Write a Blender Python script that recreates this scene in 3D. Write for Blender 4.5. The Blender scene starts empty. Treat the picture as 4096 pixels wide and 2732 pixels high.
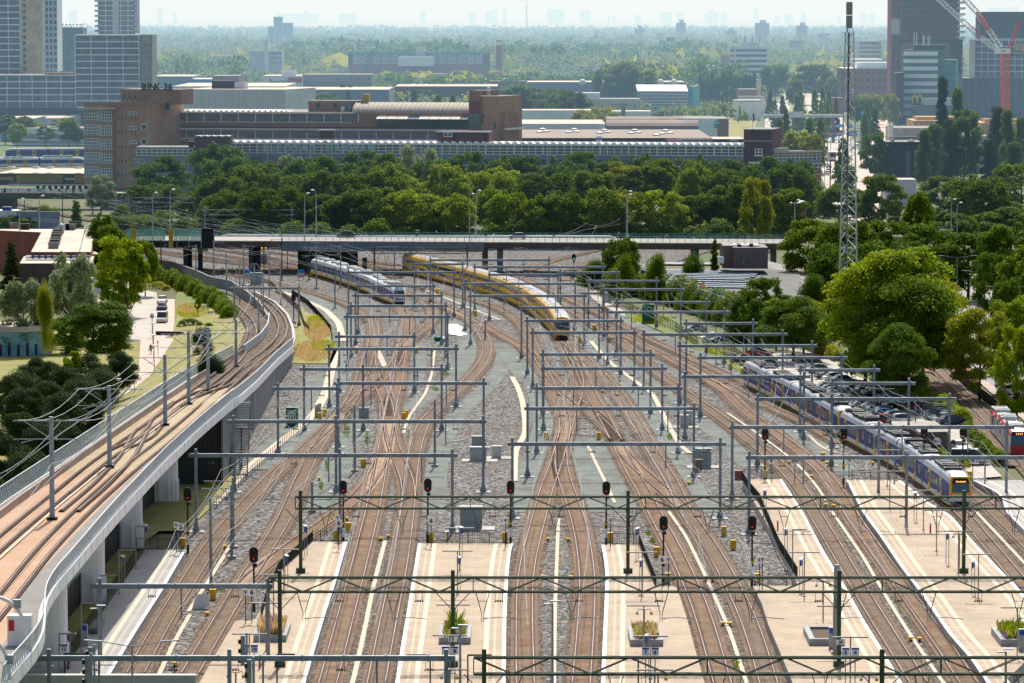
import bpy, math, random
import numpy as np
from mathutils import Vector
from mathutils.geometry import tessellate_polygon
random.seed(7); RNG=np.random.default_rng(7)
SC=bpy.context.scene; COL=SC.collection
# ------------------------------------------------------------------ camera
F=15800.0; HC=56.0; VH=64.0
TH=math.atan((1366-VH)/F); CT,ST=math.cos(TH),math.sin(TH)
cam=bpy.data.objects.new('camera',bpy.data.cameras.new('camera')); COL.objects.link(cam)
cam.location=(0,0,HC); cam.rotation_euler=(math.pi/2-TH,0,0)
cam.data.sensor_width=36; cam.data.lens=36*F/4096; cam.data.clip_start=5; cam.data.clip_end=80000
SC.camera=cam
# tiles: key -> origin x, origin y, scale (measured positions on the ground are turned into world coordinates once, here)
TL={}
for c in range(4):
    for r in range(4): TL['%d%d'%(c,r)]=(1024*c,683*r,2.296)
TL['33']=(3072,2049,1.3115)
TL.update(A=(1300,1080,1.9186),B=(2000,1080,1.9186),C=(2700,1080,1.9186),D=(2000,1547,1.9186),E=(2700,1547,1.9186),F=(600,950,1.9186),N=(0,0,1.0))
def nat(t,x,y):
    ox,oy,s=TL[t]; return ox+x/s, oy+y/s
def unp(u,v,h=0.0,Y=None):
    a=(u-2048)/F; b=-(v-1366)/F
    d=(a, CT+b*ST, -ST+b*CT)
    if Y is not None: k=Y/d[1]; return Vector((a*k,Y,HC+d[2]*k))
    hh=h(500) if callable(h) else h
    for i in range(30 if callable(h) else 1):
        k=(hh-HC)/d[2]
        if callable(h): hh=0.5*hh+0.5*h(d[1]*k)
    return Vector((a*k,d[1]*k,hh))
def G(t,x,y,h=0.0): return unp(*nat(t,x,y),h)
def W(t,pts,h=0.0): return [G(t,x,y,h) for x,y in pts]
def XY(u,Y): return unp(u,400,Y=Y).x
def ZZ(v,Y): return unp(2048,v,Y=Y).z
def lerp(a,b,t): return a+(b-a)*t
def zdeck(Y):
    if Y<390: return 11.0
    if Y<490: return lerp(11.0,8.6,(Y-390)/100)
    if Y<550: return lerp(8.6,5.6,(Y-490)/60)
    if Y<635: return lerp(5.6,2.8,(Y-550)/85)
    if Y<780: return lerp(2.8,0.0,(Y-635)/145)
    return 0.0
# ------------------------------------------------------------------ mesh builder
class MB:
    def __init__(s): s.v=[]; s.f=[]; s.m=[]; s.mi=0
    def mat(s,i): s.mi=i; return s
    def face(s,pts):
        n=len(s.v); s.v.extend([tuple(p) for p in pts]); s.f.append(tuple(range(n,n+len(pts)))); s.m.append(s.mi)
    def box(s,c,d,rz=0.0,bottom=True):
        cx,cy,cz=c; dx,dy,dz=d[0]/2,d[1]/2,d[2]/2; ca,sa=math.cos(rz),math.sin(rz); n=len(s.v)
        for z in (-dz,dz):
            for x,y in ((-dx,-dy),(dx,-dy),(dx,dy),(-dx,dy)): s.v.append((cx+x*ca-y*sa,cy+x*sa+y*ca,cz+z))
        fs=[(4,5,6,7),(0,1,5,4),(1,2,6,5),(2,3,7,6),(3,0,4,7)]
        if bottom: fs.append((3,2,1,0))
        for q in fs: s.f.append(tuple(n+i for i in q)); s.m.append(s.mi)
    def bar(s,p,q,w,h=None):
        h=w if h is None else h
        p=Vector(p);q=Vector(q);d=q-p
        if d.length<1e-6: return
        d.normalize(); up=Vector((0,0,1)) if abs(d.z)<0.95 else Vector((0,1,0))
        a=d.cross(up).normalized(); b=a.cross(d).normalized(); n=len(s.v)
        for e in (p,q):
            for i,j in ((-1,-1),(1,-1),(1,1),(-1,1)): s.v.append(tuple(e+a*(w/2*i)+b*(h/2*j)))
        for qd in ((0,1,2,3),(7,6,5,4),(0,4,5,1),(1,5,6,2),(2,6,7,3),(3,7,4,0)): s.f.append(tuple(n+i for i in qd)); s.m.append(s.mi)
    def tube(s,pts,r,n=8,cap=True):
        pts=[Vector(p) for p in pts]; rings=[]
        rs=r if isinstance(r,(list,tuple)) else [r]*len(pts)
        for i,p in enumerate(pts):
            d=(pts[min(i+1,len(pts)-1)]-pts[max(i-1,0)])
            if d.length<1e-6: d=Vector((0,0,1))
            d.normalize(); up=Vector((0,0,1)) if abs(d.z)<0.9 else Vector((0,1,0))
            a=d.cross(up).normalized(); b=a.cross(d).normalized(); k=len(s.v)
            for j in range(n):
                t=2*math.pi*j/n; s.v.append(tuple(p+a*(rs[i]*math.cos(t))+b*(rs[i]*math.sin(t))))
            rings.append(k)
        for k0,k1 in zip(rings,rings[1:]):
            for j in range(n):
                s.f.append((k0+j,k0+(j+1)%n,k1+(j+1)%n,k1+j)); s.m.append(s.mi)
        if cap:
            s.f.append(tuple(rings[0]+j for j in range(n))); s.m.append(s.mi)
            s.f.append(tuple(rings[-1]+j for j in reversed(range(n)))); s.m.append(s.mi)
    def poly(s,pts,z=None):
        P=[Vector((p[0],p[1],p[2] if (z is None and len(p)>2) else (z or 0))) for p in pts]
        n=len(s.v); s.v.extend([tuple(p) for p in P])
        for t in tessellate_polygon([P]):
            a,b,c=(P[i] for i in t)
            if (b-a).cross(c-a).z<0: t=(t[0],t[2],t[1])
            s.f.append(tuple(n+i for i in t)); s.m.append(s.mi)
    def prism(s,pts,z0,z1,top=True,tm=None):
        ar=sum(pts[i][0]*pts[(i+1)%len(pts)][1]-pts[(i+1)%len(pts)][0]*pts[i][1] for i in range(len(pts)))
        if ar<0: pts=list(reversed(pts))
        m=len(pts)
        for i in range(m):
            a,b=pts[i],pts[(i+1)%m]
            s.face([(a[0],a[1],z0),(b[0],b[1],z0),(b[0],b[1],z1),(a[0],a[1],z1)])
        if top:
            o=s.mi
            if tm is not None: s.mi=tm
            s.poly([(p[0],p[1]) for p in pts],z1); s.mi=o
    def ribbon(s,L,R):
        for i in range(len(L)-1): s.face([L[i],R[i],R[i+1],L[i+1]])
    def strip(s,path,w,dz=0.0,h=0.0,off=0.0):
        L=offset(path,off-w/2); R=offset(path,off+w/2)
        up=Vector((0,0,dz+h))
        s.ribbon([p+up for p in L],[p+up for p in R])
        if h>0:
            lo=Vector((0,0,dz))
            for S_ in (L,R):
                for i in range(len(S_)-1): s.face([S_[i]+lo,S_[i+1]+lo,S_[i+1]+up,S_[i]+up])
            for i in (0,-1): s.face([L[i]+lo,R[i]+lo,R[i]+up,L[i]+up])
    def sphere(s,c,r,n=8,m=5,sz=1.0):
        rings=[]
        for i in range(m+1):
            t=math.pi*i/m; k=len(s.v)
            for j in range(n):
                a=2*math.pi*j/n; s.v.append((c[0]+r*math.sin(t)*math.cos(a),c[1]+r*math.sin(t)*math.sin(a),c[2]+r*sz*math.cos(t)))
            rings.append(k)
        for k0,k1 in zip(rings,rings[1:]):
            for j in range(n): s.f.append((k0+j,k1+j,k1+(j+1)%n,k0+(j+1)%n)); s.m.append(s.mi)
    def mesh(s,name,mats):
        me=bpy.data.meshes.new(name); me.from_pydata(s.v,[],s.f)
        if not isinstance(mats,(list,tuple)): mats=[mats]
        for m in mats: me.materials.append(m)
        if len(mats)>1: me.polygons.foreach_set('material_index',s.m)
        me.update(); return me
    def build(s,name,mats,parent=None,loc=None):
        o=bpy.data.objects.new(name,s.mesh(name,mats)); COL.objects.link(o)
        if parent: o.parent=parent
        if loc: o.location=loc
        return o
def offset(path,d):
    out=[]
    for i,p in enumerate(path):
        a=path[max(i-1,0)]; b=path[min(i+1,len(path)-1)]
        t=Vector((b.x-a.x,b.y-a.y,0))
        if t.length<1e-9: t=Vector((0,1,0))
        t.normalize(); out.append(p+Vector((t.y,-t.x,0))*d)
    return out
def resamp(pts,step):
    pts=[Vector(p) for p in pts]; out=[pts[0].copy()]; rem=step
    for a,b in zip(pts,pts[1:]):
        L=(b-a).length; pos=0.0
        while L-pos>=rem:
            pos+=rem; out.append(a.lerp(b,pos/L)); rem=step
        rem-=(L-pos)
    if (out[-1]-pts[-1]).length>step*0.3: out.append(pts[-1].copy())
    return out
def smooth(pts,step=2.0,win=9.0):
    p=np.array([tuple(q) for q in resamp(pts,1.0)]); n=len(p)
    if n<5: return [Vector(q) for q in pts]
    k=int(win)
    for it in range(2):
        q=p.copy()
        for i in range(n):
            w=min(k,i,n-1-i)
            q[i]=p[i-w:i+w+1].mean(axis=0)
        p=q
    return resamp([Vector(q) for q in p],step)
def tag(o,label=None,cat=None,group=None,kind=None):
    if label: o['label']=label
    if cat: o['category']=cat
    if group: o['group']=group
    if kind: o['kind']=kind
    return o
def empty(name,loc=(0,0,0),label=None,cat=None,group=None,rz=0.0):
    o=bpy.data.objects.new(name,None); COL.objects.link(o); o.location=loc; o.rotation_euler=(0,0,rz)
    return tag(o,label,cat,group)
KIDS={}
def copy_tree(o,parent=None):
    c=o.copy(); COL.objects.link(c); c.parent=parent
    for ch in list(o.children): copy_tree(ch,c)
    return c
def inst(proto,loc,rz=0.0,sc=None,label=None,group=None,used=set()):
    if proto.name not in used: used.add(proto.name); o=proto
    else: o=copy_tree(proto)
    o.location=loc; o.rotation_euler=(0,0,rz)
    if sc is not None: o.scale=sc if isinstance(sc,(tuple,list)) else (sc,sc,sc)
    if label: o['label']=label
    if group: o['group']=group
    return o
def ordn(i):
    w=['first','second','third','fourth','fifth','sixth','seventh','eighth','ninth','tenth']
    if i<=10: return w[i-1]
    return '%d%s'%(i,'th' if 10<=i%100<=20 else {1:'st',2:'nd',3:'rd'}.get(i%10,'th'))
# ------------------------------------------------------------------ materials
MATS={}
def _new(name):
    m=bpy.data.materials.new(name); m.use_nodes=True; nt=m.node_tree; nt.nodes.clear()
    out=nt.nodes.new('ShaderNodeOutputMaterial'); b=nt.nodes.new('ShaderNodeBsdfPrincipled')
    nt.links.new(b.outputs[0],out.inputs[0]); return m,nt,b,out
def mat(name,col,rough=0.75,var=0.18,scale=0.6,metal=0.0,col2=None,bump=0.0,fine=0.0,spec=0.35,trans=0.0,alpha=1.0):
    if name in MATS: return MATS[name]
    m,nt,b,out=_new(name); N=nt.nodes; L=nt.links
    b.inputs['Roughness'].default_value=rough; b.inputs['Metallic'].default_value=metal
    b.inputs['Specular IOR Level'].default_value=spec
    if alpha<1: b.inputs['Alpha'].default_value=alpha
    if trans: b.inputs['Transmission Weight'].default_value=trans
    geo=N.new('ShaderNodeNewGeometry')
    n1=N.new('ShaderNodeTexNoise'); n1.inputs['Scale'].default_value=scale; n1.inputs['Detail'].default_value=6; n1.inputs['Roughness'].default_value=0.65
    L.new(geo.outputs['Position'],n1.inputs['Vector'])
    mr=N.new('ShaderNodeMapRange'); mr.inputs[1].default_value=0.3; mr.inputs[2].default_value=0.7; L.new(n1.outputs[0],mr.inputs[0])
    mx=N.new('ShaderNodeMix'); mx.data_type='RGBA'; L.new(mr.outputs[0],mx.inputs[0])
    c=list(col)+[1]; c2=list(col2)+[1] if col2 else [x*(1-var*1.6) for x in col]+[1]
    mx.inputs[6].default_value=[min(1,x*(1+(0 if col2 else var*0.6))) for x in c[:3]]+[1]; mx.inputs[7].default_value=c2
    src=mx.outputs[2]
    if fine>0:
        n2=N.new('ShaderNodeTexNoise'); n2.inputs['Scale'].default_value=7; n2.inputs['Detail'].default_value=3; L.new(geo.outputs['Position'],n2.inputs['Vector'])
        m2=N.new('ShaderNodeMapRange'); m2.inputs[1].default_value=0.3; m2.inputs[2].default_value=0.7; m2.inputs[3].default_value=1-fine; m2.inputs[4].default_value=1+fine; L.new(n2.outputs[0],m2.inputs[0])
        mm=N.new('ShaderNodeMix'); mm.data_type='RGBA'; mm.blend_type='MULTIPLY'; mm.inputs[0].default_value=1
        L.new(src,mm.inputs[6]); L.new(m2.outputs[0],mm.inputs[7]); src=mm.outputs[2]
    L.new(src,b.inputs['Base Color'])
    if bump>0:
        bp=N.new('ShaderNodeBump'); bp.inputs['Strength'].default_value=bump; bp.inputs['Distance'].default_value=0.05; L.new(n1.outputs[0],bp.inputs['Height']); L.new(bp.outputs[0],b.inputs['Normal'])
    MATS[name]=m; return m
def mat_stones(name,cols,scale=5.0,patch=None,patch_scale=0.08,patch_amt=0.5):
    if name in MATS: return MATS[name]
    m,nt,b,out=_new(name); N=nt.nodes; L=nt.links; b.inputs['Roughness'].default_value=0.95; b.inputs['Specular IOR Level'].default_value=0.1
    geo=N.new('ShaderNodeNewGeometry'); vo=N.new('ShaderNodeTexVoronoi'); vo.inputs['Scale'].default_value=scale; L.new(geo.outputs['Position'],vo.inputs['Vector'])
    sep=N.new('ShaderNodeSeparateColor'); L.new(vo.outputs['Color'],sep.inputs[0])
    cr=N.new('ShaderNodeValToRGB'); L.new(sep.outputs[0],cr.inputs[0]); e=cr.color_ramp.elements
    while len(e)<len(cols): e.new(0.5)
    for i,c in enumerate(cols): e[i].position=i/(len(cols)-1); e[i].color=list(c)+[1]
    src=cr.outputs[0]
    if patch:
        n1=N.new('ShaderNodeTexNoise'); n1.inputs['Scale'].default_value=patch_scale; n1.inputs['Detail'].default_value=5; L.new(geo.outputs['Position'],n1.inputs['Vector'])
        mr=N.new('ShaderNodeMapRange'); mr.inputs[1].default_value=0.42; mr.inputs[2].default_value=0.68; mr.inputs[4].default_value=patch_amt; L.new(n1.outputs[0],mr.inputs[0])
        mx=N.new('ShaderNodeMix'); mx.data_type='RGBA'; L.new(mr.outputs[0],mx.inputs[0]); L.new(src,mx.inputs[6]); mx.inputs[7].default_value=list(patch)+[1]; src=mx.outputs[2]
    L.new(src,b.inputs['Base Color']); MATS[name]=m; return m
def mat_brick(name,c1,c2,mortar,sc=1.0,bw=0.5,rh=0.25,rough=0.9,ms=0.02):
    if name in MATS: return MATS[name]
    m,nt,b,out=_new(name); N=nt.nodes; L=nt.links; b.inputs['Roughness'].default_value=rough; b.inputs['Specular IOR Level'].default_value=0.2
    geo=N.new('ShaderNodeNewGeometry'); br=N.new('ShaderNodeTexBrick'); L.new(geo.outputs['Position'],br.inputs['Vector'])
    br.inputs['Color1'].default_value=list(c1)+[1]; br.inputs['Color2'].default_value=list(c2)+[1]; br.inputs['Mortar'].default_value=list(mortar)+[1]
    br.inputs['Scale'].default_value=sc; br.inputs['Brick Width'].default_value=bw; br.inputs['Row Height'].default_value=rh; br.inputs['Mortar Size'].default_value=ms
    n1=N.new('ShaderNodeTexNoise'); n1.inputs['Scale'].default_value=0.25; n1.inputs['Detail'].default_value=8; n1.inputs['Roughness'].default_value=0.7; L.new(geo.outputs['Position'],n1.inputs['Vector'])
    m2=N.new('ShaderNodeMapRange'); m2.inputs[1].default_value=0.3; m2.inputs[2].default_value=0.7; m2.inputs[3].default_value=0.82; m2.inputs[4].default_value=1.12; L.new(n1.outputs[0],m2.inputs[0])
    mm=N.new('ShaderNodeMix'); mm.data_type='RGBA'; mm.blend_type='MULTIPLY'; mm.inputs[0].default_value=1; L.new(br.outputs[0],mm.inputs[6]); L.new(m2.outputs[0],mm.inputs[7])
    L.new(mm.outputs[2],b.inputs['Base Color']); MATS[name]=m; return m
def mat_leaf(name,c1,c2,trl=0.35):
    if name in MATS: return MATS[name]
    m,nt,b,out=_new(name); N=nt.nodes; L=nt.links
    geo=N.new('ShaderNodeNewGeometry'); oi=N.new('ShaderNodeObjectInfo'); cr=N.new('ShaderNodeMix'); cr.data_type='RGBA'
    ad=N.new('ShaderNodeMath'); ad.operation='MULTIPLY_ADD'; L.new(geo.outputs['Random Per Island'],ad.inputs[0]); ad.inputs[1].default_value=0.6
    o2=N.new('ShaderNodeMath'); o2.operation='MULTIPLY'; L.new(oi.outputs['Random'],o2.inputs[0]); o2.inputs[1].default_value=0.45; L.new(o2.outputs[0],ad.inputs[2])
    L.new(ad.outputs[0],cr.inputs[0]); cr.inputs[6].default_value=list(c1)+[1]; cr.inputs[7].default_value=list(c2)+[1]
    b.inputs['Roughness'].default_value=0.6; b.inputs['Specular IOR Level'].default_value=0.12
    L.new(cr.outputs[2],b.inputs['Base Color'])
    tr=N.new('ShaderNodeBsdfTranslucent'); L.new(cr.outputs[2],tr.inputs['Color'])
    ms=N.new('ShaderNodeMixShader'); ms.inputs[0].default_value=trl; L.new(b.outputs[0],ms.inputs[1]); L.new(tr.outputs[0],ms.inputs[2]); L.new(ms.outputs[0],out.inputs[0])
    MATS[name]=m; return m
def mat_emit(name,col,st):
    if name in MATS: return MATS[name]
    m,nt,b,out=_new(name); b.inputs['Base Color'].default_value=[x*0.3 for x in col]+[1]
    b.inputs['Emission Color'].default_value=list(col)+[1]; b.inputs['Emission Strength'].default_value=st; MATS[name]=m; return m
BALLAST=mat_stones('ballast_stones',[(0.025,0.025,0.028),(0.085,0.083,0.082),(0.17,0.165,0.16),(0.42,0.41,0.39)],3.4,(0.135,0.11,0.085),0.05,0.35)
BALLAST_R=mat_stones('rusty_ballast',[(0.02,0.017,0.015),(0.08,0.062,0.05),(0.14,0.11,0.085),(0.32,0.26,0.21)],3.6,(0.17,0.10,0.06),0.12,0.45)
SLEEP=mat('sleeper_concrete',(0.46,0.35,0.25),0.9,0.25,.5,col2=(0.29,0.195,0.125),fine=0.25)
SLEEPW=mat('sleeper_timber',(0.52,0.37,0.25),0.9,0.25,0.4,col2=(0.33,0.19,0.11),fine=0.3)
RUST=mat('rail_rust',(0.060,0.024,0.014),0.8,0.3,2)
STEEL=mat('rail_head_steel',(0.34,0.25,0.21),0.5,0.35,.15,metal=0.75)
GRAVELG=mat_stones('green_grey_grit',[(0.15,0.17,0.158),(0.205,0.232,0.214),(0.25,0.282,0.26)],5.0,(0.125,0.12,0.11),0.28,0.75)
CONC=mat('concrete',(0.50,0.48,0.44),0.85,0.2,0.5,fine=0.08)
CONCD=mat('dark_concrete',(0.22,0.22,0.22),0.9,0.25,0.4,fine=0.1)
TROUGH=mat('cable_trough',(0.68,0.54,0.40),0.85,0.15,2,fine=0.08)
PAVE=mat_brick('platform_paving',(0.50,0.405,0.30),(0.45,0.36,0.265),(0.36,0.29,0.21),1.0,1.8,0.9,ms=0.02)
PAVEG=mat_brick('grey_platform_paving',(0.44,0.43,0.41),(0.39,0.385,0.375),(0.33,0.33,0.33),1.0,0.6,0.3,ms=0.012)
PCREAM=mat('cream_guide_tiles',(0.70,0.60,0.44),0.8,0.08,2)
PWHITE=mat('white_platform_edge',(0.82,0.81,0.78),0.7,0.08,2)
GALV=mat('galvanised_steel',(0.27,0.33,0.385),0.5,0.25,0.8,metal=0.35,fine=0.05)
GALVL=mat('light_galvanised_steel',(0.40,0.45,0.49),0.5,0.2,0.8,metal=0.3)
GREENP=mat('dark_green_paint',(0.05,0.085,0.045),0.5,0.25,1.2)
BLACK=mat('black_paint',(0.015,0.016,0.018),0.5,0.1,1)
WHITE=mat('white_paint',(0.88,0.88,0.87),0.5,0.06,1)
YELLOW=mat('yellow_enamel',(0.88,0.50,0.015),0.5,0.12,2)
REDP=mat('red_paint',(0.55,0.03,0.03),0.45,0.1,1)
BLUEP=mat('blue_sign_paint',(0.02,0.08,0.40),0.45,0.05,1)
GLASSD=mat('dark_window_glass',(0.035,0.05,0.065),0.08,0.3,0.3,spec=0.8)
GLASSB=mat('bluish_window_glass',(0.10,0.15,0.19),0.12,0.4,0.25,spec=0.8,col2=(0.03,0.05,0.07))
GLASSG=mat('green_glass',(0.05,0.22,0.20),0.1,0.4,0.2,spec=0.8,col2=(0.02,0.10,0.10))
ASPH=mat('asphalt',(0.30,0.29,0.275),0.9,0.12,0.3,fine=0.06)
ROADL=mat('bright_worn_road',(0.50,0.46,0.40),0.9,0.12,0.2,fine=0.05)
PINKPATH=mat('pink_paving',(0.62,0.46,0.40),0.9,0.1,0.4,fine=0.05)
GRASS=mat('summer_grass',(0.17,0.20,0.045),0.95,0.2,0.25,col2=(0.34,0.28,0.10),fine=0.35)
GRASSG=mat('green_grass',(0.10,0.16,0.03),0.95,0.2,0.35,col2=(0.20,0.22,0.06),fine=0.4)
FARM=mat('far_land',(0.07,0.11,0.045),0.95,0.2,0.004,col2=(0.13,0.17,0.06))
TRUNK=mat('bark',(0.10,0.075,0.05),0.9,0.25,2)
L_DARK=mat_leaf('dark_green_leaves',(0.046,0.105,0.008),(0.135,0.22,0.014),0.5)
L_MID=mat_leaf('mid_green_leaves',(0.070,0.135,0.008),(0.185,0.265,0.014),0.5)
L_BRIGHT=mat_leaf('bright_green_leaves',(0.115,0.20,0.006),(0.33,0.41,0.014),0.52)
L_WILLOW=mat_leaf('silvery_willow_leaves',(0.14,0.20,0.09),(0.34,0.40,0.20))
L_PURPLE=mat_leaf('purple_leaves',(0.04,0.03,0.03),(0.10,0.07,0.06))
L_PINE=mat_leaf('pine_needles',(0.022,0.048,0.016),(0.07,0.105,0.025),0.3)
L_YEL=mat_leaf('yellow_green_leaves',(0.16,0.21,0.010),(0.42,0.42,0.03),0.5)
# ------------------------------------------------------------------ world, sun, haze
w=bpy.data.worlds.new('World'); SC.world=w; w.use_nodes=True; nt=w.node_tree
SUN_EL=math.radians(50); SUN_AZ=math.radians(4)      # azimuth to the right of the view direction (+Y)
sky=nt.nodes.new('ShaderNodeTexSky'); sky.sky_type='NISHITA'; sky.sun_disc=False; sky.sun_elevation=SUN_EL; sky.sun_rotation=SUN_AZ
sky.air_density=1.0; sky.dust_density=3.5; sky.altitude=10
bg=nt.nodes.get('Background') or nt.nodes.new('ShaderNodeBackground'); bg.inputs[1].default_value=0.14
nt.links.new(sky.outputs[0],bg.inputs[0])
sl=bpy.data.lights.new('sun','SUN'); sl.energy=5.0; sl.angle=math.radians(0.55); sl.color=(1.0,0.94,0.84)
so=bpy.data.objects.new('sun',sl); COL.objects.link(so)
sd=Vector((math.sin(SUN_AZ)*math.cos(SUN_EL),math.cos(SUN_AZ)*math.cos(SUN_EL),math.sin(SUN_EL)))
so.rotation_euler=sd.to_track_quat('Z','Y').to_euler()
SC.view_settings.view_transform='Standard'; SC.view_settings.look='None'; SC.view_settings.exposure=0
SC.render.engine='CYCLES'; SC.cycles.max_bounces=5; SC.cycles.transparent_max_bounces=12; SC.cycles.volume_bounces=0
SC.cycles.use_denoising=True; SC.cycles.diffuse_bounces=3; SC.cycles.glossy_bounces=2; SC.cycles.transmission_bounces=3
SC.cycles.caustics_reflective=False; SC.cycles.caustics_refractive=False
def haze_box(name,y0,y1,z1,sig,Linf):
    mb=MB(); mb.box((0,(y0+y1)/2,z1/2-20),(24000,y1-y0,z1+40))
    m=bpy.data.materials.new(name); m.use_nodes=True; n=m.node_tree; n.nodes.clear()
    out=n.nodes.new('ShaderNodeOutputMaterial'); ab=n.nodes.new('ShaderNodeVolumeAbsorption'); em=n.nodes.new('ShaderNodeEmission'); ad=n.nodes.new('ShaderNodeAddShader')
    S=max(sig); ab.inputs['Density'].default_value=S*1.0001; ab.inputs['Color'].default_value=[1-s/(S*1.0001) for s in sig]+[1]
    e=[s*l for s,l in zip(sig,Linf)]; E=max(e); em.inputs['Color'].default_value=[x/E for x in e]+[1]; em.inputs['Strength'].default_value=E  # emission stands in for sunlight scattered by the haze
    n.links.new(ab.outputs[0],ad.inputs[0]); n.links.new(em.outputs[0],ad.inputs[1]); n.links.new(ad.outputs[0],out.inputs['Volume'])
    o=mb.build(name,m); tag(o,'pale blue summer haze lying over the distant town','haze',kind='stuff'); return o
haze_box('haze',905,60000,210,(1/14500,1/9300,1/6600),(0.915,0.962,0.945))
# ------------------------------------------------------------------ ground sheets
def sheet(name,pts,m,z,label=None,kind='structure',cat=None):
    mb=MB(); mb.poly([(p.x,p.y) for p in pts],z); o=mb.build(name,m)
    tag(o,label or name.replace('_',' '),cat or 'ground',kind=kind); return o
mb=MB(); mb.poly([(-14000,60),(14000,60),(14000,55000),(-14000,55000)],-0.35); tag(mb.build('ground',FARM),'flat green land reaching the horizon','ground',kind='structure')
sheet('near_ground',[Vector(p) for p in ((-300,100,0),(400,100,0),(500,1500,0),(-500,1500,0))],mat('dry_verge',(0.15,0.155,0.07),0.95,0.2,0.08,col2=(0.08,0.10,0.035),fine=0.3),-0.2,'dry grass and soil around the railway yard')
NB=lambda pts,h=0.0:[unp(u,v,h) for u,v in pts]
sheet('ballast_bed',NB([(100,2900),(900,1880),(1085,1480),(1290,1335),(900,1170),(560,1055),(300,1010),(250,925),(3150,925),(2900,985),(2480,1120),(2375,1205),(2520,1250),(2700,1338),(2830,1405),(3050,1510),(3330,1640),(3700,1790),(3900,1895),(4250,2060),(4500,2950)]),BALLAST,0.0,'grey ballast stones covering the railway yard')
# green-grey grit walkways
def walk(name,t,pts,wd,m=GRAVELG,z=0.012,label=None,h=0.0):
    p=smooth(W(t,pts) if t else pts,2.0,5); mb=MB(); mb.strip(p,wd,z,h); o=mb.build(name,m); tag(o,label or 'green-grey grit walkway between tracks','path',kind='structure'); return o
GW=[('12',[(800,60),(770,300),(735,620),(760,760)],2.4),('12',[(940,720),(850,880),(760,1030),(690,1250),(620,1568)],4.2),
('12',[(1960,20),(1930,250),(1780,380),(1560,500),(1420,620)],2.6),('12',[(2300,60),(2240,290),(2080,460),(1880,630),(1760,830),(1680,1020),(1635,1400),(1640,1568)],2.7),
('22',[(60,150),(150,290),(215,430),(270,620),(290,780),(245,930),(170,1150),(100,1400),(60,1568)],2.8),('22',[(640,-100),(800,90),(960,280),(1130,470),(1270,650),(1390,850),(1450,1000),(1600,1250),(1780,1568)],2.9),
('22',[(1080,170),(1250,320),(1420,470),(1520,570)],1.8),('22',[(640,880),(655,1050),(730,1300),(790,1568)],2.8),('22',[(760,900),(860,1080),(970,1320),(1060,1568)],4.2),
('E',[(200,250),(330,370),(450,480),(590,620)],3.0),('E',[(830,300),(960,370),(1100,460),(1230,570),(1320,680)],3.4),('A',[(700,110),(900,190),(1100,270),(1340,390)],3.2),('A',[(1000,390),(1060,480),(1100,600),(1040,720),(980,800)],2.8),
('B',[(830,320),(1000,400),(1150,470),(1330,560)],2.6),('A',[(740,560),(715,640),(730,760),(690,890)],2.2),('B',[(0,560),(60,640),(150,760),(230,860)],3.6),
('11',[(0,1010),(200,1080),(420,1150),(650,1250),(790,1400),(760,1568)],5.0),('C',[(100,600),(280,690),(470,780),(650,860)],3.0),('12',[(640,300),(560,560),(380,830),(180,1010),(0,1180)],5.5)]
for i,(t,p,wd) in enumerate(GW): walk('grit_walkway',t,p,wd,z=0.010+0.004*i,label='green-grey grit walkway in the railway yard, '+ordn(i+1))
# cable troughs (tan concrete lids)
TR=[('13',[(1185,270),(1145,430),(1110,560),(1075,700),(985,1150),(890,1568),(870,1640)],0.42),('23',[(427,65),(410,500),(395,900),(385,1568),(383,1640)],0.36),('23',[(1440,0),(1600,230),(1760,560),(1870,800),(2000,1100),(2150,1568),(2180,1640)],0.36),
('33',[(335,0),(500,240),(620,450),(740,640),(915,896),(950,940)],0.36),('E',[(400,205),(640,370),(860,530),(1000,660),(1110,800),(1160,880)],0.36),('03',[(2120,310),(1900,660),(1730,920)],0.4),('03',[(1750,940),(1600,1200),(1430,1568),(1400,1640)],0.4),
('22',[(0,330),(60,440),(100,570),(118,700),(125,850),(60,960),(30,1000),(20,1290)],0.8),('D',[(670,450),(740,600),(800,720),(880,896)],0.4),('22',[(720,0),(900,200),(1170,400),(1290,480),(1390,680),(1480,850),(1560,980),(1640,1035)],0.7),
('12',[(1640,90),(1615,300),(1560,480),(1400,700),(1355,850)],0.4),('12',[(740,80),(700,240),(640,480),(540,670),(380,810),(200,950),(0,1110),(-100,1190),(-400,1500)],1.3),('11',[(160,1090),(400,1170),(640,1280),(760,1400),(800,1568)],1.2),
('A',[(340,510),(400,620),(460,745)],0.9),('33',[(1090,0),(1343,270),(1400,330)],0.36),('A',[(1340,385),(1100,290),(900,210),(760,150)],0.5),('E',[(1030,380),(1130,480),(1230,520),(1343,525)],0.4)]
for i,(t,p,wd) in enumerate(TR): walk('cable_trough',t,p,wd,TROUGH,0.09,'tan concrete cable trough lids in the railway yard, '+ordn(i+1),0.03)
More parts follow.
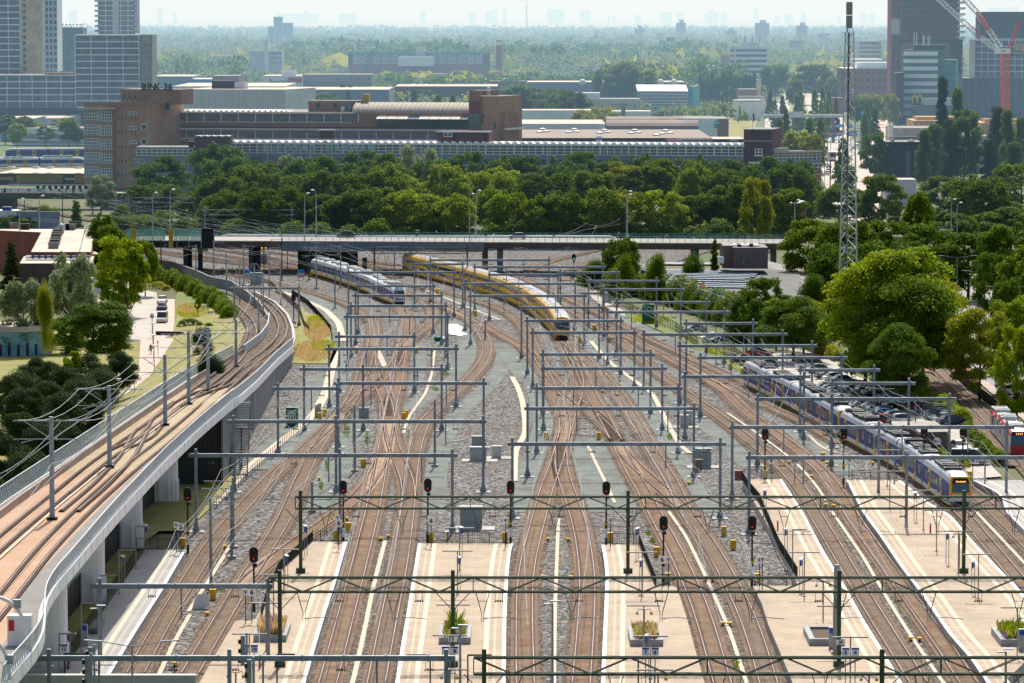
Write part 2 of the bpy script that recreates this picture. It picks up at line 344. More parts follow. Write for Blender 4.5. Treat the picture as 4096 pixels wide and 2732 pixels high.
# grass patches
def patch(t,pts,m,z,label,name='grass_patch',h=0.0):
    P=[p for p in W(t,pts,h)]; return sheet(name,P,m,z+(h if not callable(h) else 0),label,'stuff','grass')
patch('12',[(330,-20),(420,-330),(480,-200),(700,20),(745,90),(690,210),(330,205)],GRASS,0.12,'dry yellow grass beside the end of the viaduct wall')
patch('11',[(400,1280),(560,1340),(690,1480),(690,1600),(330,1600),(430,1500)],GRASS,0.125,'long dry grass between the black railings and curved track')
patch('02',[(1510,1180),(2100,1165),(2200,1250),(1900,1568),(1700,1750),(1300,1750),(1200,1568)],GRASS,0.13,'shaded grass under the tram viaduct')
patch('03',[(870,-100),(1700,0),(1250,345),(1030,650),(800,990),(560,1350),(480,1700),(-200,1700),(100,1400),(400,1000)],GRASS,0.135,'shaded grass strip beside the left platform')
patch('C',[(250,600),(410,610),(410,690),(680,850),(640,870),(420,740),(250,640)],GRASSG,0.14,'green grass verge beside the car park fence')
patch('B',[(960,330),(1343,360),(1343,520),(1150,440),(960,350)],GRASSG,0.145,'grass verge beside the green box')
patch('C',[(0,380),(190,520),(250,640),(120,600),(0,500)],GRASSG,0.15,'grass verge by the mesh fence')
patch('30',[(0,960),(700,940),(560,1120),(300,1080),(0,1080)],GRASS,-0.1,'dry meadow beside the boulevard')
patch('20',[(1600,1000),(2300,960),(2200,1290),(1500,1290)],GRASS,-0.1,'yellow dry meadow behind the halls')
# ------------------------------------------------------------------ railway tracks
def track(pts,label,h=0.0,bed=True,sl=SLEEP,swin=9,group='railway tracks of the station throat',sl_w=2.5):
    p=smooth(pts,2.0,swin); root=empty('railway_track',p[0],label,'railway track',group); loc=-p[0]
    q=[v+loc for v in p]
    if bed:
        mb=MB(); mb.strip(q,3.3,0.05+random.random()*0.02); tag(mb.build('ballast_strip',BALLAST_R,root))
    s=resamp(q,0.62); mb=MB()
    for i in range(len(s)-1):
        d=s[i+1]-s[i]; a_=math.atan2(-d.x,d.y)
        if sl_w>2.1: mb.box(s[i]+Vector((0,0,0.11)),(sl_w,0.27,0.12),a_,bottom=False)
        else:
            for e in (-.753,.753): mb.box(s[i]+Vector((e*math.cos(a_),e*math.sin(a_),0.10)),(.5,0.33,0.10),a_,bottom=False)
    o=mb.build('sleeper_row',sl,root); tag(o,kind='stuff')
    for sgn in (-1,1):
        mb=MB(); mb.strip(q,0.42,0.165,0.015,sgn*0.753); mb.strip(q,0.16,0.175,0.08,sgn*0.753); mb.mat(1); mb.strip(q,0.045,0.255,0.012,sgn*0.753)
        mb.build('rail',[RUST,STEEL],root)
    return p
TP={}
def T(key,pts,label,**k): TP[key]=track(pts,label,**k)
T('T1',W('03',[(1170,1640),(1220,1545),(1388,1220),(1534,960),(1762,600),(1950,290),(2175,30)])+W('12',[(0,1405),(150,1240),(270,1140),(385,1060),(510,930),(620,830),(720,740),(800,660)]),'leftmost track beside the shaded platform edge, curving away right')
T('T2',W('03',[(1660,1640),(1707,1568),(1855,1310),(2037,1000),(2172,770),(2275,600)])+W('13',[(68,390),(190,190),(300,0)])+W('12',[(400,1300),(480,1130),(535,1020),(600,920),(690,790),(800,660),(880,540),(945,420),(985,300),(1030,160),(1055,85)])+W('A',[(352,620),(378,500),(380,440),(362,400),(320,350),(250,305),(180,270),(100,240),(0,210)])+W('F',[(1150,402),(950,352),(700,300),(400,245),(50,185)]),'track left of the second platform, running away to the upper left bend')
T('C',W('03',[(2230,690),(2300,600)])+W('13',[(80,500),(213,400),(488,200),(790,0)])+W('12',[(925,1440),(1000,1350),(1085,1240),(1130,1140),(1160,1050)]),'slanting connection crossing from the second track to the third',sl=SLEEPW)
T('T3',W('13',[(648,1640),(665,1560),(738,1300),(815,1000),(920,600),(1000,280),(1070,0)])+W('12',[(1110,1350),(1145,1160),(1185,950),(1222,740),(1240,600),(1285,430),(1304,360),(1320,200),(1345,50)])+W('A',[(620,500),(635,420),(628,370),(600,330)])+W('11',[(1303,1238),(1183,1190),(1063,1130),(903,1070),(723,1010),(500,955),(0,860)])+W('F',[(400,150),(0,95)]),'track right of the second platform, leading up to the white and blue train',sl=SLEEPW)
T('T4',W('13',[(1092,1640),(1110,1568),(1178,1200),(1280,700),(1325,480),(1392,0)])+W('12',[(1415,1300),(1445,1060),(1475,940),(1530,770),(1670,620),(1930,385),(2085,215),(2125,100),(2118,0)])+W('11',[(2105,1568),(2070,1490),(1990,1400),(1850,1310),(1700,1240)]),'track left of the wide middle platform, swinging right in a long curve')
T('X1',W('12',[(1400,1450),(1400,1300),(1350,1180),(1290,1050),(1240,900),(1222,740)]),'short crossover between the third and fourth tracks',sl=SLEEPW)
T('X2',W('12',[(1055,85),(1050,200),(1075,300),(1120,400),(1170,480),(1205,570),(1222,700)]),'scissors crossover leaning right above the third track',sl=SLEEPW)
T('X3',W('12',[(800,650),(900,570),(990,490),(1090,410),(1180,330),(1260,240),(1310,150),(1345,50)]),'scissors crossover leaning left above the third track',sl=SLEEPW)
T('X4',W('A',[(600,620),(640,545),(720,490),(800,430),(832,370),(825,310),(780,255),(700,205),(640,175),(500,130)]),'hooked connecting curve right of the white and blue train')
T('DF',W('A',[(700,205),(850,265),(1000,325),(1150,395),(1250,445),(1343,500)])+W('B',[(110,565),(215,625),(275,690),(330,780),(392,896)])+W('D',[(398,20),(455,140),(488,210),(503,280),(500,350),(480,420),(472,450)]),'long diagonal track running down right past the white sheet',sl=SLEEPW)
T('DG',W('F',[(500,80),(900,160),(1343,255)])+W('A',[(250,60),(560,110),(700,130),(900,175),(1100,225),(1343,300)])+W('B',[(80,345),(160,410),(205,490),(245,570),(290,670),(345,770),(430,870),(470,915)])+W('D',[(620,140),(675,190),(785,280),(845,345),(890,410),(905,450)]),'diagonal track left of the yellow train')
T('T5',W('23',[(127,1640),(121,1568),(112,1000),(118,650),(150,440),(210,200),(265,0)])+W('D',[(345,830),(390,705),(440,575),(472,450)])+W('D',[(500,360),(522,280),(562,150),(610,20)])+W('B',[(600,830),(570,740),(520,640),(478,545),(440,475),(345,380),(200,290),(60,225)])+W('11',[(2020,1095),(1690,1008),(1400,940),(1220,890),(1000,850)]),'track right of the wide middle platform, leading up under the yellow train',sl=SLEEPW)
T('T6',W('23',[(632,1640),(637,1568),(672,1150),(694,750),(690,555),(645,230),(585,0)])+W('D',[(530,820),(487,700),(463,575),(472,450)]),'track left of the platform with signs 7 and 6',sl=SLEEPW)
T('T7',W('23',[(1945,1640),(1925,1568),(1810,1140),(1680,755),(1500,370),(1300,0)])+W('D',[(1115,830),(1045,720),(975,590),(905,450),(865,365),(800,245),(750,150),(675,20)])+W('B',[(640,830),(600,730),(540,620),(490,555)]),'track right of the platform with signs 7 and 6',sl=SLEEPW)
T('X7',W('D',[(905,450),(985,560),(1095,665),(1200,755),(1295,835),(1420,950)]),'crossover curving right toward the eighth track',sl=SLEEPW)
T('T8',W('23',[(2370,1640),(2350,1568),(2265,1270),(2155,950),(2025,690),(1900,450),(1760,230),(1585,0)])+W('D',[(1343,780),(1280,680),(1215,575),(1140,440),(1060,300),(980,170),(885,20)])+W('B',[(845,896),(750,775),(650,690),(560,610),(500,560)]),'track left of the platform with signs 5 and 4')
T('T9',W('33',[(815,945),(785,896),(690,750),(590,590),(465,385),(350,185),(238,0)])+W('E',[(1020,875),(930,745),(800,605),(650,485),(470,340),(325,230),(165,115),(30,20)])+W('B',[(1238,820),(1130,735),(1020,640),(930,560),(850,500),(700,405),(500,297),(400,240)]),'track right of the platform with signs 5 and 4')
T('T10',W('33',[(1075,940),(1045,896),(965,770),(840,595),(695,385),(550,185),(422,0)])+W('E',[(1270,835),(1175,710),(1055,585),(905,465),(770,370),(630,265),(510,170),(350,5)])+W('C',[(260,865),(150,790),(0,710)])+W('B',[(1200,640),(1050,560),(880,475),(760,420)]),'track left of the last wide platform, passing the round 24 sign',sl=SLEEPW)
T('T12',W('33',[(1420,500),(1343,395),(1200,230),(1090,95),(1015,0)])+W('32',[(1330,1220),(1000,1040),(700,880),(480,740),(250,610),(40,500)])+W('E',[(690,55)])+W('C',[(600,893),(400,810),(200,718),(0,622)])+W('B',[(1200,560),(1050,490),(940,430),(750,330),(600,262),(500,210),(380,150),(200,80)]),'track under the blue and yellow train')
T('X12',W('C',[(0,690),(120,745),(260,820),(420,905)])+W('E',[(600,115),(780,190),(960,265),(1080,330),(1250,440)]),'diverging track left of the blue and yellow train')
T('T13',W('33',[(1440,260),(1343,155),(1185,0)])+W('32',[(1960,1460),(1800,1330),(1600,1200),(1300,1030),(1000,880)]),'rightmost track beyond the blue and yellow train')
for i,(y0,y1) in enumerate(((830,945),(785,880),(735,815),(700,765))):
    T('U%d'%i,W('01',[(1000,y0-210),(1500,y0-140)])+W('11',[(0,y0),(600,y1),(1300,y1+110),(2100,y1+260)][:3]),'track under the road viaduct, %s of four parallel ones'%ordn(i+1),group='parallel tracks under the road viaduct')
T('R1',W('21',[(20,1010),(100,950),(300,850),(550,785),(780,735),(1000,700)]),'curved track emerging right under the road viaduct')
T('R2',W('21',[(480,1010),(510,930),(640,870),(760,835)]),'short curved siding right under the road viaduct')
T('L1',W('01',[(80,280),(350,345),(600,410),(900,470),(1150,505),(1400,530)]),'track curving below the graffiti bridge on the left')
T('L2',W('01',[(1100,700),(1500,760),(1900,830),(2351,880)]),'track beside the embankment wall, left under the road viaduct')
# ------------------------------------------------------------------ tram viaduct (left)
VR=W('03',[(-60,1700),(30,1568),(280,1290),(368,1130),(375,960),(378,860),(470,700),(620,530),(870,230),(1070,0)],zdeck)+W('02',[(1200,1430),(1500,1110),(1800,830),(2080,590),(2180,520),(2351,370)],zdeck)+W('12',[(170,190),(330,50)],zdeck)
VL=W('02',[(-1400,2700),(-900,2150),(-350,1760),(0,1500),(480,1180),(900,900),(1390,570),(1750,335),(2150,120)],zdeck)
VL2=VL+W('F',[(700,790),(735,700),(650,560),(560,500)],zdeck)
VR2=VR+W('F',[(1110,790),(1100,700),(1060,600),(960,500),(800,420)],zdeck)
def byY(path,n=60):
    p=smooth(path,1.5,3); return p
vl=byY(VL); vr=byY(VR)
def samp(path,m):
    L=[0]
    for a,b in zip(path,path[1:]): L.append(L[-1]+(b-a).length)
    out=[];j=0
    for i in range(m):
        t=L[-1]*i/(m-1)
        while j<len(L)-2 and L[j+1]<t: j+=1
        u=(t-L[j])/max(1e-6,L[j+1]-L[j]); out.append(path[j].lerp(path[j+1],min(1,u)))
    return out
def atY(path,Y):
    for a,b in zip(path,path[1:]):
        if (a.y-Y)*(b.y-Y)<=0 and abs(b.y-a.y)>1e-6: return a.lerp(b,(Y-a.y)/(b.y-a.y))
    return path[0].copy() if abs(path[0].y-Y)<abs(path[-1].y-Y) else path[-1].copy()
DECKC=mat('orange_stained_slab',(0.50,0.33,0.22),0.85,0.2,0.3,col2=(0.42,0.25,0.15),fine=0.12)
DECKY=mat('yellowish_slab',(0.45,0.36,0.22),0.85,0.2,0.3,col2=(0.34,0.25,0.14),fine=0.15)
WALKG=mat('grey_walkway_asphalt',(0.26,0.245,0.23),0.9,0.12,0.4,fine=0.08)
vd=empty('tram_viaduct',vr[0],'white concrete tram viaduct with two tracks curving away on the left','viaduct'); VO=-vr[0]
ys=[y for y in np.arange(262,648,3.0)]
Ls=[atY(vl,y) for y in ys]; Rs=[atY(vr,y) for y in ys]
def cross(f,dz=0.0): return [a.lerp(b,f)+Vector((0,0,dz)) for a,b in zip(Ls,Rs)]
def wid(i): return (Rs[i]-Ls[i]).length
mb=MB()
mb.ribbon([p+VO+Vector((0,0,-0.05)) for p in Ls],[p+VO+Vector((0,0,-0.05)) for p in Rs])
lo=[p+VO+Vector((-0.0,0,-1.3)) for p in cross(0.12)]; lr=[p+VO+Vector((0,0,-1.3)) for p in cross(0.86)]
mb.ribbon(lr,lo); mb.ribbon([p+VO+Vector((0,0,-0.45)) for p in Rs],lr); mb.ribbon(lo,[p+VO+Vector((0,0,-0.45)) for p in Ls])
tag(mb.build('deck',mat('viaduct_underside',(0.62,0.61,0.58),0.8,0.1,0.3),vd))
# right fascia (white)
fo=offset([p+VO for p in Rs],0.35); ri=[p+VO for p in Rs]
mb=MB(); up=Vector((0,0,0.30)); dn=Vector((0,0,-0.75)); 
mb.ribbon([p+up for p in ri],[p+up for p in fo])
for i in range(len(fo)-1): mb.face([fo[i]+dn,fo[i+1]+dn,fo[i+1]+up,fo[i]+up]); mb.face([ri[i]+up,ri[i+1]+up,ri[i+1],ri[i]])
for i in range(len(fo)-1): mb.face([ri[i]+dn,ri[i+1]+dn,fo[i+1]+dn,fo[i]+dn])
mb.build('fascia',mat('bright_white_concrete',(0.95,0.95,0.94),0.6,0.06,0.35,fine=.03),vd); mb=MB()
for p in resamp(fo,4.5): mb.bar(p+dn+Vector((.0,0,.02)),p+up+Vector((0,0,-.02)),.03)
tag(mb.build('joint_row',CONC,vd),kind='stuff')
# surfaces: left walkway, slab, right walkway
def lane(name,f0,f1,z,m,a=0,b=None):
    mb=MB(); A_=cross(f0,z)[a:b]; B_=cross(f1,z)[a:b]; mb.ribbon([p+VO for p in A_],[p+VO for p in B_]); return mb.build(name,m,vd)
lane('side_walkway',0.02,0.15,0.02,WALKG); lane('side_walkway',0.84,0.985,0.024,WALKG)
k=[i for i,y in enumerate(ys) if y<390][-1]; k2=[i for i,y in enumerate(ys) if y<520][-1]
lane('track_slab',0.15,0.84,0.03,DECKC,0,k+1); lane('track_slab',0.15,0.84,0.034,DECKY,k,k2+1); lane('ballast_strip',0.15,0.84,0.038,BALLAST_R,k2,None)
lane('centre_kerb',0.485,0.505,0.16,TROUGH,0,k2)
# kerb wall between left walkway and slab (brownish)
mb=MB(); A_=[p+VO for p in cross(0.155,0.03)]
for i in range(len(A_)-1): mb.face([A_[i],A_[i+1],A_[i+1]+Vector((0,0,0.75)),A_[i]+Vector((0,0,0.75))])
A2=[p+VO for p in cross(0.14,0.78)]; mb.ribbon(A2,[p+Vector((0,0,0.75)) for p in A_]); mb.build('kerb_wall',mat('rusty_kerb_concrete',(0.42,0.33,0.28),0.85,0.2,0.4),vd)
GLP=mat('clear_parapet_glass',(0.55,0.68,0.66),0.08,0.1,1,spec=0.6,alpha=0.45)
def parapet(pts,h,lean,name='glass_panels',gap=1.15):
    q=resamp(pts,gap); mb=MB(); pb=MB()
    for i in range(len(q)-1):
        a,b=q[i],q[i+1]; d=(b-a).normalized(); nrm=Vector((d.y,-d.x,0))*lean
        a2=a+d*0.08; b2=b-d*0.08
        mb.face([a2+Vector((0,0,.12)),b2+Vector((0,0,.12)),b2+nrm+Vector((0,0,h)),a2+nrm+Vector((0,0,h))])
        pb.bar(a,a+nrm*1.05+Vector((0,0,h+0.08)),0.09,0.07)
    pb.tube([p+Vector(((q[min(i+1,len(q)-1)]-q[max(i-1,0)]).normalized().y*lean,-(q[min(i+1,len(q)-1)]-q[max(i-1,0)]).normalized().x*lean,h+0.1)) for i,p in enumerate(q)],0.05,6)
    pb.strip([p+Vector((0,0,0)) for p in q],0.22,0.0,0.10)
    mb.build(name,GLP,vd); pb.build('parapet_frame',mat('silver_parapet_metal',(0.66,0.70,0.73),0.35,0.1,1,metal=0.4),vd)
parapet([p+VO+Vector((0,0,0.30)) for p in offset(Rs,0.15)],1.25,0.18)
parapet([p+VO for p in offset(Ls,0.1)],1.45,-0.25)
# pillars
for (x,y,t) in ((400,1480,'03'),(765,830,'03'),(1130,325,'03'),(1470,1470,'02')):
    g=G(t,x,y); d=atY(Rs,g.y); c=Vector((g.x,g.y,0)); ztop=zdeck(g.y)-1.25; mb=MB()
    n=20; ring=[]
    pts=[(c.x+2.1*math.copysign(abs(math.cos(2*math.pi*i/n))**0.6,math.cos(2*math.pi*i/n)),c.y+1.2*math.copysign(abs(math.sin(2*math.pi*i/n))**0.6,math.sin(2*math.pi*i/n))) for i in range(n)]
    mb.prism([(a+VO.x,b+VO.y) for a,b in pts],VO.z,ztop+VO.z)
    for i in range(0,n):
        a,b=pts[i]; mb.bar((a+VO.x,b+VO.y,VO.z),(a+VO.x,b+VO.y,VO.z+2.6),0.22,0.16)
    mb.build('pillar',mat('bright_white_concrete',(0.85,0.85,0.83)),vd)
# retaining wall (right side, beyond the deck) and embankment
WALLM=mat_brick('graffiti_retaining_wall',(0.30,0.31,0.32),(0.24,0.25,0.26),(0.14,0.14,0.15),1.0,2.4,1.1,ms=0.05)
rw=[p for p in samp(byY(VR2),200) if p.y>468]; wl=empty('retaining_wall',rw[0],'tall grey panelled retaining wall under the curved embankment','wall'); o0=-rw[0]
mb=MB()
for a,b in zip(rw,rw[1:]):
    za=max(a.z,0.3)-0.06; zb=max(b.z,0.3)-0.06
    mb.face([(a.x+o0.x,a.y+o0.y,o0.z),(b.x+o0.x,b.y+o0.y,o0.z),(b.x+o0.x,b.y+o0.y,zb+o0.z),(a.x+o0.x,a.y+o0.y,za+o0.z)])
mb.build('wall_face',WALLM,wl)
mb=MB(); cp=[p+o0 for p in rw]; mb.strip(cp,0.5,-0.05,0.35,-0.1); mb.build('coping',CONC,wl)
mb=MB(); a=rw[0]; mb.box((a.x-4.5+o0.x,a.y+o0.y+1.0,4.0+o0.z),(9,0.4,8.0)); 
for i in range(22): mb.box((a.x-8.8+0.42*i+o0.x,a.y+o0.y+0.72,4.0+o0.z),(0.16,0.14,8.0))
mb.build('ribbed_abutment',mat('dark_ribbed_cladding',(0.05,0.055,0.06),0.6,0.2,1),wl)
# embankment top sheet
E1=[atY(byY(VL2),y) for y in np.arange(590,800,4.0)]; E2=[atY(byY(VR2),y) for y in np.arange(590,800,4.0)]
for a in E1+E2: a.z=zdeck(a.y)-0.03
mb=MB(); mb.ribbon(E1,E2); tag(mb.build('embankment',BALLAST_R),'rusty ballast bed of the curved tram tracks','ground',kind='structure')
mb=MB(); L0=[Vector((a.x-14,a.y,-0.15)) for a in Ls+E1]; mb.ribbon(L0[int(len(Ls)*0.6):],[Vector((a.x,a.y,a.z-0.1)) for a in (Ls+E1)[int(len(Ls)*0.6):]]); tag(mb.build('embankment_slope',GRASS),'grassy slope left of the tram embankment','ground',kind='stuff')
# deck tracks
VT1=W('03',[(-200,480),(0,290),(350,0)],zdeck)+W('02',[(590,1375),(990,1055),(1490,700),(1700,545),(1900,390),(2150,200)],zdeck)+W('F',[(705,880),(775,785),(787,710),(750,630),(650,535),(515,465)],zdeck)
VT2=W('03',[(-200,1110),(0,870),(200,620),(390,370),(750,0)],zdeck)+W('02',[(1110,1240),(1500,930),(1700,760),(1860,625),(2351,170)],zdeck)+W('F',[(885,893),(1000,785),(1025,700),(1000,620),(930,535),(825,460),(670,400),(500,350),(300,290),(100,245),(0,225)],zdeck)
track(VT1,'left tram track on the viaduct, running onto the curved embankment',bed=False,sl=mat('dark_rail_fastening',(0.075,0.035,0.022),0.9,0.2,2),sl_w=2.0,group='tram tracks on the viaduct')
track(VT2,'right tram track on the viaduct, nearest the white parapet',bed=False,sl=MATS['dark_rail_fastening'],sl_w=2.0,group='tram tracks on the viaduct')
for i,(pts,lb) in enumerate((([(640,1568),(900,1350),(1030,1210),(1160,1080),(1230,960),(1290,830),(1390,760),(1550,650)],'scissors crossover on the tram viaduct, lower left to upper right'),([(560,1400),(800,1200),(1010,1040),(1150,960),(1300,930),(1420,800),(1470,690),(1650,560)],'scissors crossover on the tram viaduct, starting on the left track'),([(1480,700),(1700,540),(1830,480),(2000,430),(2200,330),(2351,200)],'upper crossover between the tram tracks near the stairs'))):
    track(W('02',pts,lambda Y:zdeck(Y)+0.02),lb,bed=False,sl=MATS['dark_rail_fastening'],sl_w=1.9,swin=6,group='tram crossovers')
# stairs
st=empty('staircase',G('02',2200,1180),'steel staircase climbing from the yard to the tram viaduct','staircase'); mb=MB(); base=G('02',2190,1240); top=G('02',2230,560,8.2)
n=34; d=top-base; dirv=Vector((d.x,d.y,0))
for i in range(n):
    p=base+d*(i/(n-1))-st.location; mb.box(p,(2.0,0.34,0.06),0.1)
mb.build('steps',GALV,st); mb=MB()
for sx in (-1.05,1.05):
    a=base-st.location+Vector((sx,0,0)); b=top-st.location+Vector((sx,0,0)); mb.bar(a,b,0.08,0.3); mb.bar(a+Vector((0,0,1.1)),b+Vector((0,0,1.1)),0.06); 
    for i in range(12): q=a.lerp(b,i/11); mb.bar(q,q+Vector((0,0,1.1)),0.05)
for f in (0.33,0.66): q=(base+d*f)-st.location; mb.box(q,(2.2,1.6,0.1)); mb.bar(q,Vector((q.x,q.y,-st.location.z+0)),0.16)
mb.build('handrail',BLACK,st)
# ------------------------------------------------------------------ fences and railings
def railing(name,pts,label,h=1.1,step=0.18,m=BLACK,cat='railing',group=None,solid=False,post=2.2,z=0.0):
    p=resamp(pts,0.9); o=-p[0]; r=empty(name,p[0],label,cat,group); q=[v+o+Vector((0,0,z)) for v in p]; mb=MB()
    for zz in (0.08,h): mb.strip(q,0.06,zz,0.05)
    mb.build('rail',m,r)
    mb=MB()
    for v in resamp(q,post): mb.bar(v,v+Vector((0,0,h+0.1)),0.08)
    mb.build('post',m,r) if False else tag(mb.build('post_row',m,r),kind='stuff')
    mb=MB()
    if solid:
        for a,b in zip(q,q[1:]): mb.face([a+Vector((0,0,.1)),b+Vector((0,0,.1)),b+Vector((0,0,h)),a+Vector((0,0,h))])
    elif step:
        for v in resamp(q,step): mb.bar(v+Vector((0,0,.1)),v+Vector((0,0,h)),0.025)
    if mb.f: mb.build('bars',m,r)
    return r
PH=0.84
railing('platform_railing',W('13',[(520,268),(385,398),(205,560),(100,800),(45,985)],PH),'black railing slanting along the second platform edge',step=0.14)
railing('platform_railing',W('13',[(785,270),(530,268)],PH),'black railing across the end of the second platform')
railing('platform_railing',W('13',[(1565,282),(2300,288)],PH),'black railing across the end of the wide middle platform')
railing('platform_railing',W('23',[(925,293),(1165,295)],PH),'black railing across the narrow platform end right of the wide middle platform')
railing('platform_railing',W('23',[(1170,297),(1320,680)],PH),'black railing slanting between a platform and grit, ending at the stepped signal',step=0.14)
railing('platform_railing',W('23',[(1320,676),(1440,674)],PH),'short black railing on the step of the platform with signs 7 and 6')
railing('platform_railing',W('E',[(510,708),(560,790),(650,896)],PH)+W('33',[(60,200),(155,350)],PH),'longest black railing, slanting down beside the empty planter platform',step=0.12)
railing('platform_railing',W('33',[(0,383),(105,383)],PH),'short black railing at the step above the empty planter')
railing('platform_railing',W('E',[(520,705),(760,708)],PH),'black railing at the platform end next to the brick red box')
railing('platform_railing',W('32',[(770,1268),(1180,1268)],PH),'black railing across the end of the last wide platform')
railing('platform_railing',W('03',[(1255,340),(1650,340)],PH),'black railing across the end of the shaded platform under the viaduct')
railing('security_fence',W('03',[(100,1620),(310,1330),(440,1220),(760,830)]),'tall black panel fence under the tram viaduct, nearest length',h=3.0,solid=True,cat='fence',group='black panel fences under the viaduct')
railing('security_fence',W('03',[(880,600),(1122,310)]),'tall black panel fence under the tram viaduct, middle length',h=3.0,solid=True,cat='fence',group='black panel fences under the viaduct')
railing('security_fence',W('03',[(1225,120),(1320,0)])+W('02',[(1420,1480)]),'tall black panel fence under the tram viaduct, farther length',h=3.0,solid=True,cat='fence',group='black panel fences under the viaduct')
railing('yard_railing',W('12',[(490,760),(330,880),(190,1020),(0,1190)])+W('02',[(2150,1370),(1960,1550)]),'thin railing beside the tan yard path',m=GALV,step=0,cat='railing')
railing('yard_fence',W('11',[(0,1010),(130,1060),(270,1180),(400,1300),(440,1430),(490,1490)]),'brown post and rail fence beside the curved tram track',m=mat('brown_timber',(0.16,0.11,0.07),0.9,0.2,2),step=0.5,cat='fence')
railing('yard_fence',W('11',[(330,1140),(480,1240),(600,1370),(690,1480),(700,1560)]),'black curved railing above the dry grass',step=0.25,cat='fence')
railing('yard_fence',W('B',[(690,240),(830,250),(1000,330),(1150,400),(1340,470)])+W('C',[(180,600),(420,650),(640,790),(690,850)]),'green mesh fence between the yard and the car park',h=1.8,m=GREENP,step=0.4,cat='fence')
railing('yard_fence',W('32',[(700,640),(1010,760),(1300,860),(1480,930)]),'dark mesh fence in front of the car park',h=1.6,m=GREENP,step=0.5,cat='fence')
railing('tram_fence',W('32',[(1750,360),(1880,470),(2080,620),(2300,830),(2450,960)]),'black solid fence beside the rusty tram track',h=1.5,solid=True,cat='fence')
railing('wall_fence',W('01',[(1330,830),(1500,850),(1800,960),(2100,1010),(2351,1080)]),'timber railing above the graffiti wall',m=MATS['brown_timber'],step=0,cat='fence')
# graffiti low wall left (F zone): concrete with paint
gw=W('F',[(0,230),(150,250),(330,310),(480,380),(620,400),(760,500),(850,580),(905,680)]); r=empty('graffiti_wall',gw[0],'long low concrete wall with faded graffiti beside the curved tram track','wall'); mb=MB()
q=smooth([v-gw[0] for v in gw],2,4); mb.strip(q,0.4,0,2.0); mb.build('wall_face',mat_brick('old_wall_concrete',(0.34,0.34,0.33),(0.29,0.29,0.29),(0.2,0.2,0.2),1,3.5,5),r)
nw=W('F',[(915,640),(905,720),(850,800),(720,896)],zdeck); r=empty('noise_wall',nw[0],'pale ribbed low noise wall between the two tram tracks','wall'); mb=MB(); q=smooth([v-nw[0] for v in nw],1.5,4)
for i in range(4): mb.strip(q,0.18,0.1+0.35*i,0.31)
mb.build('wall_face',mat('pale_grey_panels',(0.50,0.52,0.54),0.6,0.15,1),r)
# ------------------------------------------------------------------ platforms
def platform(name,label,left,right,m,edgeL=True,edgeR=True,wall=CONC,guideL=True,guideR=True):
    L=resamp(left,1.5); R=resamp(right,1.5); o0=-L[0]; r=empty('platform',L[0],label,'platform')
    out=[(p.x+o0.x,p.y+o0.y) for p in L]+[(p.x+o0.x,p.y+o0.y) for p in reversed(R)]
    mb=MB(); mb.prism(out,o0.z,PH+o0.z-0.002,top=False); mb.build('side_wall',wall,r)
    mb=MB(); mb.poly(out,PH+o0.z); mb.build('paving',m,r)
    def lines(path,sg):
        P=smooth([p+o0 for p in path],1.0,4); 
        mb=MB(); mb.strip(P,0.34,0.004,0.0,sg*0.15); mb.build('edge_line',PWHITE,r)
        mb=MB(); mb.strip(P,0.42,0.005,0.0,sg*1.72); mb.build('guide_line',PCREAM,r)
        mb=MB(); D=offset(P,sg*0.98)
        for a,b in zip(D[::1],D[1::1]):
            m_=(a+b)/2; d=b-a; mb.box(m_+Vector((0,0,0.006)),(0.22,0.5,0.006),math.atan2(-d.x,d.y),bottom=False)
        tag(mb.build('dotted_line',PCREAM,r),kind='stuff')
    if edgeL: lines(left,1)
    if edgeR: lines(right,-1)
platform('p12','long shaded grey platform beneath the tram viaduct, sign 12',W('03',[(470,1680),(700,1280),(890,990),(1130,650),(1335,345)],PH),W('03',[(900,1660),(960,1568),(1250,1090),(1500,700),(1708,345)],PH),PAVEG,edgeL=False)
platform('p11','tapering beige platform with the dry grass planter, signs 11 and 10',W('03',[(1780,1640),(1830,1568),(2000,1270),(2165,987),(2340,985)],PH)+W('13',[(100,800),(205,560),(385,400),(520,270)],PH),W('13',[(430,1640),(450,1568),(540,1250),(650,880),(745,600),(800,400),(838,271)],PH),PAVE,edgeL=False)
platform('p9','wide beige middle platform with the flower planter, sign 8',W('13',[(1268,1640),(1280,1568),(1330,1250),(1390,900),(1440,600),(1490,285)],PH),W('13',[(2288,1640),(2290,1568),(2296,1000),(2312,600),(2342,330),(2360,287)],PH),PAVE)
platform('p7','beige platform with signs 7 and 6 and a flower planter',W('23',[(815,1640),(820,1568),(835,1200),(850,900),(862,600),(850,450),(822,297)],PH),W('23',[(1788,1640),(1770,1568),(1680,1250),(1600,950),(1510,679),(1320,677),(1165,297)],PH),PAVE,edgeR=False)
platform('p5','beige platform with signs 5 and 4 and the empty planter',W('33',[(155,940),(130,896),(70,750),(0,585),(-32,480),(-80,386),(155,385),(90,230)],PH)+W('E',[(600,870),(520,708)],PH),W('33',[(735,945),(705,896),(600,720),(500,560),(395,370),(290,200),(185,0)],PH)+W('E',[(820,710)],PH),PAVE,edgeL=False)
platform('p3','last wide beige platform with the red hydrant, right of the round sign',W('33',[(1180,945),(1150,896),(1060,760),(950,640),(800,420),(700,290),(600,140),(497,0)],PH)+W('32',[(870,1568),(720,1270)],PH),W('33',[(1500,640),(1343,430),(1100,180),(955,10)],PH)+W('32',[(1500,1500),(1210,1270)],PH),PAVE)
platform('p1','far right grey platform beside the tram street',W('33',[(1500,250),(1343,90),(1250,0)],PH)+W('32',[(2140,1400),(1885,1275)],PH),W('32',[(3000,1800),(2351,1290),(2330,1272)],PH),PAVEG,edgeR=False)
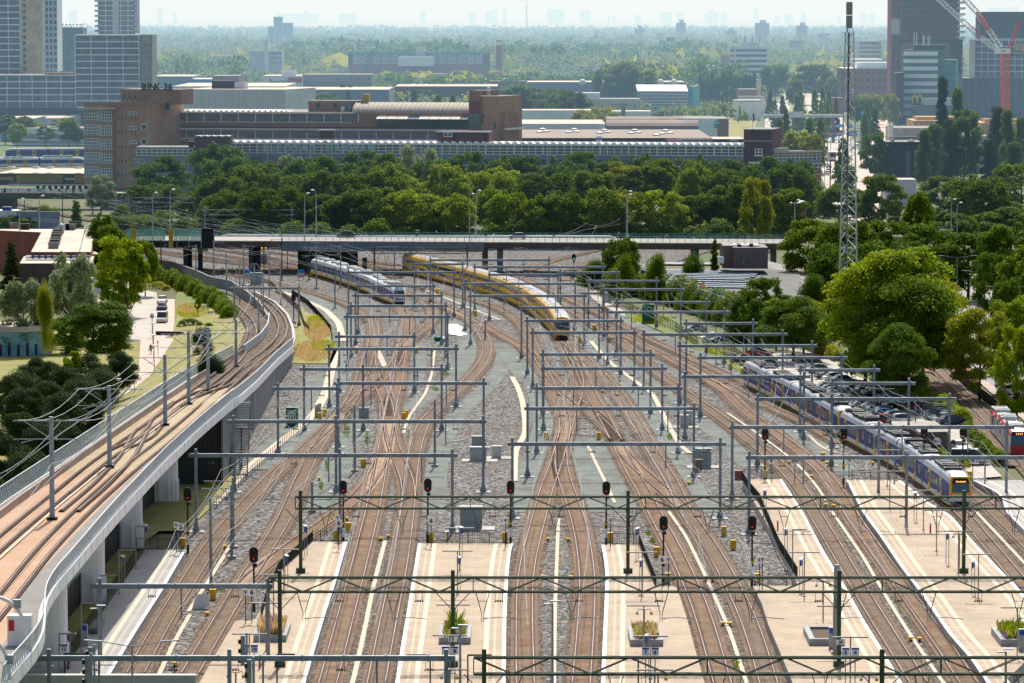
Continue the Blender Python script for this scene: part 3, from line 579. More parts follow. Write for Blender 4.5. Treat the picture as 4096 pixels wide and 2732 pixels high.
# ------------------------------------------------------------------ overhead line portals
def drop(mb,x,y,z,L): mb.bar((x,y,z),(x,y,z-L),0.16)
def insul(mb,x,z):   # little square stirrup with insulators hanging from a beam
    for dx in (-0.28,0.28): mb.bar((x+dx,0,z),(x+dx,0,z-0.62),0.035)
    mb.bar((x-0.28,0,z-0.62),(x+0.28,0,z-0.62),0.04)
    for dx in (-0.3,-0.1,0.1,0.3): mb.sphere((x+dx,0,z-0.72),0.085,6,4)
def portal(a,b,posts,label,h,group,dropn=True,base=0.0):
    p=G(*a,h); q=G(*b,h); mid=(p+q)/2; Y=mid.y; c=Vector((mid.x,Y,0)); r=empty('overhead_line_portal',c,label,'overhead line portal',group)
    sl=(q.y-p.y)/(q.x-p.x) if abs(q.x-p.x)>1 else 0
    x0,x1=p.x-c.x,q.x-c.x
    r.rotation_euler=(0,0,math.atan(max(-0.12,min(0.12,sl)))*0)
    mb=MB(); mb.bar((x0,0,h),(x1,0,h),0.34,0.40)
    for k in range(int((x1-x0)/3.2)+1): mb.box((x0+1+k*3.2,0,h+0.02),(0.10,0.46,0.52))
    mb.build('beam',GALV,r)
    px=[]
    for t in posts:
        u,v=nat(*t); X=unp(u,500,Y=Y).x-c.x; px.append(X); mb=MB()
        mb.bar((X,-0.32,base),(X,-0.32,h+0.75),0.30,0.34); mb.box((X,-0.32,base+0.02+0.35),(0.5,0.5,0.7)); mb.box((X,-0.3,base+0.12),(1.0,0.9,0.12))
        for s1 in (-1,1): mb.face([(X+s1*0.15,-0.32,base+1.1),(X+s1*0.42,-0.32,base+0.15),(X+s1*0.15,-0.32,base+0.15)])
        mb.build('post',GALV,r)
        mb=MB(); mb.box((X,-0.3,base+0.02),(1.7,1.5,0.22)); mb.build('footing',CONC,r)
    if dropn:
        span=x1-x0; n=max(1,int(span/9)); 
        for k in range(n):
            X=x0+span*(k+0.5+0.25*random.random()-0.1)/n
            if min(abs(X-t) for t in px)<1.2 if px else False: X+=2
            mb=MB(); mb.bar((X,0.0,h-0.2),(X,0.0,h-2.9),0.15); mb.build('hanger',GALV,r)
            mb=MB(); mb.tube([(X,0,h-2.5),(X+1.6,0,h-2.35),(X+2.4,0,h-2.55)],0.035,5); mb.sphere((X+0.2,0,h-2.48),0.09,6,4); mb.build('steady_arm',GALVL,r)
        mb=MB()
        for k in range(max(2,int(span/6))):
            insul(mb,x0+span*(k+0.3+0.4*random.random())/max(2,int(span/6)),h-0.2)
        tag(mb.build('insulator_row',BLACK,r),kind='stuff')
    return r,Y
PG=[]
def P(t1,a,t2,b,posts,h=8.4): PG.append(((t1,)+a,(t2,)+b,posts,h))
P('12',(635,65),'12',(1862,72),[('12',665,0),('12',1835,0)])
P('12',(400,252),'12',(1735,258),[('12',432,0),('12',977,0),('12',1702,0)])
P('12',(715,380),'12',(2125,388),[('12',747,0),('12',2090,0)])
P('02',(2095,728),'12',(2115,742),[('02',2132,0),('12',725,0),('12',2085,0)])
P('12',(150,432),'12',(775,432),[('12',190,0),('12',737,0)])
P('02',(1735,1040),'12',(1850,1052),[('02',1780,0),('12',760,0),('12',1800,0)])
P('11',(825,932),'11',(1845,935),[('11',845,0),('11',1818,0)])
P('A',(235,123),'A',(850,125),[('A',250,0),('A',828,0)])
P('A',(208,195),'A',(908,198),[('A',230,0),('A',893,0)])
P('A',(175,275),'A',(945,277),[('A',195,0),('A',925,0)])
P('A',(143,357),'A',(965,360),[('A',165,0),('A',940,0)])
P('A',(75,510),'A',(703,512),[('A',103,0),('A',682,0)])
P('A',(1055,103),'B',(595,108),[('A',1073,0),('B',578,0)])
P('A',(1095,200),'B',(670,198),[('A',1115,0),('B',648,0)])
P('11',(1590,820),'21',(355,822),[('11',1600,0),('21',340,0)])
P('11',(1435,858),'11',(1920,858),[('11',1453,0),('11',1897,0)])
P('11',(1990,890),'21',(860,880),[('11',2008,0),('21',837,0)])
P('11',(2130,957),'21',(440,953),[('11',2143,0),('21',423,0)])
P('21',(430,942),'21',(995,932),[('21',445,0),('21',965,0)])
P('B',(660,87),'B',(1225,84),[('B',680,0),('B',1205,0)])
P('B',(783,152),'C',(75,148),[('B',800,0),('C',50,0)])
P('B',(875,253),'C',(270,246),[('B',898,0),('C',247,0)])
P('B',(810,328),'C',(415,320),[('B',828,0),('C',385,0)])
P('B',(145,290),'B',(785,286),[('B',165,0),('B',763,0)])
P('B',(188,388),'B',(950,393),[('B',210,0),('B',930,0)])
P('B',(230,478),'B',(1058,483),[('B',252,0),('B',1035,0)])
P('B',(303,646),'B',(1190,650),[('B',330,0),('B',1160,0)])
P('B',(312,755),'B',(1278,758),[('B',335,0),('B',1250,0)])
P('B',(1085,500),'C',(860,490),[('B',1108,0),('C',835,0)])
P('C',(20,588),'C',(1085,576),[('C',43,0),('C',1062,0)])
P('C',(63,412),'C',(633,410),[('C',92,0),('C',606,0)])
P('C',(175,682),'C',(1315,666),[('C',202,0),('C',1290,0)])
P('C',(50,820),'C',(1033,817),[('C',82,0),('C',1000,0)])
P('C',(945,772),'32',(1028,262),[('C',973,0),('32',990,0)])
P('22',(197,428),'22',(1567,432),[('22',228,0),('22',1535,0)])
P('22',(112,615),'22',(1715,617),[('22',143,0),('22',1680,0)])
P('D',(57,437),'22',(1967,945),[('D',95,0),('22',1925,0)])
P('22',(2233,535),'32',(1725,522),[('22',2268,0),('32',600,0),('32',1688,0)])
P('22',(1995,785),'32',(2265,790),[('22',2035,0),('32',1038,0),('32',2220,0)])
P('22',(2145,1060),'32',(2500,1072),[('22',2193,0),('32',1297,0)])
P('32',(568,390),'32',(1350,382),[('32',605,0),('32',1312,0)])
P('03',(830,672),'13',(150,685),[('03',885,0),('13',90,0)],6.9)
P('03',(350,1330),'13',(1828,1350),[('03',407,0),('03',2080,0),('13',1740,0)],7.2)
P('F',(612,388),'F',(1165,390),[('F',640,0),('F',1138,0)],6.9)
P('22',(1560,325),'32',(382,318),[('22',1598,0),('32',343,0)])
PG.sort(key=lambda g:-G(*g[0],g[3]).y*1000)
PY=[]
for i,(a,b,ps,h) in enumerate(PG):
    cx=(nat(*a)[0]+nat(*b)[0])/2; ln=(nat(*b)[0]-nat(*a)[0])
    side='left' if cx<1700 else ('middle' if cx<2700 else 'right')
    sz='short' if ln<420 else ('long' if ln>650 else 'medium')
    r,Y=portal(a,b,ps,'%s grey portal with hangers over the %s tracks, %s from the far end'%(sz,side,ordn(i+1)),h,'grey overhead line portals',base=0.0)
    PY.append(Y)
# green lattice portals
def truss(x0,x1,Y,zt,zb,posts,label,m=GREENP,name='lattice_portal',group='green lattice portals over the platforms',bay=2.9,w=0.5,pw=0.34,hang=True,ptop=0.7):
    c=Vector(((x0+x1)/2,Y,0)); r=empty(name,c,label,'lattice portal',group); x0-=c.x; x1-=c.x
    for nm,z in (('top_chord',zt),('bottom_chord',zb)):
        mb=MB()
        for dy in (-w/2,w/2): mb.bar((x0,dy,z),(x1,dy,z),0.10,0.17)
        n=int((x1-x0)/0.9)
        for k in range(n):
            xa=x0+k*0.9; mb.bar((xa,-w/2 if k%2 else w/2,z),(xa+0.9,w/2 if k%2 else -w/2,z),0.05,0.03)
        mb.build(nm,m,r)
    mb=MB(); n=int((x1-x0)/bay)
    for dy in (-w/2,w/2):
        for k in range(n):
            xa=x0+k*bay
            if k%2==0: mb.bar((xa,dy,zt),(xa+bay,dy,zb),0.09,0.07)
            else: mb.bar((xa,dy,zb),(xa+bay,dy,zt),0.09,0.07)
            if k%6==0: mb.bar((xa,dy,zt),(xa,dy,zb),0.07)
    mb.build('lattice',m,r)
    for (X,zb0) in posts:
        X-=c.x; mb=MB(); mb.bar((X,-w/2-0.2,zb0),(X,-w/2-0.2,zt+ptop),pw,pw); mb.box((X,-w/2-0.2,zb0+0.25),(0.9,0.8,0.5)); 
        for s1 in (-1,1): mb.bar((X,-0.1,zb-1.6),(X+s1*1.5,-0.1,zb),0.07)
        mb.build('post',m,r)
    if hang:
        k=x0+3
        while k<x1-2:
            mb=MB()
            for s1 in (-1,1): mb.bar((k+s1*0.6,0,zb),(k+s1*0.12,0,zb-1.7),0.07); mb.bar((k+s1*0.1,0,zb-1.7),(k+s1*0.1,0,zb-2.6),0.05)
            mb.bar((k-0.35,0,zb-0.8),(k+0.35,0,zb-0.8),0.05); mb.build('hanger_frame',m,r)
            mb=MB(); mb.tube([(k,0,zb-2.3),(k+1.4,0,zb-2.2),(k+2.9,0,zb-2.35)],0.035,5); mb.sphere((k+0.3,0,zb-2.28),0.09,6,4); mb.build('steady_arm',GALVL,r)
            k+=7.6
        mb=MB(); k=x0+6
        while k<x1-2: insul(mb,k,zb-0.1); k+=6.8
        tag(mb.build('insulator_row',BLACK,r),kind='stuff')
    return r
def truss_im(vt,vb,zt,tl,tr,posts,label,**k):
    Y=unp(2048,vt,zt).y; x0=unp(nat(*tl)[0],500,Y=Y).x; x1=unp(nat(*tr)[0],500,Y=Y).x
    zb=ZZ(vb,Y); return truss(x0,x1,Y,zt,zb,[(unp(nat(*p[:3])[0],500,Y=Y).x,p[3]) for p in posts],label,**k),Y
truss_im(1987,2034,8.4,('12',345,0),('32',3000,0),[('12',395,0,PH),('22',1073,0,PH),('32',1830,0,PH)],'green lattice portal at the far ends of the platforms, farthest of the three')
truss_im(2310,2367,8.4,('13',95,0),('33',1700,0),[('13',200,0,PH),('13',1803,0,PH),('33',388,0,PH)],'green lattice portal crossing the platforms, middle one of the three')
truss_im(2630,2696,8.4,('13',1995,0),('33',1700,0),[('13',2093,0,PH),('33',617,0,PH)],'green lattice portal nearest the bottom, right of the sign 8')
truss_im(683+108,683+128,8.2,('01',1150,0),('01',2060,0),[('01',1175,0,0),('01',2027,0,0)],'grey lattice portal in front of the wood on the left',m=GALV,group='grey lattice portals beyond the road viaduct')
truss_im(683+157,683+177,8.2,('01',1850,0),('11',350,0),[('01',1878,0,0),('11',325,0,0)],'grey lattice portal near the yellow digger',m=GALV,group='grey lattice portals beyond the road viaduct')
truss_im(683+310,683+330,8.2,('11',1060,0),('11',1945,0),[('11',1085,0,0),('11',1940,0,0)],'green lattice portal in the shade below the road viaduct',m=GREENP,group='grey lattice portals beyond the road viaduct')
# single tubular masts with cantilevers
def mast(t,x,yb,yt,label,h0=0.0,d=0.30,m=GALVL,arms=2,group='single tram line masts'):
    b=G(t,x,yb,h0); z0=b.z; u,v=nat(t,x,yt); H=unp(u,v,Y=b.y).z-z0; H=max(3.5,min(12.5,H))
    r=empty('overhead_line_mast',b,label,'overhead line mast',group); mb=MB(); mb.tube([(0,0,0.3),(0,0,H)],[d/2*1.15,d/2*0.9],10); mb.build('pole',m,r)
    mb=MB(); mb.box((0,0,0.15),(0.9,0.9,0.3)); mb.build('footing',BLACK if h0 else CONC,r)
    if arms:
        mb=MB()
        for s in ((-1,1) if arms==2 else (arms,)):
            L=3.4*abs(s); sg=1 if s>0 else -1
            mb.tube([(0,-0.2,H-0.35),(sg*L,-0.2,H-0.35)],0.05,6); mb.tube([(0,-0.2,H-2.0),(sg*2.4,-0.2,H-0.4)],0.045,6); mb.tube([(0,-0.2,H-2.0),(sg*L,-0.2,H-2.0)],0.04,6); mb.tube([(sg*1.4,-0.2,H-2.0),(sg*2.7,-0.2,H-2.35)],0.03,5)
            mb.sphere((sg*0.5,-0.2,H-0.35),0.1,6,4); mb.sphere((sg*0.5,-0.2,H-2.0),0.1,6,4)
        mb.build('bracket_arms',GALVL,r)
    return r,b,H
MS=[('02',480,1640,690,zdeck),('02',1007,1160,405,zdeck),('02',1518,775,120,zdeck),('02',1735,580,-95,zdeck),('02',1912,460,-130,zdeck),('02',2168,235,-200,zdeck)]
MSW=[]
for i,(t,x,yb,yt,h) in enumerate(MS):
    r,b,H=mast(t,x,yb,yt,'thick grey tube mast with double arms on the tram viaduct, %s from the bottom'%ordn(i+1),h,0.42); MSW.append((b,H))
FM=[(355,385,55),(490,325,25),(587,465,118),(690,515,195),(803,565,200),(870,660,280),(718,370,55),(915,470,115),(1001,515,195),(1277,395,68),(835,850,460),(660,1000,580)]
for i,(x,yb,yt) in enumerate(sorted(FM)): mast('F',x,yb,yt,'slim grey mast with short arms by the curved tracks, %s from the left'%ordn(i+1),0,0.26,arms=0.6 if i%2 else -0.6,group='slim masts by the curved tracks')
for i,(t,x,yb,yt) in enumerate((('11',555,1085,690),('11',725,1268,880),('11',777,1078,680),('11',1273,1080,725),('12',907,1195,580),('12',1643,1150,535),('11',2105,1560,1465),('13',1540-1024,0,-200),('02',2142,1900,1250),('03',1938,710,-130),('03',2128,425,-250))):
    mast(t,x,yb,yt,'single grey mast with one arm in the yard, %s'%ordn(i+1),0,0.28,m=GALV,arms=0.9 if i%2 else -0.9,group='single masts in the yard')
for i,(t,x,yb,yt) in enumerate((('01',1480,950,630),('01',575,480,180),('01',1742,905,650),('11',238,1010,615),('11',487,1005,645),('11',1085,895,670),('21',1097,640,350),('21',1558,590,370),('21',1943,530,255),('21',2310,590,280),('21',872,590,420),('21',547,585,410),('01',225,440,265),('01',850,400,300))):
    mast(t,x,yb,yt,'dark green railway mast near the road viaduct, %s in the row'%ordn(i+1),0,0.26,m=GREENP,arms=-0.7 if i%2 else 0.7,group='green railway masts by the road viaduct')
big=empty('concrete_mast',G('33',358,740,PH),'thick pale concrete mast on the platform with the empty planter','mast'); mb=MB(); H=ZZ(2049+275/1.3115,G('33',358,740,PH).y)-PH; mb.tube([(0,0,0),(0,0,H)],[0.30,0.26],8); mb.build('pole',mat('pale_green_concrete',(0.36,0.42,0.40),0.7,0.1,1),big); mb=MB(); mb.box((0,0,0.1),(0.9,0.9,0.2)); mb.build('foot',CONC,big)
# ------------------------------------------------------------------ overhead wires
WIRE=mat('copper_wire',(0.5,0.54,0.56),0.5,0.1,1,metal=0.5)
def wires(path,label,h=5.6,hm=7.0):
    p=resamp(path,50)
    if len(p)<2: return
    r=empty('overhead_wire',p[0],label,'overhead wire','overhead wires over the tracks'); q=[v-p[0] for v in p]
    zz=Vector((0,0,h)); mb=MB(); k=[a+zz+Vector((random.uniform(-.25,.25),0,0)) for a in q]; mb.tube(k,0.02,4,False); mb.build('contact_wire',WIRE,r)
    mes=[]; dr=MB()
    for a,b in zip(k,k[1:]):
        for j in range(8):
            t=j/8; sag=1.3*(4*t*(1-t)); v=a.lerp(b,t); mes.append(v+Vector((0,0,hm-h-sag*0.8)))
            if j%2: dr.bar(v,mes[-1],0.012)
    mes.append(k[-1]+Vector((0,0,hm-h))); mb=MB(); mb.tube(mes,0.02,4,False); mb.build('messenger_wire',WIRE,r); dr.build('dropper_wires',WIRE,r)
wl_=[]
for (a_,b_,ps,h_) in PG:
    A1,B1=G(*a_,h_),G(*b_,h_); wl_.append((A1,B1))
wl_.sort(key=lambda t:t[0].y)
for i in range(64):
    A1,B1=random.choice(wl_); q_=[w_ for w_ in wl_ if 25<w_[0].y-A1.y<75 and w_[0].x<B1.x and w_[1].x>A1.x]
    if not q_: continue
    C1,D1=random.choice(q_); s_=A1.lerp(B1,random.random())-Vector((0,0,.7)); e_=C1.lerp(D1,random.random())-Vector((0,0,.7))
    if abs(e_.x-s_.x)>14: continue
    r=empty('overhead_wire',s_,'thin sagging wire strung between two grey portals','overhead wire','thin sagging wires between the portals'); mb=MB(); mb.tube([(e_-s_)*(j/10)-Vector((0,0,1.6*4*(j/10)*(1-j/10))) for j in range(11)],.022,4,False); mb.build('wire',WIRE,r)
for i,k in enumerate(TP): wires(TP[k],'paired overhead wires above the %s track counted from the left edge'%ordn(i+1))
wires(smooth(VT1,2,9),'wires above the left tram track on the viaduct',5.6,6.8); wires(smooth(VT2,2,9),'wires above the right tram track on the viaduct',5.6,6.8)
r=empty('feeder_wire',MSW[0][0],'long feeder wires strung between the tube masts of the tram viaduct','overhead wire'); mb=MB()
for s in (-3,-1.6,1.6,3):
    pts=[]
    for (a,H),(b,H2) in zip(MSW,MSW[1:]):
        for j in range(6): t=j/6; pts.append((a+Vector((s,-.2,H-0.3))).lerp(b+Vector((s,-.2,H2-0.3)),t)+Vector((0,0,-0.9*4*t*(1-t)))-MSW[0][0])
    mb.tube(pts,0.025,4,False)
mb.build('wire_bundle',WIRE,r)
# ------------------------------------------------------------------ signals, signs, lamps
LRED=mat_emit('red_signal_light',(1,0.02,0.02),.55); LGRN=mat_emit('green_signal_light',(0.1,1,0.5),3.0); LAMB=mat_emit('amber_lamp',(1,0.45,0.1),2.0)
def txt(s,size,loc,rot,m,parent,name='lettering',ext=0.004,align='CENTER'):
    c=bpy.data.curves.new(name,'FONT'); c.body=s; c.size=size; c.extrude=ext; c.align_x=align; c.align_y='CENTER'; c.materials.append(m); c.resolution_u=2; c.offset=size*.035
    t_=bpy.data.objects.new(name,c); COL.objects.link(t_); bpy.context.view_layer.update(); me=bpy.data.meshes.new_from_object(t_.evaluated_get(bpy.context.evaluated_depsgraph_get())); bpy.data.objects.remove(t_)
    o=bpy.data.objects.new(name,me); COL.objects.link(o); o.location=loc; o.rotation_euler=rot; o.parent=parent; return o
FACE=(math.pi/2,0,0)
def signal_head(t,x,y,label,hz=6.2,base=0.0,light=LRED,band=True):
    u,v=nat(t,x,y); c=unp(u,v,hz); b=Vector((c.x,c.y,base)); r=empty('railway_signal',b,label,'railway signal','black railway signals facing the platforms'); z=hz-base
    mb=MB(); n=16; pts=[]
    for i in range(n):
        a=2*math.pi*i/n; pts.append((0.42*math.cos(a),0.42*math.sin(a)+(0.33 if math.sin(a)>=0 else -0.33)))
    F0=[(px,-0.08,z+pz) for px,pz in pts]; B0=[(px,0.04,z+pz) for px,pz in pts]
    mb.face(F0); mb.face(list(reversed(B0)))
    for i in range(n): j=(i+1)%n; mb.face([F0[i],B0[i],B0[j],F0[j]])
    mb.build('head',BLACK,r)
    for k,(dz,mm) in enumerate(((0.34,BLACK),(0.02,BLACK),(-0.34,light))):
        mb=MB(); mb.tube([(0,-0.10,z+dz),(0,-0.085,z+dz)],0.085,10); 
        o=mb.build('lens',mm,r); mb=MB()
        for j in range(7):
            a=math.pi*j/6; a2=math.pi*(j+1)/6
            if j<6: mb.face([(0.15*math.cos(a),-0.09,z+dz+0.15*math.sin(a)),(0.15*math.cos(a2),-0.09,z+dz+0.15*math.sin(a2)),(0.15*math.cos(a2),-0.34,z+dz+0.15*math.sin(a2)),(0.15*math.cos(a),-0.34,z+dz+0.15*math.sin(a))])
        mb.build('hood',BLACK,r)
    segs=[(0,0.9,BLACK),(0.9,1.9,WHITE),(1.9,2.6,BLACK),(2.6,z-0.9,BLACK)] if band else [(0,z-0.8,BLACK)]
    mb=MB()
    for z0,z1,mm in segs: mb.mat(0 if mm is BLACK else 1); mb.tube([(0,0.1,z0),(0,0.1,z1)],0.13 if z1<2.7 else 0.09,10)
    mb.mat(0); mb.box((0.08,0.1,z-0.95),(0.4,0.3,0.35)); mb.build('pole',[BLACK,WHITE],r)
    if band: mb=MB(); mb.box((0,-0.06,2.35),(0.4,0.05,0.25)); mb.build('number_plate',YELLOW,r)
    return r
SG=[('12',800,1340,6.2,0),('12',1578,1320,6.2,0),('12',2338,1340,6.2,0),('22',866,1347,6.2,0),('32',697,845,6.2,0),('22',2325,850,6.2,0),('32',1434,838,6.2,0),('32',1792,840,6.2,0),('02',1722,1405,6.2,0),('03',2330,392,6.2,PH),('23',1392,102,6.2,0),('23',2207,102,6.2,0)]
wh=['second platform end','left corner of the wide middle platform','right corner of the wide middle platform','platform with the flower box','platform opposite the round 24 sign','track left of the sign 4','square brick hut','sign 4 beside the car park gate','shaded platform under the viaduct','platform with the dry grass planter','step of the platform with signs 7 and 6','step of the platform with signs 5 and 4']
for (t,x,y,hz,bs),wd in zip(SG,wh): signal_head(t,x,y,'black signal showing red by the '+wd,hz,bs)
signal_head('21',568,795,'black signal showing green below the road viaduct',4.6,0,LGRN,False); signal_head('11',345,1165,'small signal showing red on the fence by the curved track',4.2,0,LRED,False)
for i,(x,y) in enumerate(((72,705),(288,692))):
    c=unp(*nat('11',x,y),5.0); r=empty('crossing_light',(c.x,c.y,0),'twin amber crossing lights on a dark pole, %s one under the viaduct'%('left' if i==0 else 'right'),'signal light'); mb=MB(); mb.tube([(0,0,0),(0,0,5)],0.09,8)
    for s in (-0.42,0.42): mb.tube([(s,-0.1,5),(s,0.0,5)],0.42,12)
    mb.build('pole',BLACK,r); mb=MB()
    for s in (-0.42,0.42): mb.sphere((s,-0.13,4.95),0.17,8,5)
    mb.build('lamp_lens',LAMB,r)
c=unp(*nat('11',998,762),5.4); r=empty('cross_sign',(c.x,c.y,0),'white saltire cross above a black box beside the white and blue train','sign'); mb=MB()
mb.bar((-0.8,0,4.9),(0.8,0,6.0),0.22,0.05); mb.bar((-0.8,-0.06,6.0),(0.8,-0.06,4.9),0.22,0.05); mb.build('cross',WHITE,r); mb=MB(); mb.box((0,0.2,2.3),(1.0,0.5,4.6)); mb.build('box',BLACK,r)
def sign_plate(t,x,y,s,label,hz,base,w=0.75,hh=0.75,size=0.62,col=None,pole=True,rnd=False,post_m=BLACK,cat='sign',gr=None,blue=False,letm=None):
    u,v=nat(t,x,y); c=unp(u,v,hz); r=empty('number_sign',(c.x,c.y,base),label,cat,gr); z=hz-base; mb=MB()
    if rnd: mb.tube([(0,-0.04,z),(0,0,z)],w/2,18)
    else: mb.box((0,0,z),(w,0.05,hh))
    mb.build('plate',WHITE,r)
    if blue: mb=MB(); mb.box((-w*0.0,-0.03,z+hh*0.38),(w,0.02,hh*0.22)); mb.build('blue_strip',BLUEP,r)
    if s: txt(s,size,(0,-0.05 if not rnd else -0.06,z-(0.08 if blue else 0)),FACE,letm or BLACK,r)
    if pole: mb=MB(); mb.tube([(0,0.08,0),(0,0.08,z)],0.045,6); mb.build('pole',post_m,r)
    return r
for i,(t,x,y,b) in enumerate((('03',1660,137,0),('13',760,102,0),('13',1608,80,0),('03',2312,735,PH),('23',1380,437,PH),('23',2275,437,PH))):
    sign_plate(t,x,y,'6','white square sign reading 6, '+['by the shaded platform','at the end of the second platform','at the end of the wide middle platform','on the platform with dry grass','left of a V sign in mid picture','beside the railing step above the empty planter'][i],3.6,b)
for i,(t,x,y) in enumerate((('32',30,1095),('32',745,1092),('32',1882,1092))): sign_plate(t,x,y,'4','white square sign reading 4, '+['left of the round 24 sign','right of the round 24 sign','beside the black car park gate'][i],3.6,0)
for i,(t,x,y) in enumerate((('03',1617,117),('13',750,50),('13',1572,58),('13',2292,75),('23',905,75),('03',2255,735),('23',1436,437),('23',2300,435))):
    u,v=nat(t,x,y); sign_plate(t,x,y,'V','small V sign on a thick black post, %s along the platform ends'%ordn(i+1),3.7 if i<5 else 3.7,PH if i>4 else 0,0.5,0.6,0.45,gr='small V signs')
for (t,x,y,s,l) in (('32',247,1097,'24 6','round white sign reading 24 6 between two tracks'),('32',1557,917,'24 6','round white sign reading 24 6 in front of the brick hut')): sign_plate(t,x,y,s,l,2.8,0,0.95,0.9,0.42,rnd=True)
for (t,x,y,s,l) in (('32',990,757,'24.9','small plate reading 24.9 on a post beside the hut'),('12',833,191,'24 8','small plate reading 24 8 by the tan path'),('13',1808,1166,'5','small plate reading 5 on the green post'),('33',382,682,'25','small plate on the thick pale mast by the empty planter'),('12',2100,908,'9','tiny nine plate on a mast near the cabinets'),('02',800,1270,'814','small plate reading 814 between the tram tracks')): sign_plate(t,x,y,s,l,3.2 if t!='02' else 10.5,0 if t!='02' else 9.5,0.75,0.42,0.38)
NUMB=mat('navy_digits',(0.02,0.05,0.30),0.5,0.05,1)
for (t,x,y,s,l,b) in (('03',585,1250,'12','white platform sign reading twelve on the shaded platform',PH),('03',2335,1255,'10','white platform sign reading ten at the left frame of the dry grass platform',PH),('03',2255,1255,'11','white platform sign reading eleven beside the traffic light',PH),('13',1740,1270,'9','white platform sign facing left on the middle platform',PH),('13',1826,1268,'8','white platform sign reading eight below the planter post',PH),('23',1228,1278,'7','white platform sign reading seven, left of a pair under the flower planter',PH),('23',1315,1278,'6','white platform sign reading six, right of a pair under the flower planter',PH),('33',407,732,'5','white platform sign reading five, left of a pair near the empty planter',PH),('33',458,732,'4','white platform sign reading four, right of a pair near the empty planter',PH)):
    sign_plate(t,x,y,s,l,3.9,b,0.62*0.98,0.68,0.42,blue=True,letm=NUMB,post_m=GALV)
LAMPM=mat('grey_brown_lamp_metal',(0.32,0.30,0.28),0.5,0.1,1)
def tlamp(kind,two=True,lit=False):
    r=empty('platform_lamp',(0,0,0),'x','platform lamp','T-shaped platform lamps'); mb=MB(); mb.tube([(0,0,0),(0,0,4.2)],0.06,8); mb.box((0,0,0.03),(0.4,0.2,0.06)); mb.build('pole',LAMPM,r)
    mb=MB()
    if two: mb.bar((-1.45,0,4.25),(1.45,0,4.25),0.26,0.10)
    else: mb.bar((-0.05,0,4.25),(1.4,0,4.25),0.26,0.10)
    mb.build('lamp_bar',LAMPM,r)
    return r
TL2=tlamp(0); TL1=tlamp(0,False)
def uniq(): pass
LP=[('13',1870,148,2),('13',1850,360,2),('13',1810,855,2),('13',1782,1137,2),('13',1772,1450,2),('23',1195,372,2),('23',1210,862,2),('23',1272,1143,2),('23',1310,1452,2),('13',254,345,2),('13',160,578,2),('13',90,838,2),('03',2290,1122,2),('13',400,135,1),('03',1245,135,1),('03',1090,350,1),('03',925,585,1),('03',745,840,1),('03',545,1120,1),('03',330,1420,1),('33',191,213,2),('33',345,495,2),('33',433,658,2),('33',1000,102,2),('33',1105,223,2),('33',1310,503,2),('33',130,92,1),('32',1430,1372,2),('32',1098,1000,2),('32',1550,1555,2),('32',1120,1195,2)]
PN={'13a':'wide middle platform','x':''}
def plat_of(u,v):
    if u<800: return 'shaded left platform'
    if u<1420: return 'platform with the dry grass planter'
    if u<2080: return 'wide middle platform'
    if u<2860: return 'platform with the flower box'
    if u<3420 and v>1980: return 'platform with the empty planter'
    return 'last wide platform'
cnt={}
for (t,x,y,k) in sorted(LP,key=lambda q:nat(q[0],q[1],q[2])[1]):
    u,v=nat(t,x,y); p=unp(u,v,5.05); p.z=PH; pl=plat_of(u,v); cnt[pl]=cnt.get(pl,0)+1
    inst(TL2 if k==2 else TL1,p,0,None,'%s lamp on the %s, %s from the far end'%('T-shaped' if k==2 else 'one-armed',pl,ordn(cnt[pl])))
# info signs on two legs
pr=empty('info_sign',(0,0,0),'x','information sign','blue and white information signs'); mb=MB()
for s in (-0.14,0.14): mb.tube([(s,0,0),(s,0,2.9)],0.035,6)
mb.build('leg_pair',LAMPM,pr); mb=MB(); mb.box((0,0,2.75),(0.10,1.2,0.6)); mb.build('panel',BLUEP,pr); mb=MB(); mb.box((0,0,3.1),(0.30,1.25,0.10)); mb.build('cap',WHITE,pr)
cnt={}
for (t,x,y) in sorted((('13',455,130),('13',278,400),('13',1882,140),('13',1862,415),('23',1152,150),('23',1187,440),('23',1240,1130),('33',95,88),('33',174,247),('33',1077,258),('33',942,110),('03',1340,120),('03',1130,405),('03',630,1110),('32',1355,1390),('E',690,795)),key=lambda q:nat(*q)[1]):
    u,v=nat(t,x,y); p=unp(u,v,3.9); p.z=PH; pl=plat_of(u,v); cnt[pl]=cnt.get(pl,0)+1
    inst(pr,p,0.25*(1 if u<2000 else -1),None,'blue information sign, %s, %s one'%(pl,ordn(cnt[pl])))
# globe lamps
def globe(t,x,y,label,hz=3.9):
    p=unp(*nat(t,x,y),hz); r=empty('globe_lamp',(p.x,p.y,PH),label,'globe camera post','globe lamps'); z=hz-PH; mb=MB(); mb.tube([(0,0,0),(0,0,z+0.35)],0.07,8)
    for s in (-1,1): mb.tube([(0,0,z+0.3),(s*0.5,0,z+0.4),(s*0.62,0,z+0.1)],0.04,6)
    mb.build('pole',LAMPM,r); mb=MB(); mb.sphere((-0.62,0,z),0.14,8,6); mb.build('grey_globe',GALVL,r); mb=MB(); mb.sphere((0.62,0,z),0.16,8,6); mb.build('yellow_globe',YELLOW,r)
for q,l in zip((('03',2165,1508),('13',1775,1520),('23',1215,930),('23',1342,1530),('33',530,878),('33',1005,130),('33',290,385)),('bottom left platform','middle platform bottom','platform with the 7 sign above the planter','platform with the 7 sign at the bottom','bottom of the 5 and 4 platform','last wide platform','5 and 4 platform behind the railing')): globe(*q,'pair of small globes, one grey one yellow, '+l)
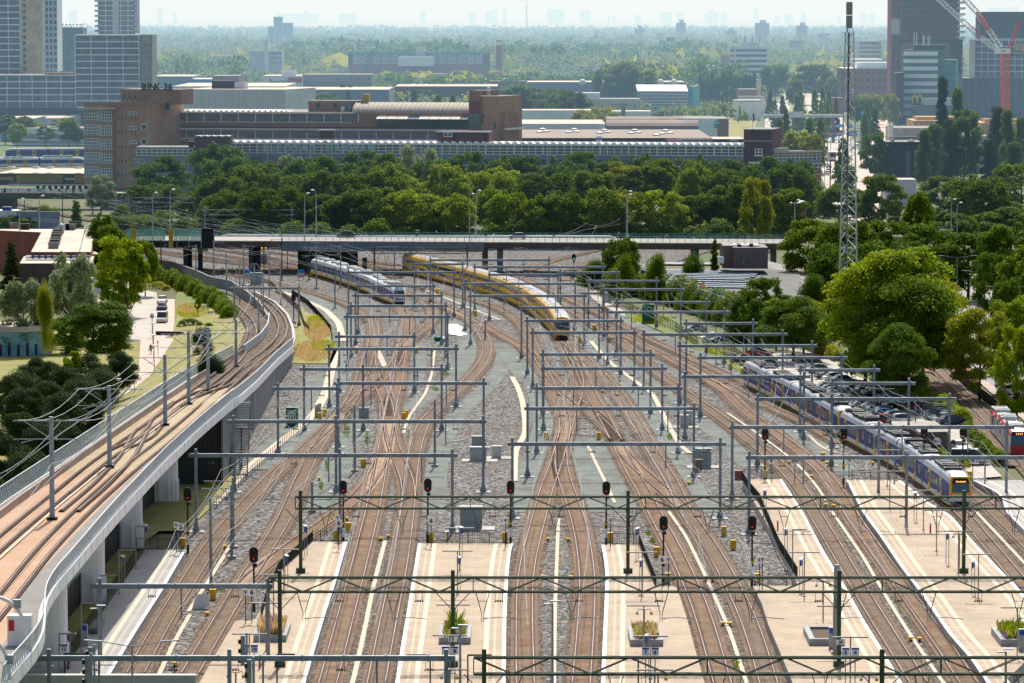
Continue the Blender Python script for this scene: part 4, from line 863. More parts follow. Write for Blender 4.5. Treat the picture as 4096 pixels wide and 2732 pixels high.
# planters
def planter(t,c,label,pl,w=3.2,l=5.2,rz=0.0):
    p=G(t,*c,PH); r=empty('planter',p,label,'planter',None,rz); mb=MB(); hw,hl=w/2,l/2
    for (cx,cy,sx,sy) in ((0,-hl+.25,w,.5),(0,hl-.25,w,.5),(-hw+.25,0,.5,l-1.0),(hw-.25,0,.5,l-1.0)): mb.box((cx,cy,0.30),(sx,sy,0.6))
    mb.build('stone_rim',mat('grey_stone',(0.34,0.36,0.38),0.7,0.1,1),r); mb=MB(); mb.box((0,0,0.22),(w-1.0,l-1.0,0.3)); mb.build('soil',mat('brown_soil',(0.13,0.09,0.06),0.95,0.3,3,fine=0.4),r)
    for nm,m,n,hh,sp in pl:
        mb=MB()
        for i in range(n):
            x=random.uniform(-hw+.5,hw-.5)*sp; y=random.uniform(-hl+.5,hl-.5)*sp; a=random.uniform(0,6.28); L=hh*random.uniform(.5,1.1); dx,dy=math.cos(a)*L*0.4,math.sin(a)*L*0.4; wv=0.045
            px,py=-math.sin(a)*wv,math.cos(a)*wv
            mb.face([(x-px,y-py,.35),(x+px,y+py,.35),(x+dx+px,y+dy+py,.35+L),(x+dx-px,y+dy-py,.35+L)])
        mb.build(nm,m,r)
    return r
STRAW=mat_leaf('straw_grass',(0.55,0.38,0.16),(0.75,0.58,0.30),0.3); LILAC=mat_leaf('lilac_flowers',(0.30,0.10,0.40),(0.5,0.25,0.6),0.3)
planter('13',(150,1130),'stone planter full of dry straw coloured grass',[('grass',STRAW,1500,1.1,1),('blossom',LILAC,60,1.3,.8)],2.9,7.5)
planter('13',(1830,1150),'stone planter with green bush on the wide middle platform',[('foliage',L_YEL,800,0.8,1),('grass',STRAW,300,0.7,1),('blossom',LILAC,160,0.7,1),('shoots',L_BRIGHT,90,2.0,.3)],2.8,7.5)
planter('23',(1225,1170),'stone planter with grasses and purple flowers by the sign 7',[('foliage',L_YEL,800,.75,1),('grass',STRAW,600,.9,1),('blossom',LILAC,300,0.6,1)],2.9,7.5)
planter('33',(292,665),'empty stone planter holding only brown soil',[],3.1,7.5)
planter('33',(1290,670),'stone planter with green shrubs at the right edge',[('foliage',L_YEL,700,1.0,1),('blossom',LILAC,120,.8,1),('shoots',L_BRIGHT,160,1.3,.9)],3.2,7.0)
# yellow boxes & buttons
yb=empty('trackside_box',(0,0,0),'x','trackside box','yellow trackside boxes'); mb=MB(); mb.box((0,0,0.55),(0.55,0.45,0.9)); mb.box((0,0,1.02),(0.62,0.52,0.06)); mb.build('cabinet',YELLOW,yb); mb=MB(); mb.box((0,0,0.06),(0.4,0.3,0.12)); mb.build('foot',CONC,yb)
YB=[('03',1678,325),('03',1955,805),('13',738,260),('13',848,182),('13',1605,275),('13',2287,272),('12',630,690),('12',585,722),('12',1378,700),('12',1360,722),('12',985,1155),('12',922,105),('12',1470,105),('22',318,905),('22',797,905),('22',2005,258),('22',2117,305),('22',2325,1260),('23',900,275),('23',1945,218),('23',2030,345),('23',1328,410),('23',1425,655),('23',2250,658),('32',1852,1270),('32',503,1095),('11',1662,1132),('11',2015,1335),('11',530,780),('21',758,1468),('B',615,560),('B',722,462),('B',812,318),('B',838,555),('C',425,768),('C',517,800),('A',1155,352),('A',860,185),('A',700,640),('A',240,638)]
YB.sort(key=lambda q:nat(*q)[1])
for i,q in enumerate(YB): p=G(*q); inst(yb,p,random.uniform(-.3,.3),None,'small yellow trackside box, %s counted from the far end'%ordn(i+1))
ym=empty('track_magnet',(0,0,0),'x','trackside device','yellow mushroom-shaped devices beside rails'); mb=MB(); mb.tube([(0,0,.25),(0,0,.42)],[0.34,0.24],10); mb.build('cap',YELLOW,ym); mb=MB(); mb.tube([(0,0,0),(0,0,.26)],.1,8); mb.build('stem',BLACK,ym)
YM=[('13',835,78),('13',1147,265),('13',1215,243),('13',1063,632),('23',330,270),('23',515,273),('23',282,615),('23',540,620),('23',1783,642),('23',1840,640),('23',1935,1047),('23',2000,1049),('03',2063,338),('03',1903,955),('03',1603,1420),('33',748,678),('33',795,680),('32',195,1127),('32',325,1258),('32',398,1258),('32',532,1523),('32',603,1531),('32',962,1136),('32',540,1136),('22',1625,1320),('12',580,1278),('22',830,472),('22',990,370)]
YM.sort(key=lambda q:nat(*q)[1])
for i,q in enumerate(YM): inst(ym,G(*q),0,None,'yellow button-like device beside a rail, %s counted from the far end'%ordn(i+1))
for i,q in enumerate((('03',628,1440),('13',33,1440),('33',852,110),('33',51,95))):
    p=G(*q,PH); r=empty('hydrant',p,'small red and white hydrant post on the '+['shaded left platform','platform with dry grass','last wide platform','platform with the empty planter'][i],'hydrant'); mb=MB(); mb.tube([(0,0,0),(0,0,0.95)],.09,8); mb.build('post',REDP,r); mb=MB(); mb.tube([(0,0,.95),(0,0,1.1)],.1,8); mb.build('top',WHITE,r)
# cabinets
def cabinet(t,x,y,w,h,d,label,m,n=2,slab=True,name='equipment_cabinet'):
    p=G(t,x,y); r=empty(name,p,label,'equipment cabinet'); p2=d/2; mb=MB(); mb.box((0,p2,h/2+.1),(w,d,h)); mb.build('body',m,r); mb=MB(); mb.box((0,p2,h+.15),(w+.12,d+.12,.1)); mb.build('lid',m,r)
    for i in range(n): mb=MB(); mb.box((-w/2+w*(i+.5)/n,-0.02,h/2+.1),(w/n-.1,.03,h-.2)); mb.build('door',m,r)
    if slab: mb=MB(); mb.box((0.2,p2-.1,.05),(w+2.4,d+1.8,.1)); mb.build('slab',CONC,r)
    return r
CABM=mat('cabinet_grey',(0.48,0.50,0.47),0.5,0.1,1); CABG=mat('cabinet_grey_green',(0.33,0.38,0.38),0.55,0.15,1)
cabinet('12',2040,1100,2.1,1.6,1.1,'beige grey cabinet with two doors beside the white cabinets',CABM); cabinet('12',2208,1075,1.2,1.4,.9,'white cabinet with four vents on the gravel',CABM,1); cabinet('12',2035,975,1.5,1.3,.8,'beige cabinet behind the two-door one',CABM,2,False)
cabinet('22',1583,790,1.1,1.5,.8,'pale cabinet on a slab left of the walkway',CABM,1); cabinet('22',1612,770,1.3,1.8,.8,'taller pale cabinet behind another',CABM,1,False); cabinet('22',1755,1160,2.0,2.2,1.2,'galvanised steel cabinet with a brown box in front',CABG,3)
cabinet('22',1715,1195,.8,1.3,.5,'brown box in front of the steel cabinet',mat('brown_box',(0.23,0.19,0.12),.6,.1,1),1,False); cabinet('13',1975,158,2.4,2.3,1.4,'grey green transformer cabinet behind the middle platform railing',CABG,2)
cabinet('22',2090,1270,1.1,.9,.8,'brick red box at the end of the platform railing',mat('brick_red_box',(0.35,0.11,0.09),.7,.1,1),1,False); cabinet('11',65,855,2.0,2.2,1,'grey relay cabinet under the road viaduct',CABG,2); cabinet('11',0,1050,2.4,2.4,1,'grey relay cabinet beside the curved tracks',CABG,2)
cabinet('12',555,700,.5,1.6,.4,'narrow grey cabinet beside the tan path',CABG,1,False); cabinet('12',582,700,.5,1.8,.4,'second narrow grey cabinet beside the tan path',CABG,1,False); cabinet('12',990,715,1.4,1.4,.5,'grey box mounted low behind a mast',CABG,2,False)
cabinet('B',828,250,1.3,1.8,.8,'pale box with a blue sign near the side path',CABM,1)
GBOX=mat('green_container',(0.01,0.17,0.08),.45,.12,1)
r=cabinet('12',330,788,1.6,2.5,1.2,'green container with white letters SSC on its front',GBOX,1,False,'storage_container'); txt('SSC',.72,(-.03,-.06,2.05),FACE,WHITE,r); txt('STÜ',.72,(-.03,-.06,1.35),FACE,WHITE,r)
cabinet('21',1252,1405,2.2,3.4,1.4,'tall green box beside the mesh fence',GBOX,2,True,'green_box')
# street lamps bottom-left
def streetlamp(t,x,yl,label,L=2.6,hz=9.0,two=True,m=GALVL,flat=False):
    u,v=nat(t,x,yl); p=unp(u,v,hz); r=empty('street_lamp',(p.x,p.y,0),label,'street lamp'); mb=MB(); mb.tube([(0,0,0),(0,0,hz)],[.11,.06],8); mb.build('pole',m,r)
    for s in ((-1,1) if two else (1,)):
        mb=MB(); mb.tube([(0,0,hz),(s*L*.7,0,hz+.35),(s*L,0,hz+.42)],.04,6); mb.bar((s*L*.75,0,hz+.40),(s*L*1.2,0,hz+.48),.22,.09); mb.build('lamp_arm',m,r)
    return r
streetlamp('03',1213,1235,'double-armed street lamp in front of the left platform track',2.9,10)
streetlamp('31',1738,800,'double-armed street lamp in front of the dark trees, upper one',3.3,9); streetlamp('31',1990,940,'double-armed street lamp above the zebra crossing',3.5,9); streetlamp('31',1890,685,'double-armed street lamp deepest in the dark trees',3,9); streetlamp('31',2185,1085,'double-armed street lamp near the right frame edge',3,8)
for (t,x,y,l) in (('03',905,885,'flat-headed lamp post beside the traffic lights'),('13',1875,1065,'white flat-headed lamp post by the sign 8'),('23',372,842,'flat-headed lamp post between the two tracks'),('33',1248,733,'pale lamp post with a flat head at the right edge')):
    p=unp(*nat(t,x,y),8.2); r=empty('lamp_post',(p.x,p.y,0),l,'lamp post','flat-headed lamp posts'); mb=MB(); mb.tube([(0,0,0),(0,0,8.2)],[.13,.08],8); mb.build('pole',GALVL,r); mb=MB(); mb.box((0.2,0,8.45),(0.75,.45,.08)); mb.box((-.35,0,8.2),(.65,.4,.08)); mb.build('lamp_head',GALVL,r)
def tlight(t,x,y,label,hz):
    p=unp(*nat(t,x,y),hz); r=empty('traffic_light',(p.x,p.y,0),label,'traffic light','traffic lights at the bottom edge'); mb=MB(); mb.bar((0,0,hz-1.2),(0,0,hz+1.2),.34,.3); mb.build('housing',GREENP if False else CABG,r)
    for k in (-.75,0,.75): mb=MB(); mb.tube([(-.35,-.1,hz+k),(-.15,-.1,hz+k)],.22,8); mb.build('hood',BLACK,r)
    mb=MB(); mb.tube([(.3,.1,0),(.3,.1,hz+1.4)],.09,8); mb.build('pole',GALVL,r)
for i,q in enumerate((('03',830,1380),('03',800,1460),('03',2230,1270),('03',2290,1495))): tlight(*q,'traffic light seen from its side, '+['upper one beside the left lamp post','lower one beside the left lamp post','beside the sign 11','at the bottom beside the beige platform'][i],6.5 if i<2 else 6.0)
# white curved arches on the viaduct
for i,(pts,l) in enumerate((([(-300,800),(0,728),(90,770),(160,840),(225,950),(262,1060),(278,1280)],'tall white curved lighting mast leaning over the tram deck'),([(-200,1100),(0,1120),(55,1220),(88,1350),(90,1540)],'second white curved lighting mast at the lower left corner'))):
    b=G('03',pts[-1][0],pts[-1][1],11.3); Y=b.y; r=empty('curved_mast',b,l,'lighting mast'); mb=MB(); Q=[unp(*nat('03',x,y),Y=Y)-b for x,y in pts]; mb.tube(smooth(Q,.5,1)[::-1],[.16]+[.14]*(len(smooth(Q,.5,1))-1),8); mb.build('arch',WHITE,r)
    mb=MB(); q=Q[min(3,len(Q)-2)]; mb.box(q,(.5,.4,.6)); mb.build('collar',GALVL,r)
p=G('03',185,1220,11.0); r=empty('white_cabinet',p,'white cabinet with a red label on the tram stop','cabinet'); mb=MB(); mb.box((0,0,1.1),(1.7,1.0,2.2)); mb.build('body',WHITE,r); mb=MB(); mb.box((-.55,-.52,1.5),(.4,.03,.8)); mb.build('label_plate',REDP,r)
cl=G('03',868,1145,PH); 
r=empty('concrete_bench',G('03',870,1100,PH),'dark stone bench on the shaded platform','bench'); mb=MB(); mb.box((0,1.5,.35),(.9,5.5,.35)); mb.build('seat',CONCD,r); mb=MB(); mb.box((0,1.5,.09),(.7,5.2,.18)); mb.build('base',CONCD,r)
for i,(t,x,y) in enumerate((('03',778,1225),('33',335,715),('33',1330,725))): r=empty('ticket_pillar',G(t,x,y,PH),['silver and blue pillar on the shaded platform','silver pillar beside the empty planter','silver pillar beside the right planter'][i],'ticket pillar'); mb=MB(); mb.box((0,0,.95),(.55,.4,1.9)); mb.build('body',GALVL,r); mb=MB(); mb.box((0,-.22,1.6),(.45,.03,.45)); mb.build('panel',BLUEP,r)
for i,(x0,x1,y) in enumerate(((100,1800,1548),)):
    a=G('03',x0,y,4.6); b=G('03',x1,y,4.6); r=empty('road_barrier',a,'pale concrete road parapet along the bottom edge','parapet'); mb=MB(); mb.bar((0,0,0),b-a,.8,1.0); mb.build('parapet',CABM,r)
# black sign frames
for i,(t,xa,xb,y) in enumerate((('03',595,810,1300),('13',192,360,1305),('13',1380,1600,1312),('13',1945,2165,1312),('23',1160,1465,1340))):
    a=unp(*nat(t,xa,y),4.3); b=unp(*nat(t,xb,y),4.3); r=empty('black_sign_frame',(a.x,a.y,PH),'thin black angular sign frame at the bottom, %s from the left'%ordn(i+1),'frame','black sign frames'); mb=MB(); L=b.x-a.x; z=4.3-PH
    mb.bar((0,0,z),(L,0,z),.1,.14); X=L if i==2 else 0; mb.bar((X,0,0),(X,0,z),.12); mb.build('frame',BLACK,r)
wp=G('03',1830,890); r=empty('white_board',wp,'white folded board standing between the left tracks','board'); mb=MB(); mb.face([(-.7,0,0),(.5,0,0),(.75,.3,1.4),(-.35,.3,1.4)]); mb.face([(.5,0,0),(.9,.6,.2),(.9,.5,1.0),(.75,.3,1.4)]); mb.build('panel',PWHITE,r)
cw=empty('white_sheet',G('A',990,470),'crumpled white plastic sheet lying in the yard','plastic sheet'); mb=MB(); q=[(-1.3,-5),(-.5,-9),(1.4,-12),(2.6,-8),(1.2,-1),(1.6,6),(0.4,14),(-1.2,15),(-1.6,6)]; mb.poly([(a,b) for a,b in q],.16); mb.build('sheet',WHITE,cw)
gb=empty('green_bag',G('A',865,545),'green and white bag heap beside the white sheet','bag'); mb=MB(); mb.sphere((0,0,.4),.75,9,6,.7); mb.build('green_part',GBOX,gb); mb=MB(); mb.sphere((.9,.4,.3),.7,9,6,.6); mb.build('white_part',WHITE,gb)
# ------------------------------------------------------------------ trains
class Path:
    def __init__(s,pts,win=9): s.p=smooth(pts,1.0,win)
    def at(s,d):
        i=int(d); i=max(0,min(len(s.p)-2,i)); f=max(0.0,d-i); a,b=s.p[i],s.p[i+1]; q=a+(b-a)*f; t=(b-a); t.z=0; t.normalize(); return q,t
def sweep(mb,path,secs,prof,mi,o0,side=1):
    """secs: list of (s, width scale, z scale, z low add); prof: [(x,z)...]"""
    rings=[]
    for (s,wx,wz) in secs:
        q,t=path.at(s); nx=Vector((t.y,-t.x,0)); n=len(mb.v)
        for (x,z) in prof: mb.v.append(tuple(q+o0+nx*(x*wx)+Vector((0,0,0.35+(z-0.35)*wz))))
        rings.append(n)
    m=len(prof)
    for a,b in zip(rings,rings[1:]):
        for j in range(m-1): mb.f.append((a+j,a+j+1,b+j+1,b+j)); mb.m.append(mi[j])
    for k,e in ((0,rings[0]),(1,rings[-1])): mb.f.append(tuple(e+j for j in range(m))); mb.m.append(mi[-1])
def sidebox(mb,path,s0,s1,x,z0,z1,o0,th=0.03):
    q0,t=path.at(s0); q1,_=path.at(s1); nx=Vector((t.y,-t.x,0)); sg=1 if x>0 else -1
    A=[q0+o0+nx*(x+sg*th),q1+o0+nx*(x+sg*th)]; B=[q0+o0+nx*(x-sg*0.05),q1+o0+nx*(x-sg*0.05)]
    f=lambda p,z:(p.x,p.y,p.z+z)
    mb.face([f(A[0],z0),f(A[1],z0),f(A[1],z1),f(A[0],z1)])
    mb.face([f(B[0],z1),f(B[1],z1),f(A[1],z1),f(A[0],z1)]); mb.face([f(B[0],z0),f(B[1],z0),f(A[1],z0),f(A[0],z0)])
    mb.face([f(A[0],z0),f(B[0],z0),f(B[0],z1),f(A[0],z1)]); mb.face([f(A[1],z0),f(B[1],z0),f(B[1],z1),f(A[1],z1)])
TB=mat('train_blue',(0.020,0.075,0.27),0.5,0.08,1,spec=0.25); TY=mat('train_yellow',(0.98,0.56,0.008),0.45,0.08,1,spec=0.3); TW=mat('train_white',(0.85,0.85,0.84),0.35,0.08,1,spec=0.5)
TS=mat('train_silver_roof',(0.42,0.47,0.53),0.4,0.12,1,metal=0.2); TK=mat('train_black_roof',(0.05,0.055,0.06),0.6,0.2,1); TG=mat('train_grey_roof',(0.50,0.51,0.51),0.5,0.2,1)
TGW=mat('train_window_glass',(0.03,0.045,0.08),0.2,0.1,1,spec=0.5); TR_=mat('tram_red',(0.55,0.02,0.03),0.35,0.05,1,spec=0.5); TEAL=mat('windscreen_glass',(0.02,0.07,0.11),0.06,0.2,1,spec=0.9)
def bogies(path,s0,L,o0,root):
    for s in (s0+2.8,s0+L-2.8):
        mb=MB(); q,t=path.at(s); rz=math.atan2(-t.x,t.y); c=q+o0; mb.box((c.x,c.y,c.z+0.55),(2.3,3.0,0.45),rz)
        for e in (-1.1,1.1):
            w_=c+t*e; nx=Vector((t.y,-t.x,0)); mb.tube([w_-nx*1.1+Vector((0,0,.72)),w_+nx*1.1+Vector((0,0,.72))],.45,12)
        mb.build('bogie',BLACK,root)
def train(name,label,pts,cars,L,prof,mi,mats,doors,wins,roofkit,nose,group=None,start=0.0,hw=1.41,nosemats=None,sides=(-1,1),rear=True,face='sng',win=9):
    path=Path(pts,win) if not isinstance(pts,Path) else pts
    q0,t0=path.at(start); r=empty(name,q0,label,'train',group); o0=-q0
    for k in range(cars):
        s0=start+k*L+0.35; s1=start+(k+1)*L-0.35; mb=MB(); secs=[]
        if k==0: secs+= [(s0-0.1,)+nose[0],(s0+0.5,)+nose[1],(s0+1.4,)+nose[2],(s0+2.8,1,1)]; a=s0+4
        else: secs+=[(s0,1,1)]; a=s0+2
        b=s1-2
        if k==cars-1 and rear: b=s1-4
        n=max(2,int((b-a)/3)); secs+=[(a+(b-a)*i/n,1,1) for i in range(n+1)]
        if k==cars-1 and rear: secs+=[(s1-2.8,1,1),(s1-1.4,)+nose[2],(s1-.5,)+nose[1],(s1+.1,)+nose[0]]
        else: secs+=[(s1,1,1)]
        sweep(mb,path,secs,prof,mi,o0); mb.build('car_body',mats,r)
        if k<cars-1:
            mb=MB(); sweep(mb,path,[(s1-.05,.9,.93),(s1+.75,.9,.93)],prof,[0]*len(mi),o0); mb.build('gangway',BLACK,r)
        for sd in sides:
            lo=3.6 if k==0 else .8; hi=L-(3.6 if (k==cars-1 and rear) else .8)
            for dpos in doors:
                if lo<dpos<hi: mb=MB(); sidebox(mb,path,start+k*L+dpos-.65,start+k*L+dpos+.65,sd*hw,.75,3.1,o0,.04); mb.mat(1); sidebox(mb,path,start+k*L+dpos-.45,start+k*L+dpos-.08,sd*hw,1.6,2.8,o0,.06); sidebox(mb,path,start+k*L+dpos+.08,start+k*L+dpos+.45,sd*hw,1.6,2.8,o0,.06); mb.build('door',[TY if face!='tram' else TW,TGW],r)
            for (z0,z1,wl,gap,w0,w1) in wins:
                x=max(lo,w0)
                while x+wl<min(hi,L-w0):
                    if all(not(x<dp+.9 and x+wl>dp-.9) for dp in doors): mb=MB(); sidebox(mb,path,start+k*L+x,start+k*L+x+wl,sd*hw,z0,z1,o0,.02); mb.build('window',TGW,r)
                    x+=wl+gap
        bogies(path,start+k*L,L,o0,r)
        if roofkit:
            x=2.5 if k else 4.5
            while x<L-3.5:
                l=random.choice((1.6,2.2,3.0)); h=random.choice((.25,.35,.5)); q,t=path.at(start+k*L+x+l/2); rz=math.atan2(-t.x,t.y); c=q+o0; w_=random.choice((1.5,1.9,2.1)); mb=MB()
                zt=prof[len(prof)//2][1]; mb.box((c.x,c.y,c.z+zt+h/2),(w_,l,h),rz); mb.box((c.x,c.y,c.z+zt+h+.04),(w_*.8,l*.3,.08),rz)
                mb.build('roof_unit',TK if roofkit==1 else TG,r); x+=l+.35
    # cab front
    q,t=path.at(start+.2); c=q+o0-t*0.32; nx=Vector((t.y,-t.x,0)); H=prof[len(prof)//2][1]
    def fp(x,z,d=0.0): return c+nx*x+Vector((0,0,z))-t*d
    def quad(nm,x0,x1,z0,z1,m,d0=.06,d1=None,tp=1.0):
        mb=MB(); d1=d0 if d1 is None else d1; a=[fp(x0,z0,d0),fp(x1,z0,d0),fp(x1*tp,z1,d1),fp(x0*tp,z1,d1)]; bk=[v+t*.3 for v in a]; mb.face(a)
        for i in range(4): j=(i+1)%4; mb.face([a[i],bk[i],bk[j],a[j]])
        return mb.build(nm,m,r)
    rz=math.atan2(-t.x,t.y)
    if face=='sng':
        quad('cab_surround',-1.3,1.3,1.75,3.75,TY,.18,-.25,.86); quad('windscreen',-1.0,1.0,2.0,3.05,TEAL,.24,.1,.92); quad('destination_panel',-1.0,1.0,3.05,3.6,BLACK,.14,-.1,.8); quad('lower_front',-1.25,1.25,.95,1.75,TW,.22,.2,1); quad('coupler_hood',-.7,.7,.35,1.0,BLACK,.5,.3,1)
        for sx in (-1,1): quad('tail_lamp',sx*1.08-.13,sx*1.08+.13,1.72,1.88,LRED,.27)
        if label.find('Dordrecht')>=0 or True:
            o=txt('Dordrecht',.26,fp(0,3.25,.2),(math.pi/2-.2,0,rz),LAMB,r,'destination_text')
    elif face=='dd':
        quad('cab_surround',-1.3,1.3,1.0,2.0,TY,.12,.1,1); quad('windscreen',-1.15,1.15,2.0,3.3,TEAL,.12,-.2,.95); quad('cab_roof',-1.1,1.1,3.3,4.1,TY,-.15,-.7,.8); quad('coupler',-.9,.9,.4,1.0,BLACK,.3,.2,1)
        for sx in (-1,1): quad('lamp',sx*.95-.14,sx*.95+.14,1.15,1.38,LRED if sx<0 else TW,.17)
    elif face=='slt':
        quad('windscreen',-.95,.95,2.15,3.05,TEAL,.15,-.15,.92); quad('cab_lower',-1.2,1.2,1.0,2.1,TW,.2,.15,1); quad('cab_stripe',-.75,.75,1.35,1.55,TB,.24); quad('cab_brow',-1.05,1.05,3.1,3.7,TW,-.1,-.5,.8); quad('coupler',-.8,.8,.4,1.0,BLACK,.4,.25,1)
        for sx in (-1,1): quad('tail_lamp',sx*.9-.1,sx*.9+.1,1.75,1.9,LRED,.24)
    elif face=='tram':
        quad('windscreen',-1.05,1.05,1.5,2.75,TEAL,.14,-.1,.95); quad('destination_panel',-1.0,1.0,2.75,3.2,BLACK,-.05,-.2,.9); quad('front_skirt',-1.1,1.1,.35,1.5,TR_,.16,.14,1)
        txt('5 2 2 2',.3,fp(0,2.95,.1),(math.pi/2,0,rz),LAMB,r,'destination_text')
    return r,path
NOSE=[(.80,.80),(.90,.90),(.97,.97)]
SP=[(-1.25,.35),(-1.38,.62),(-1.41,1.15),(-1.41,3.2),(-1.25,3.75),(-.95,4.0),(0,4.05),(.95,4.0),(1.25,3.75),(1.41,3.2),(1.41,1.15),(1.38,.62),(1.25,.35)]
smi=[1,2,0,3,3,4,4,3,3,0,2,1,4]
t12=W('32',[(1765,1545),(1330,1220),(1000,1040),(700,880),(480,740),(250,610),(40,500)])+W('E',[(690,55)])+W('C',[(600,893),(400,810),(200,718)])
sngp=Path(t12)
train('passenger_train','blue white and yellow electric train standing at the last wide platform, black roof units',sngp,4,18.95,SP,smi,[TB,TY,TW,TS,TG],[5.2,13.4],[(1.75,2.85,1.5,.35,1.0,0)],1,NOSE,group=None,face='sng')
train('passenger_train','blue white and yellow electric train coupled behind, beside the parked cars',sngp,4,18.95,SP,smi,[TB,TY,TW,TS,TG],[5.2,13.4],[(1.75,2.85,1.5,.35,1.0,0)],1,NOSE,start=76.4,face='sng')
DP=[(-1.25,.35),(-1.38,.75),(-1.40,1.25),(-1.40,1.85),(-1.40,2.65),(-1.40,3.3),(-1.34,3.95),(-1.0,4.4),(0,4.6),(1.0,4.4),(1.34,3.95),(1.40,3.3),(1.40,2.65),(1.40,1.85),(1.40,1.25),(1.38,.75),(1.25,.35)]
dmi=[1,1,0,1,0,1,4,3,3,4,1,0,1,0,1,1,1]
ddpts=W('B',[(478,545),(440,475),(345,380),(200,290),(60,225)])+W('11',[(2020,1095),(1690,1008),(1400,940),(1190,882)])
train('double_deck_train','yellow and blue double-deck train curving out from under the road viaduct',ddpts,7,26.5,DP,dmi,[TB,TY,TY,mat('double_deck_roof',(.30,.33,.37),.5,.2,.5),mat('double_deck_shoulder',(.9,.62,.22),.5,.15,.5)],[3.8,22.7],[(1.3,1.8,1.9,.35,5,0),(2.7,3.25,1.9,.35,3,0)],0,[(.95,.90),(.98,.95),(1,.99)],face='dd')
LP_=[(-1.25,.35),(-1.38,.6),(-1.41,1.0),(-1.41,1.55),(-1.41,3.0),(-1.28,3.6),(-.95,3.9),(0,3.95),(.95,3.9),(1.28,3.6),(1.41,3.0),(1.41,1.55),(1.41,1.0),(1.38,.6),(1.25,.35)]
lmi=[4,1,2,0,2,2,3,3,2,2,0,2,1,4,2]
slt=W('11',[(1315,1248),(1303,1238),(1183,1190),(1063,1130),(903,1070),(723,1010),(640,985),(500,955)])
train('passenger_train','white and blue electric train with yellow doors, left of the yellow one',slt,6,15.6,LP_,lmi,[TB,TY,TW,TW,BLACK],[4.6,11.2],[(1.75,2.75,1.4,.4,1.0,0)],2,NOSE,face='slt',win=5)
# tram
tramt=W('32',[(2560,1340),(2351,1110),(2230,960),(2100,815),(1990,690),(1900,590),(1760,450),(1640,320),(1560,250)])
track(tramt,'rusty tram track between the car park and the black fence',group='tram tracks in the street',sl_w=2.2)
track(W('32',[(2300,1150),(2100,930),(1920,750),(1700,560),(1540,420),(1470,330)]),'second rusty tram track beside the green bushes',group='tram tracks in the street',sl_w=2.2)
TPR=[(-1.15,.3),(-1.2,1.3),(-1.2,2.7),(-1.1,3.1),(-.9,3.3),(0,3.35),(.9,3.3),(1.1,3.1),(1.2,2.7),(1.2,1.3),(1.15,.3)]
train('tram','red and white tram with a red roof edge beside the black fence',W('32',[(2305,1060),(2230,960),(2100,815),(2010,712),(1990,690),(1900,590)]),3,10.5,TPR,[0,2,1,1,2,2,1,1,2,0,0],[TW,TR_,TW],[3,8],[(1.3,2.6,1.5,.25,1,0)],2,[(.9,.9),(.95,.95),(1,1)],face='tram',hw=1.2,win=4)
# long white train behind the road viaduct
wt=[unp(u,500,Y=Y_) for u,Y_ in ((2492,948),(2300,948),(1400,950),(870,955))]
for p in wt: p.z=-0.5
train('white_train','long white high speed train behind the road viaduct railing',wt,6,16.5*1.0,LP_,[0]*15,[mat('dull_white_train',(.48,.50,.50),.5,.15,.5)],[4],[(2.0,2.9,1.2,.5,1,0)],0,[(.5,.45),(.75,.7),(.92,.9)],face='none',sides=(-1,1),win=2)
# ------------------------------------------------------------------ road viaduct
rv=empty('road_viaduct',(0,850,0),'long grey concrete road viaduct crossing the railway, turquoise railings','viaduct'); RO=Vector((0,-850,0))
RL=lambda u0,v0,u1,v1,h:(unp(u0,v0,h),unp(u1,v1,h))
def ry(x): # near edge Y as function of world x
    return 862-(x+80)*0.085
ZD=7.0; xa=XY(510,858); xb=XY(3170,850); RW=19.0
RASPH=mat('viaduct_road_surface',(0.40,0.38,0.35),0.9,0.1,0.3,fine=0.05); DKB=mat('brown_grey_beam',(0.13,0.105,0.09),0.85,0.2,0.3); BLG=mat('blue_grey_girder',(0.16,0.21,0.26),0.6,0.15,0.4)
A_=[Vector((x,ry(x)-850,ZD)) for x in np.linspace(xa,xb,40)]; B_=[Vector((x,ry(x)+RW-850,ZD)) for x in np.linspace(xa,xb,40)]
mb=MB(); mb.ribbon(B_,A_); mb.build('deck',RASPH,rv)
def side(nm,P_,z0,z1,m,i0=0,i1=None,dy=0):
    mb=MB(); Q=P_[i0:i1]
    for a,b in zip(Q,Q[1:]): mb.face([(a.x,a.y+dy,z0),(b.x,b.y+dy,z0),(b.x,b.y+dy,z1),(a.x,a.y+dy,z1)]); mb.face([(a.x,a.y+dy,z0),(b.x,b.y+dy,z0),(b.x,b.y+dy+1.2,z0),(a.x,a.y+dy+1.2,z0)])
    return mb.build(nm,m,rv)
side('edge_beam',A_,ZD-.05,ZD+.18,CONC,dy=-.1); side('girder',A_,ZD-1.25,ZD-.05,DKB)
iA=int(39*(XY(1190,860)-xa)/(xb-xa)); iB=int(39*(XY(1968,860)-xa)/(xb-xa))
side('steel_girder',A_,ZD-2.0,ZD+.02,BLG,iA,iB+1,-.35)
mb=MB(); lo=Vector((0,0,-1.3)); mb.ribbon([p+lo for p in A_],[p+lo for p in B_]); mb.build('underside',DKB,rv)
for i in range(11):
    u=1390+i*0; 
for k,u in enumerate((735,790,1000,1025,1225,1290,1410,1940,2000,2420,2780,3090)):
    x=XY(u,862)
    for dy in (3,14) if k%2==0 else (6,):
        mb=MB(); mb.box((x,ry(x)+dy-850,ZD/2-.7),(1.0 if u<1400 else 1.3,1.0,ZD-1.4)); mb.build('column',BLG if u>1900 else mat('dark_column',(0.07,0.08,0.09),.8,.2,1),rv)
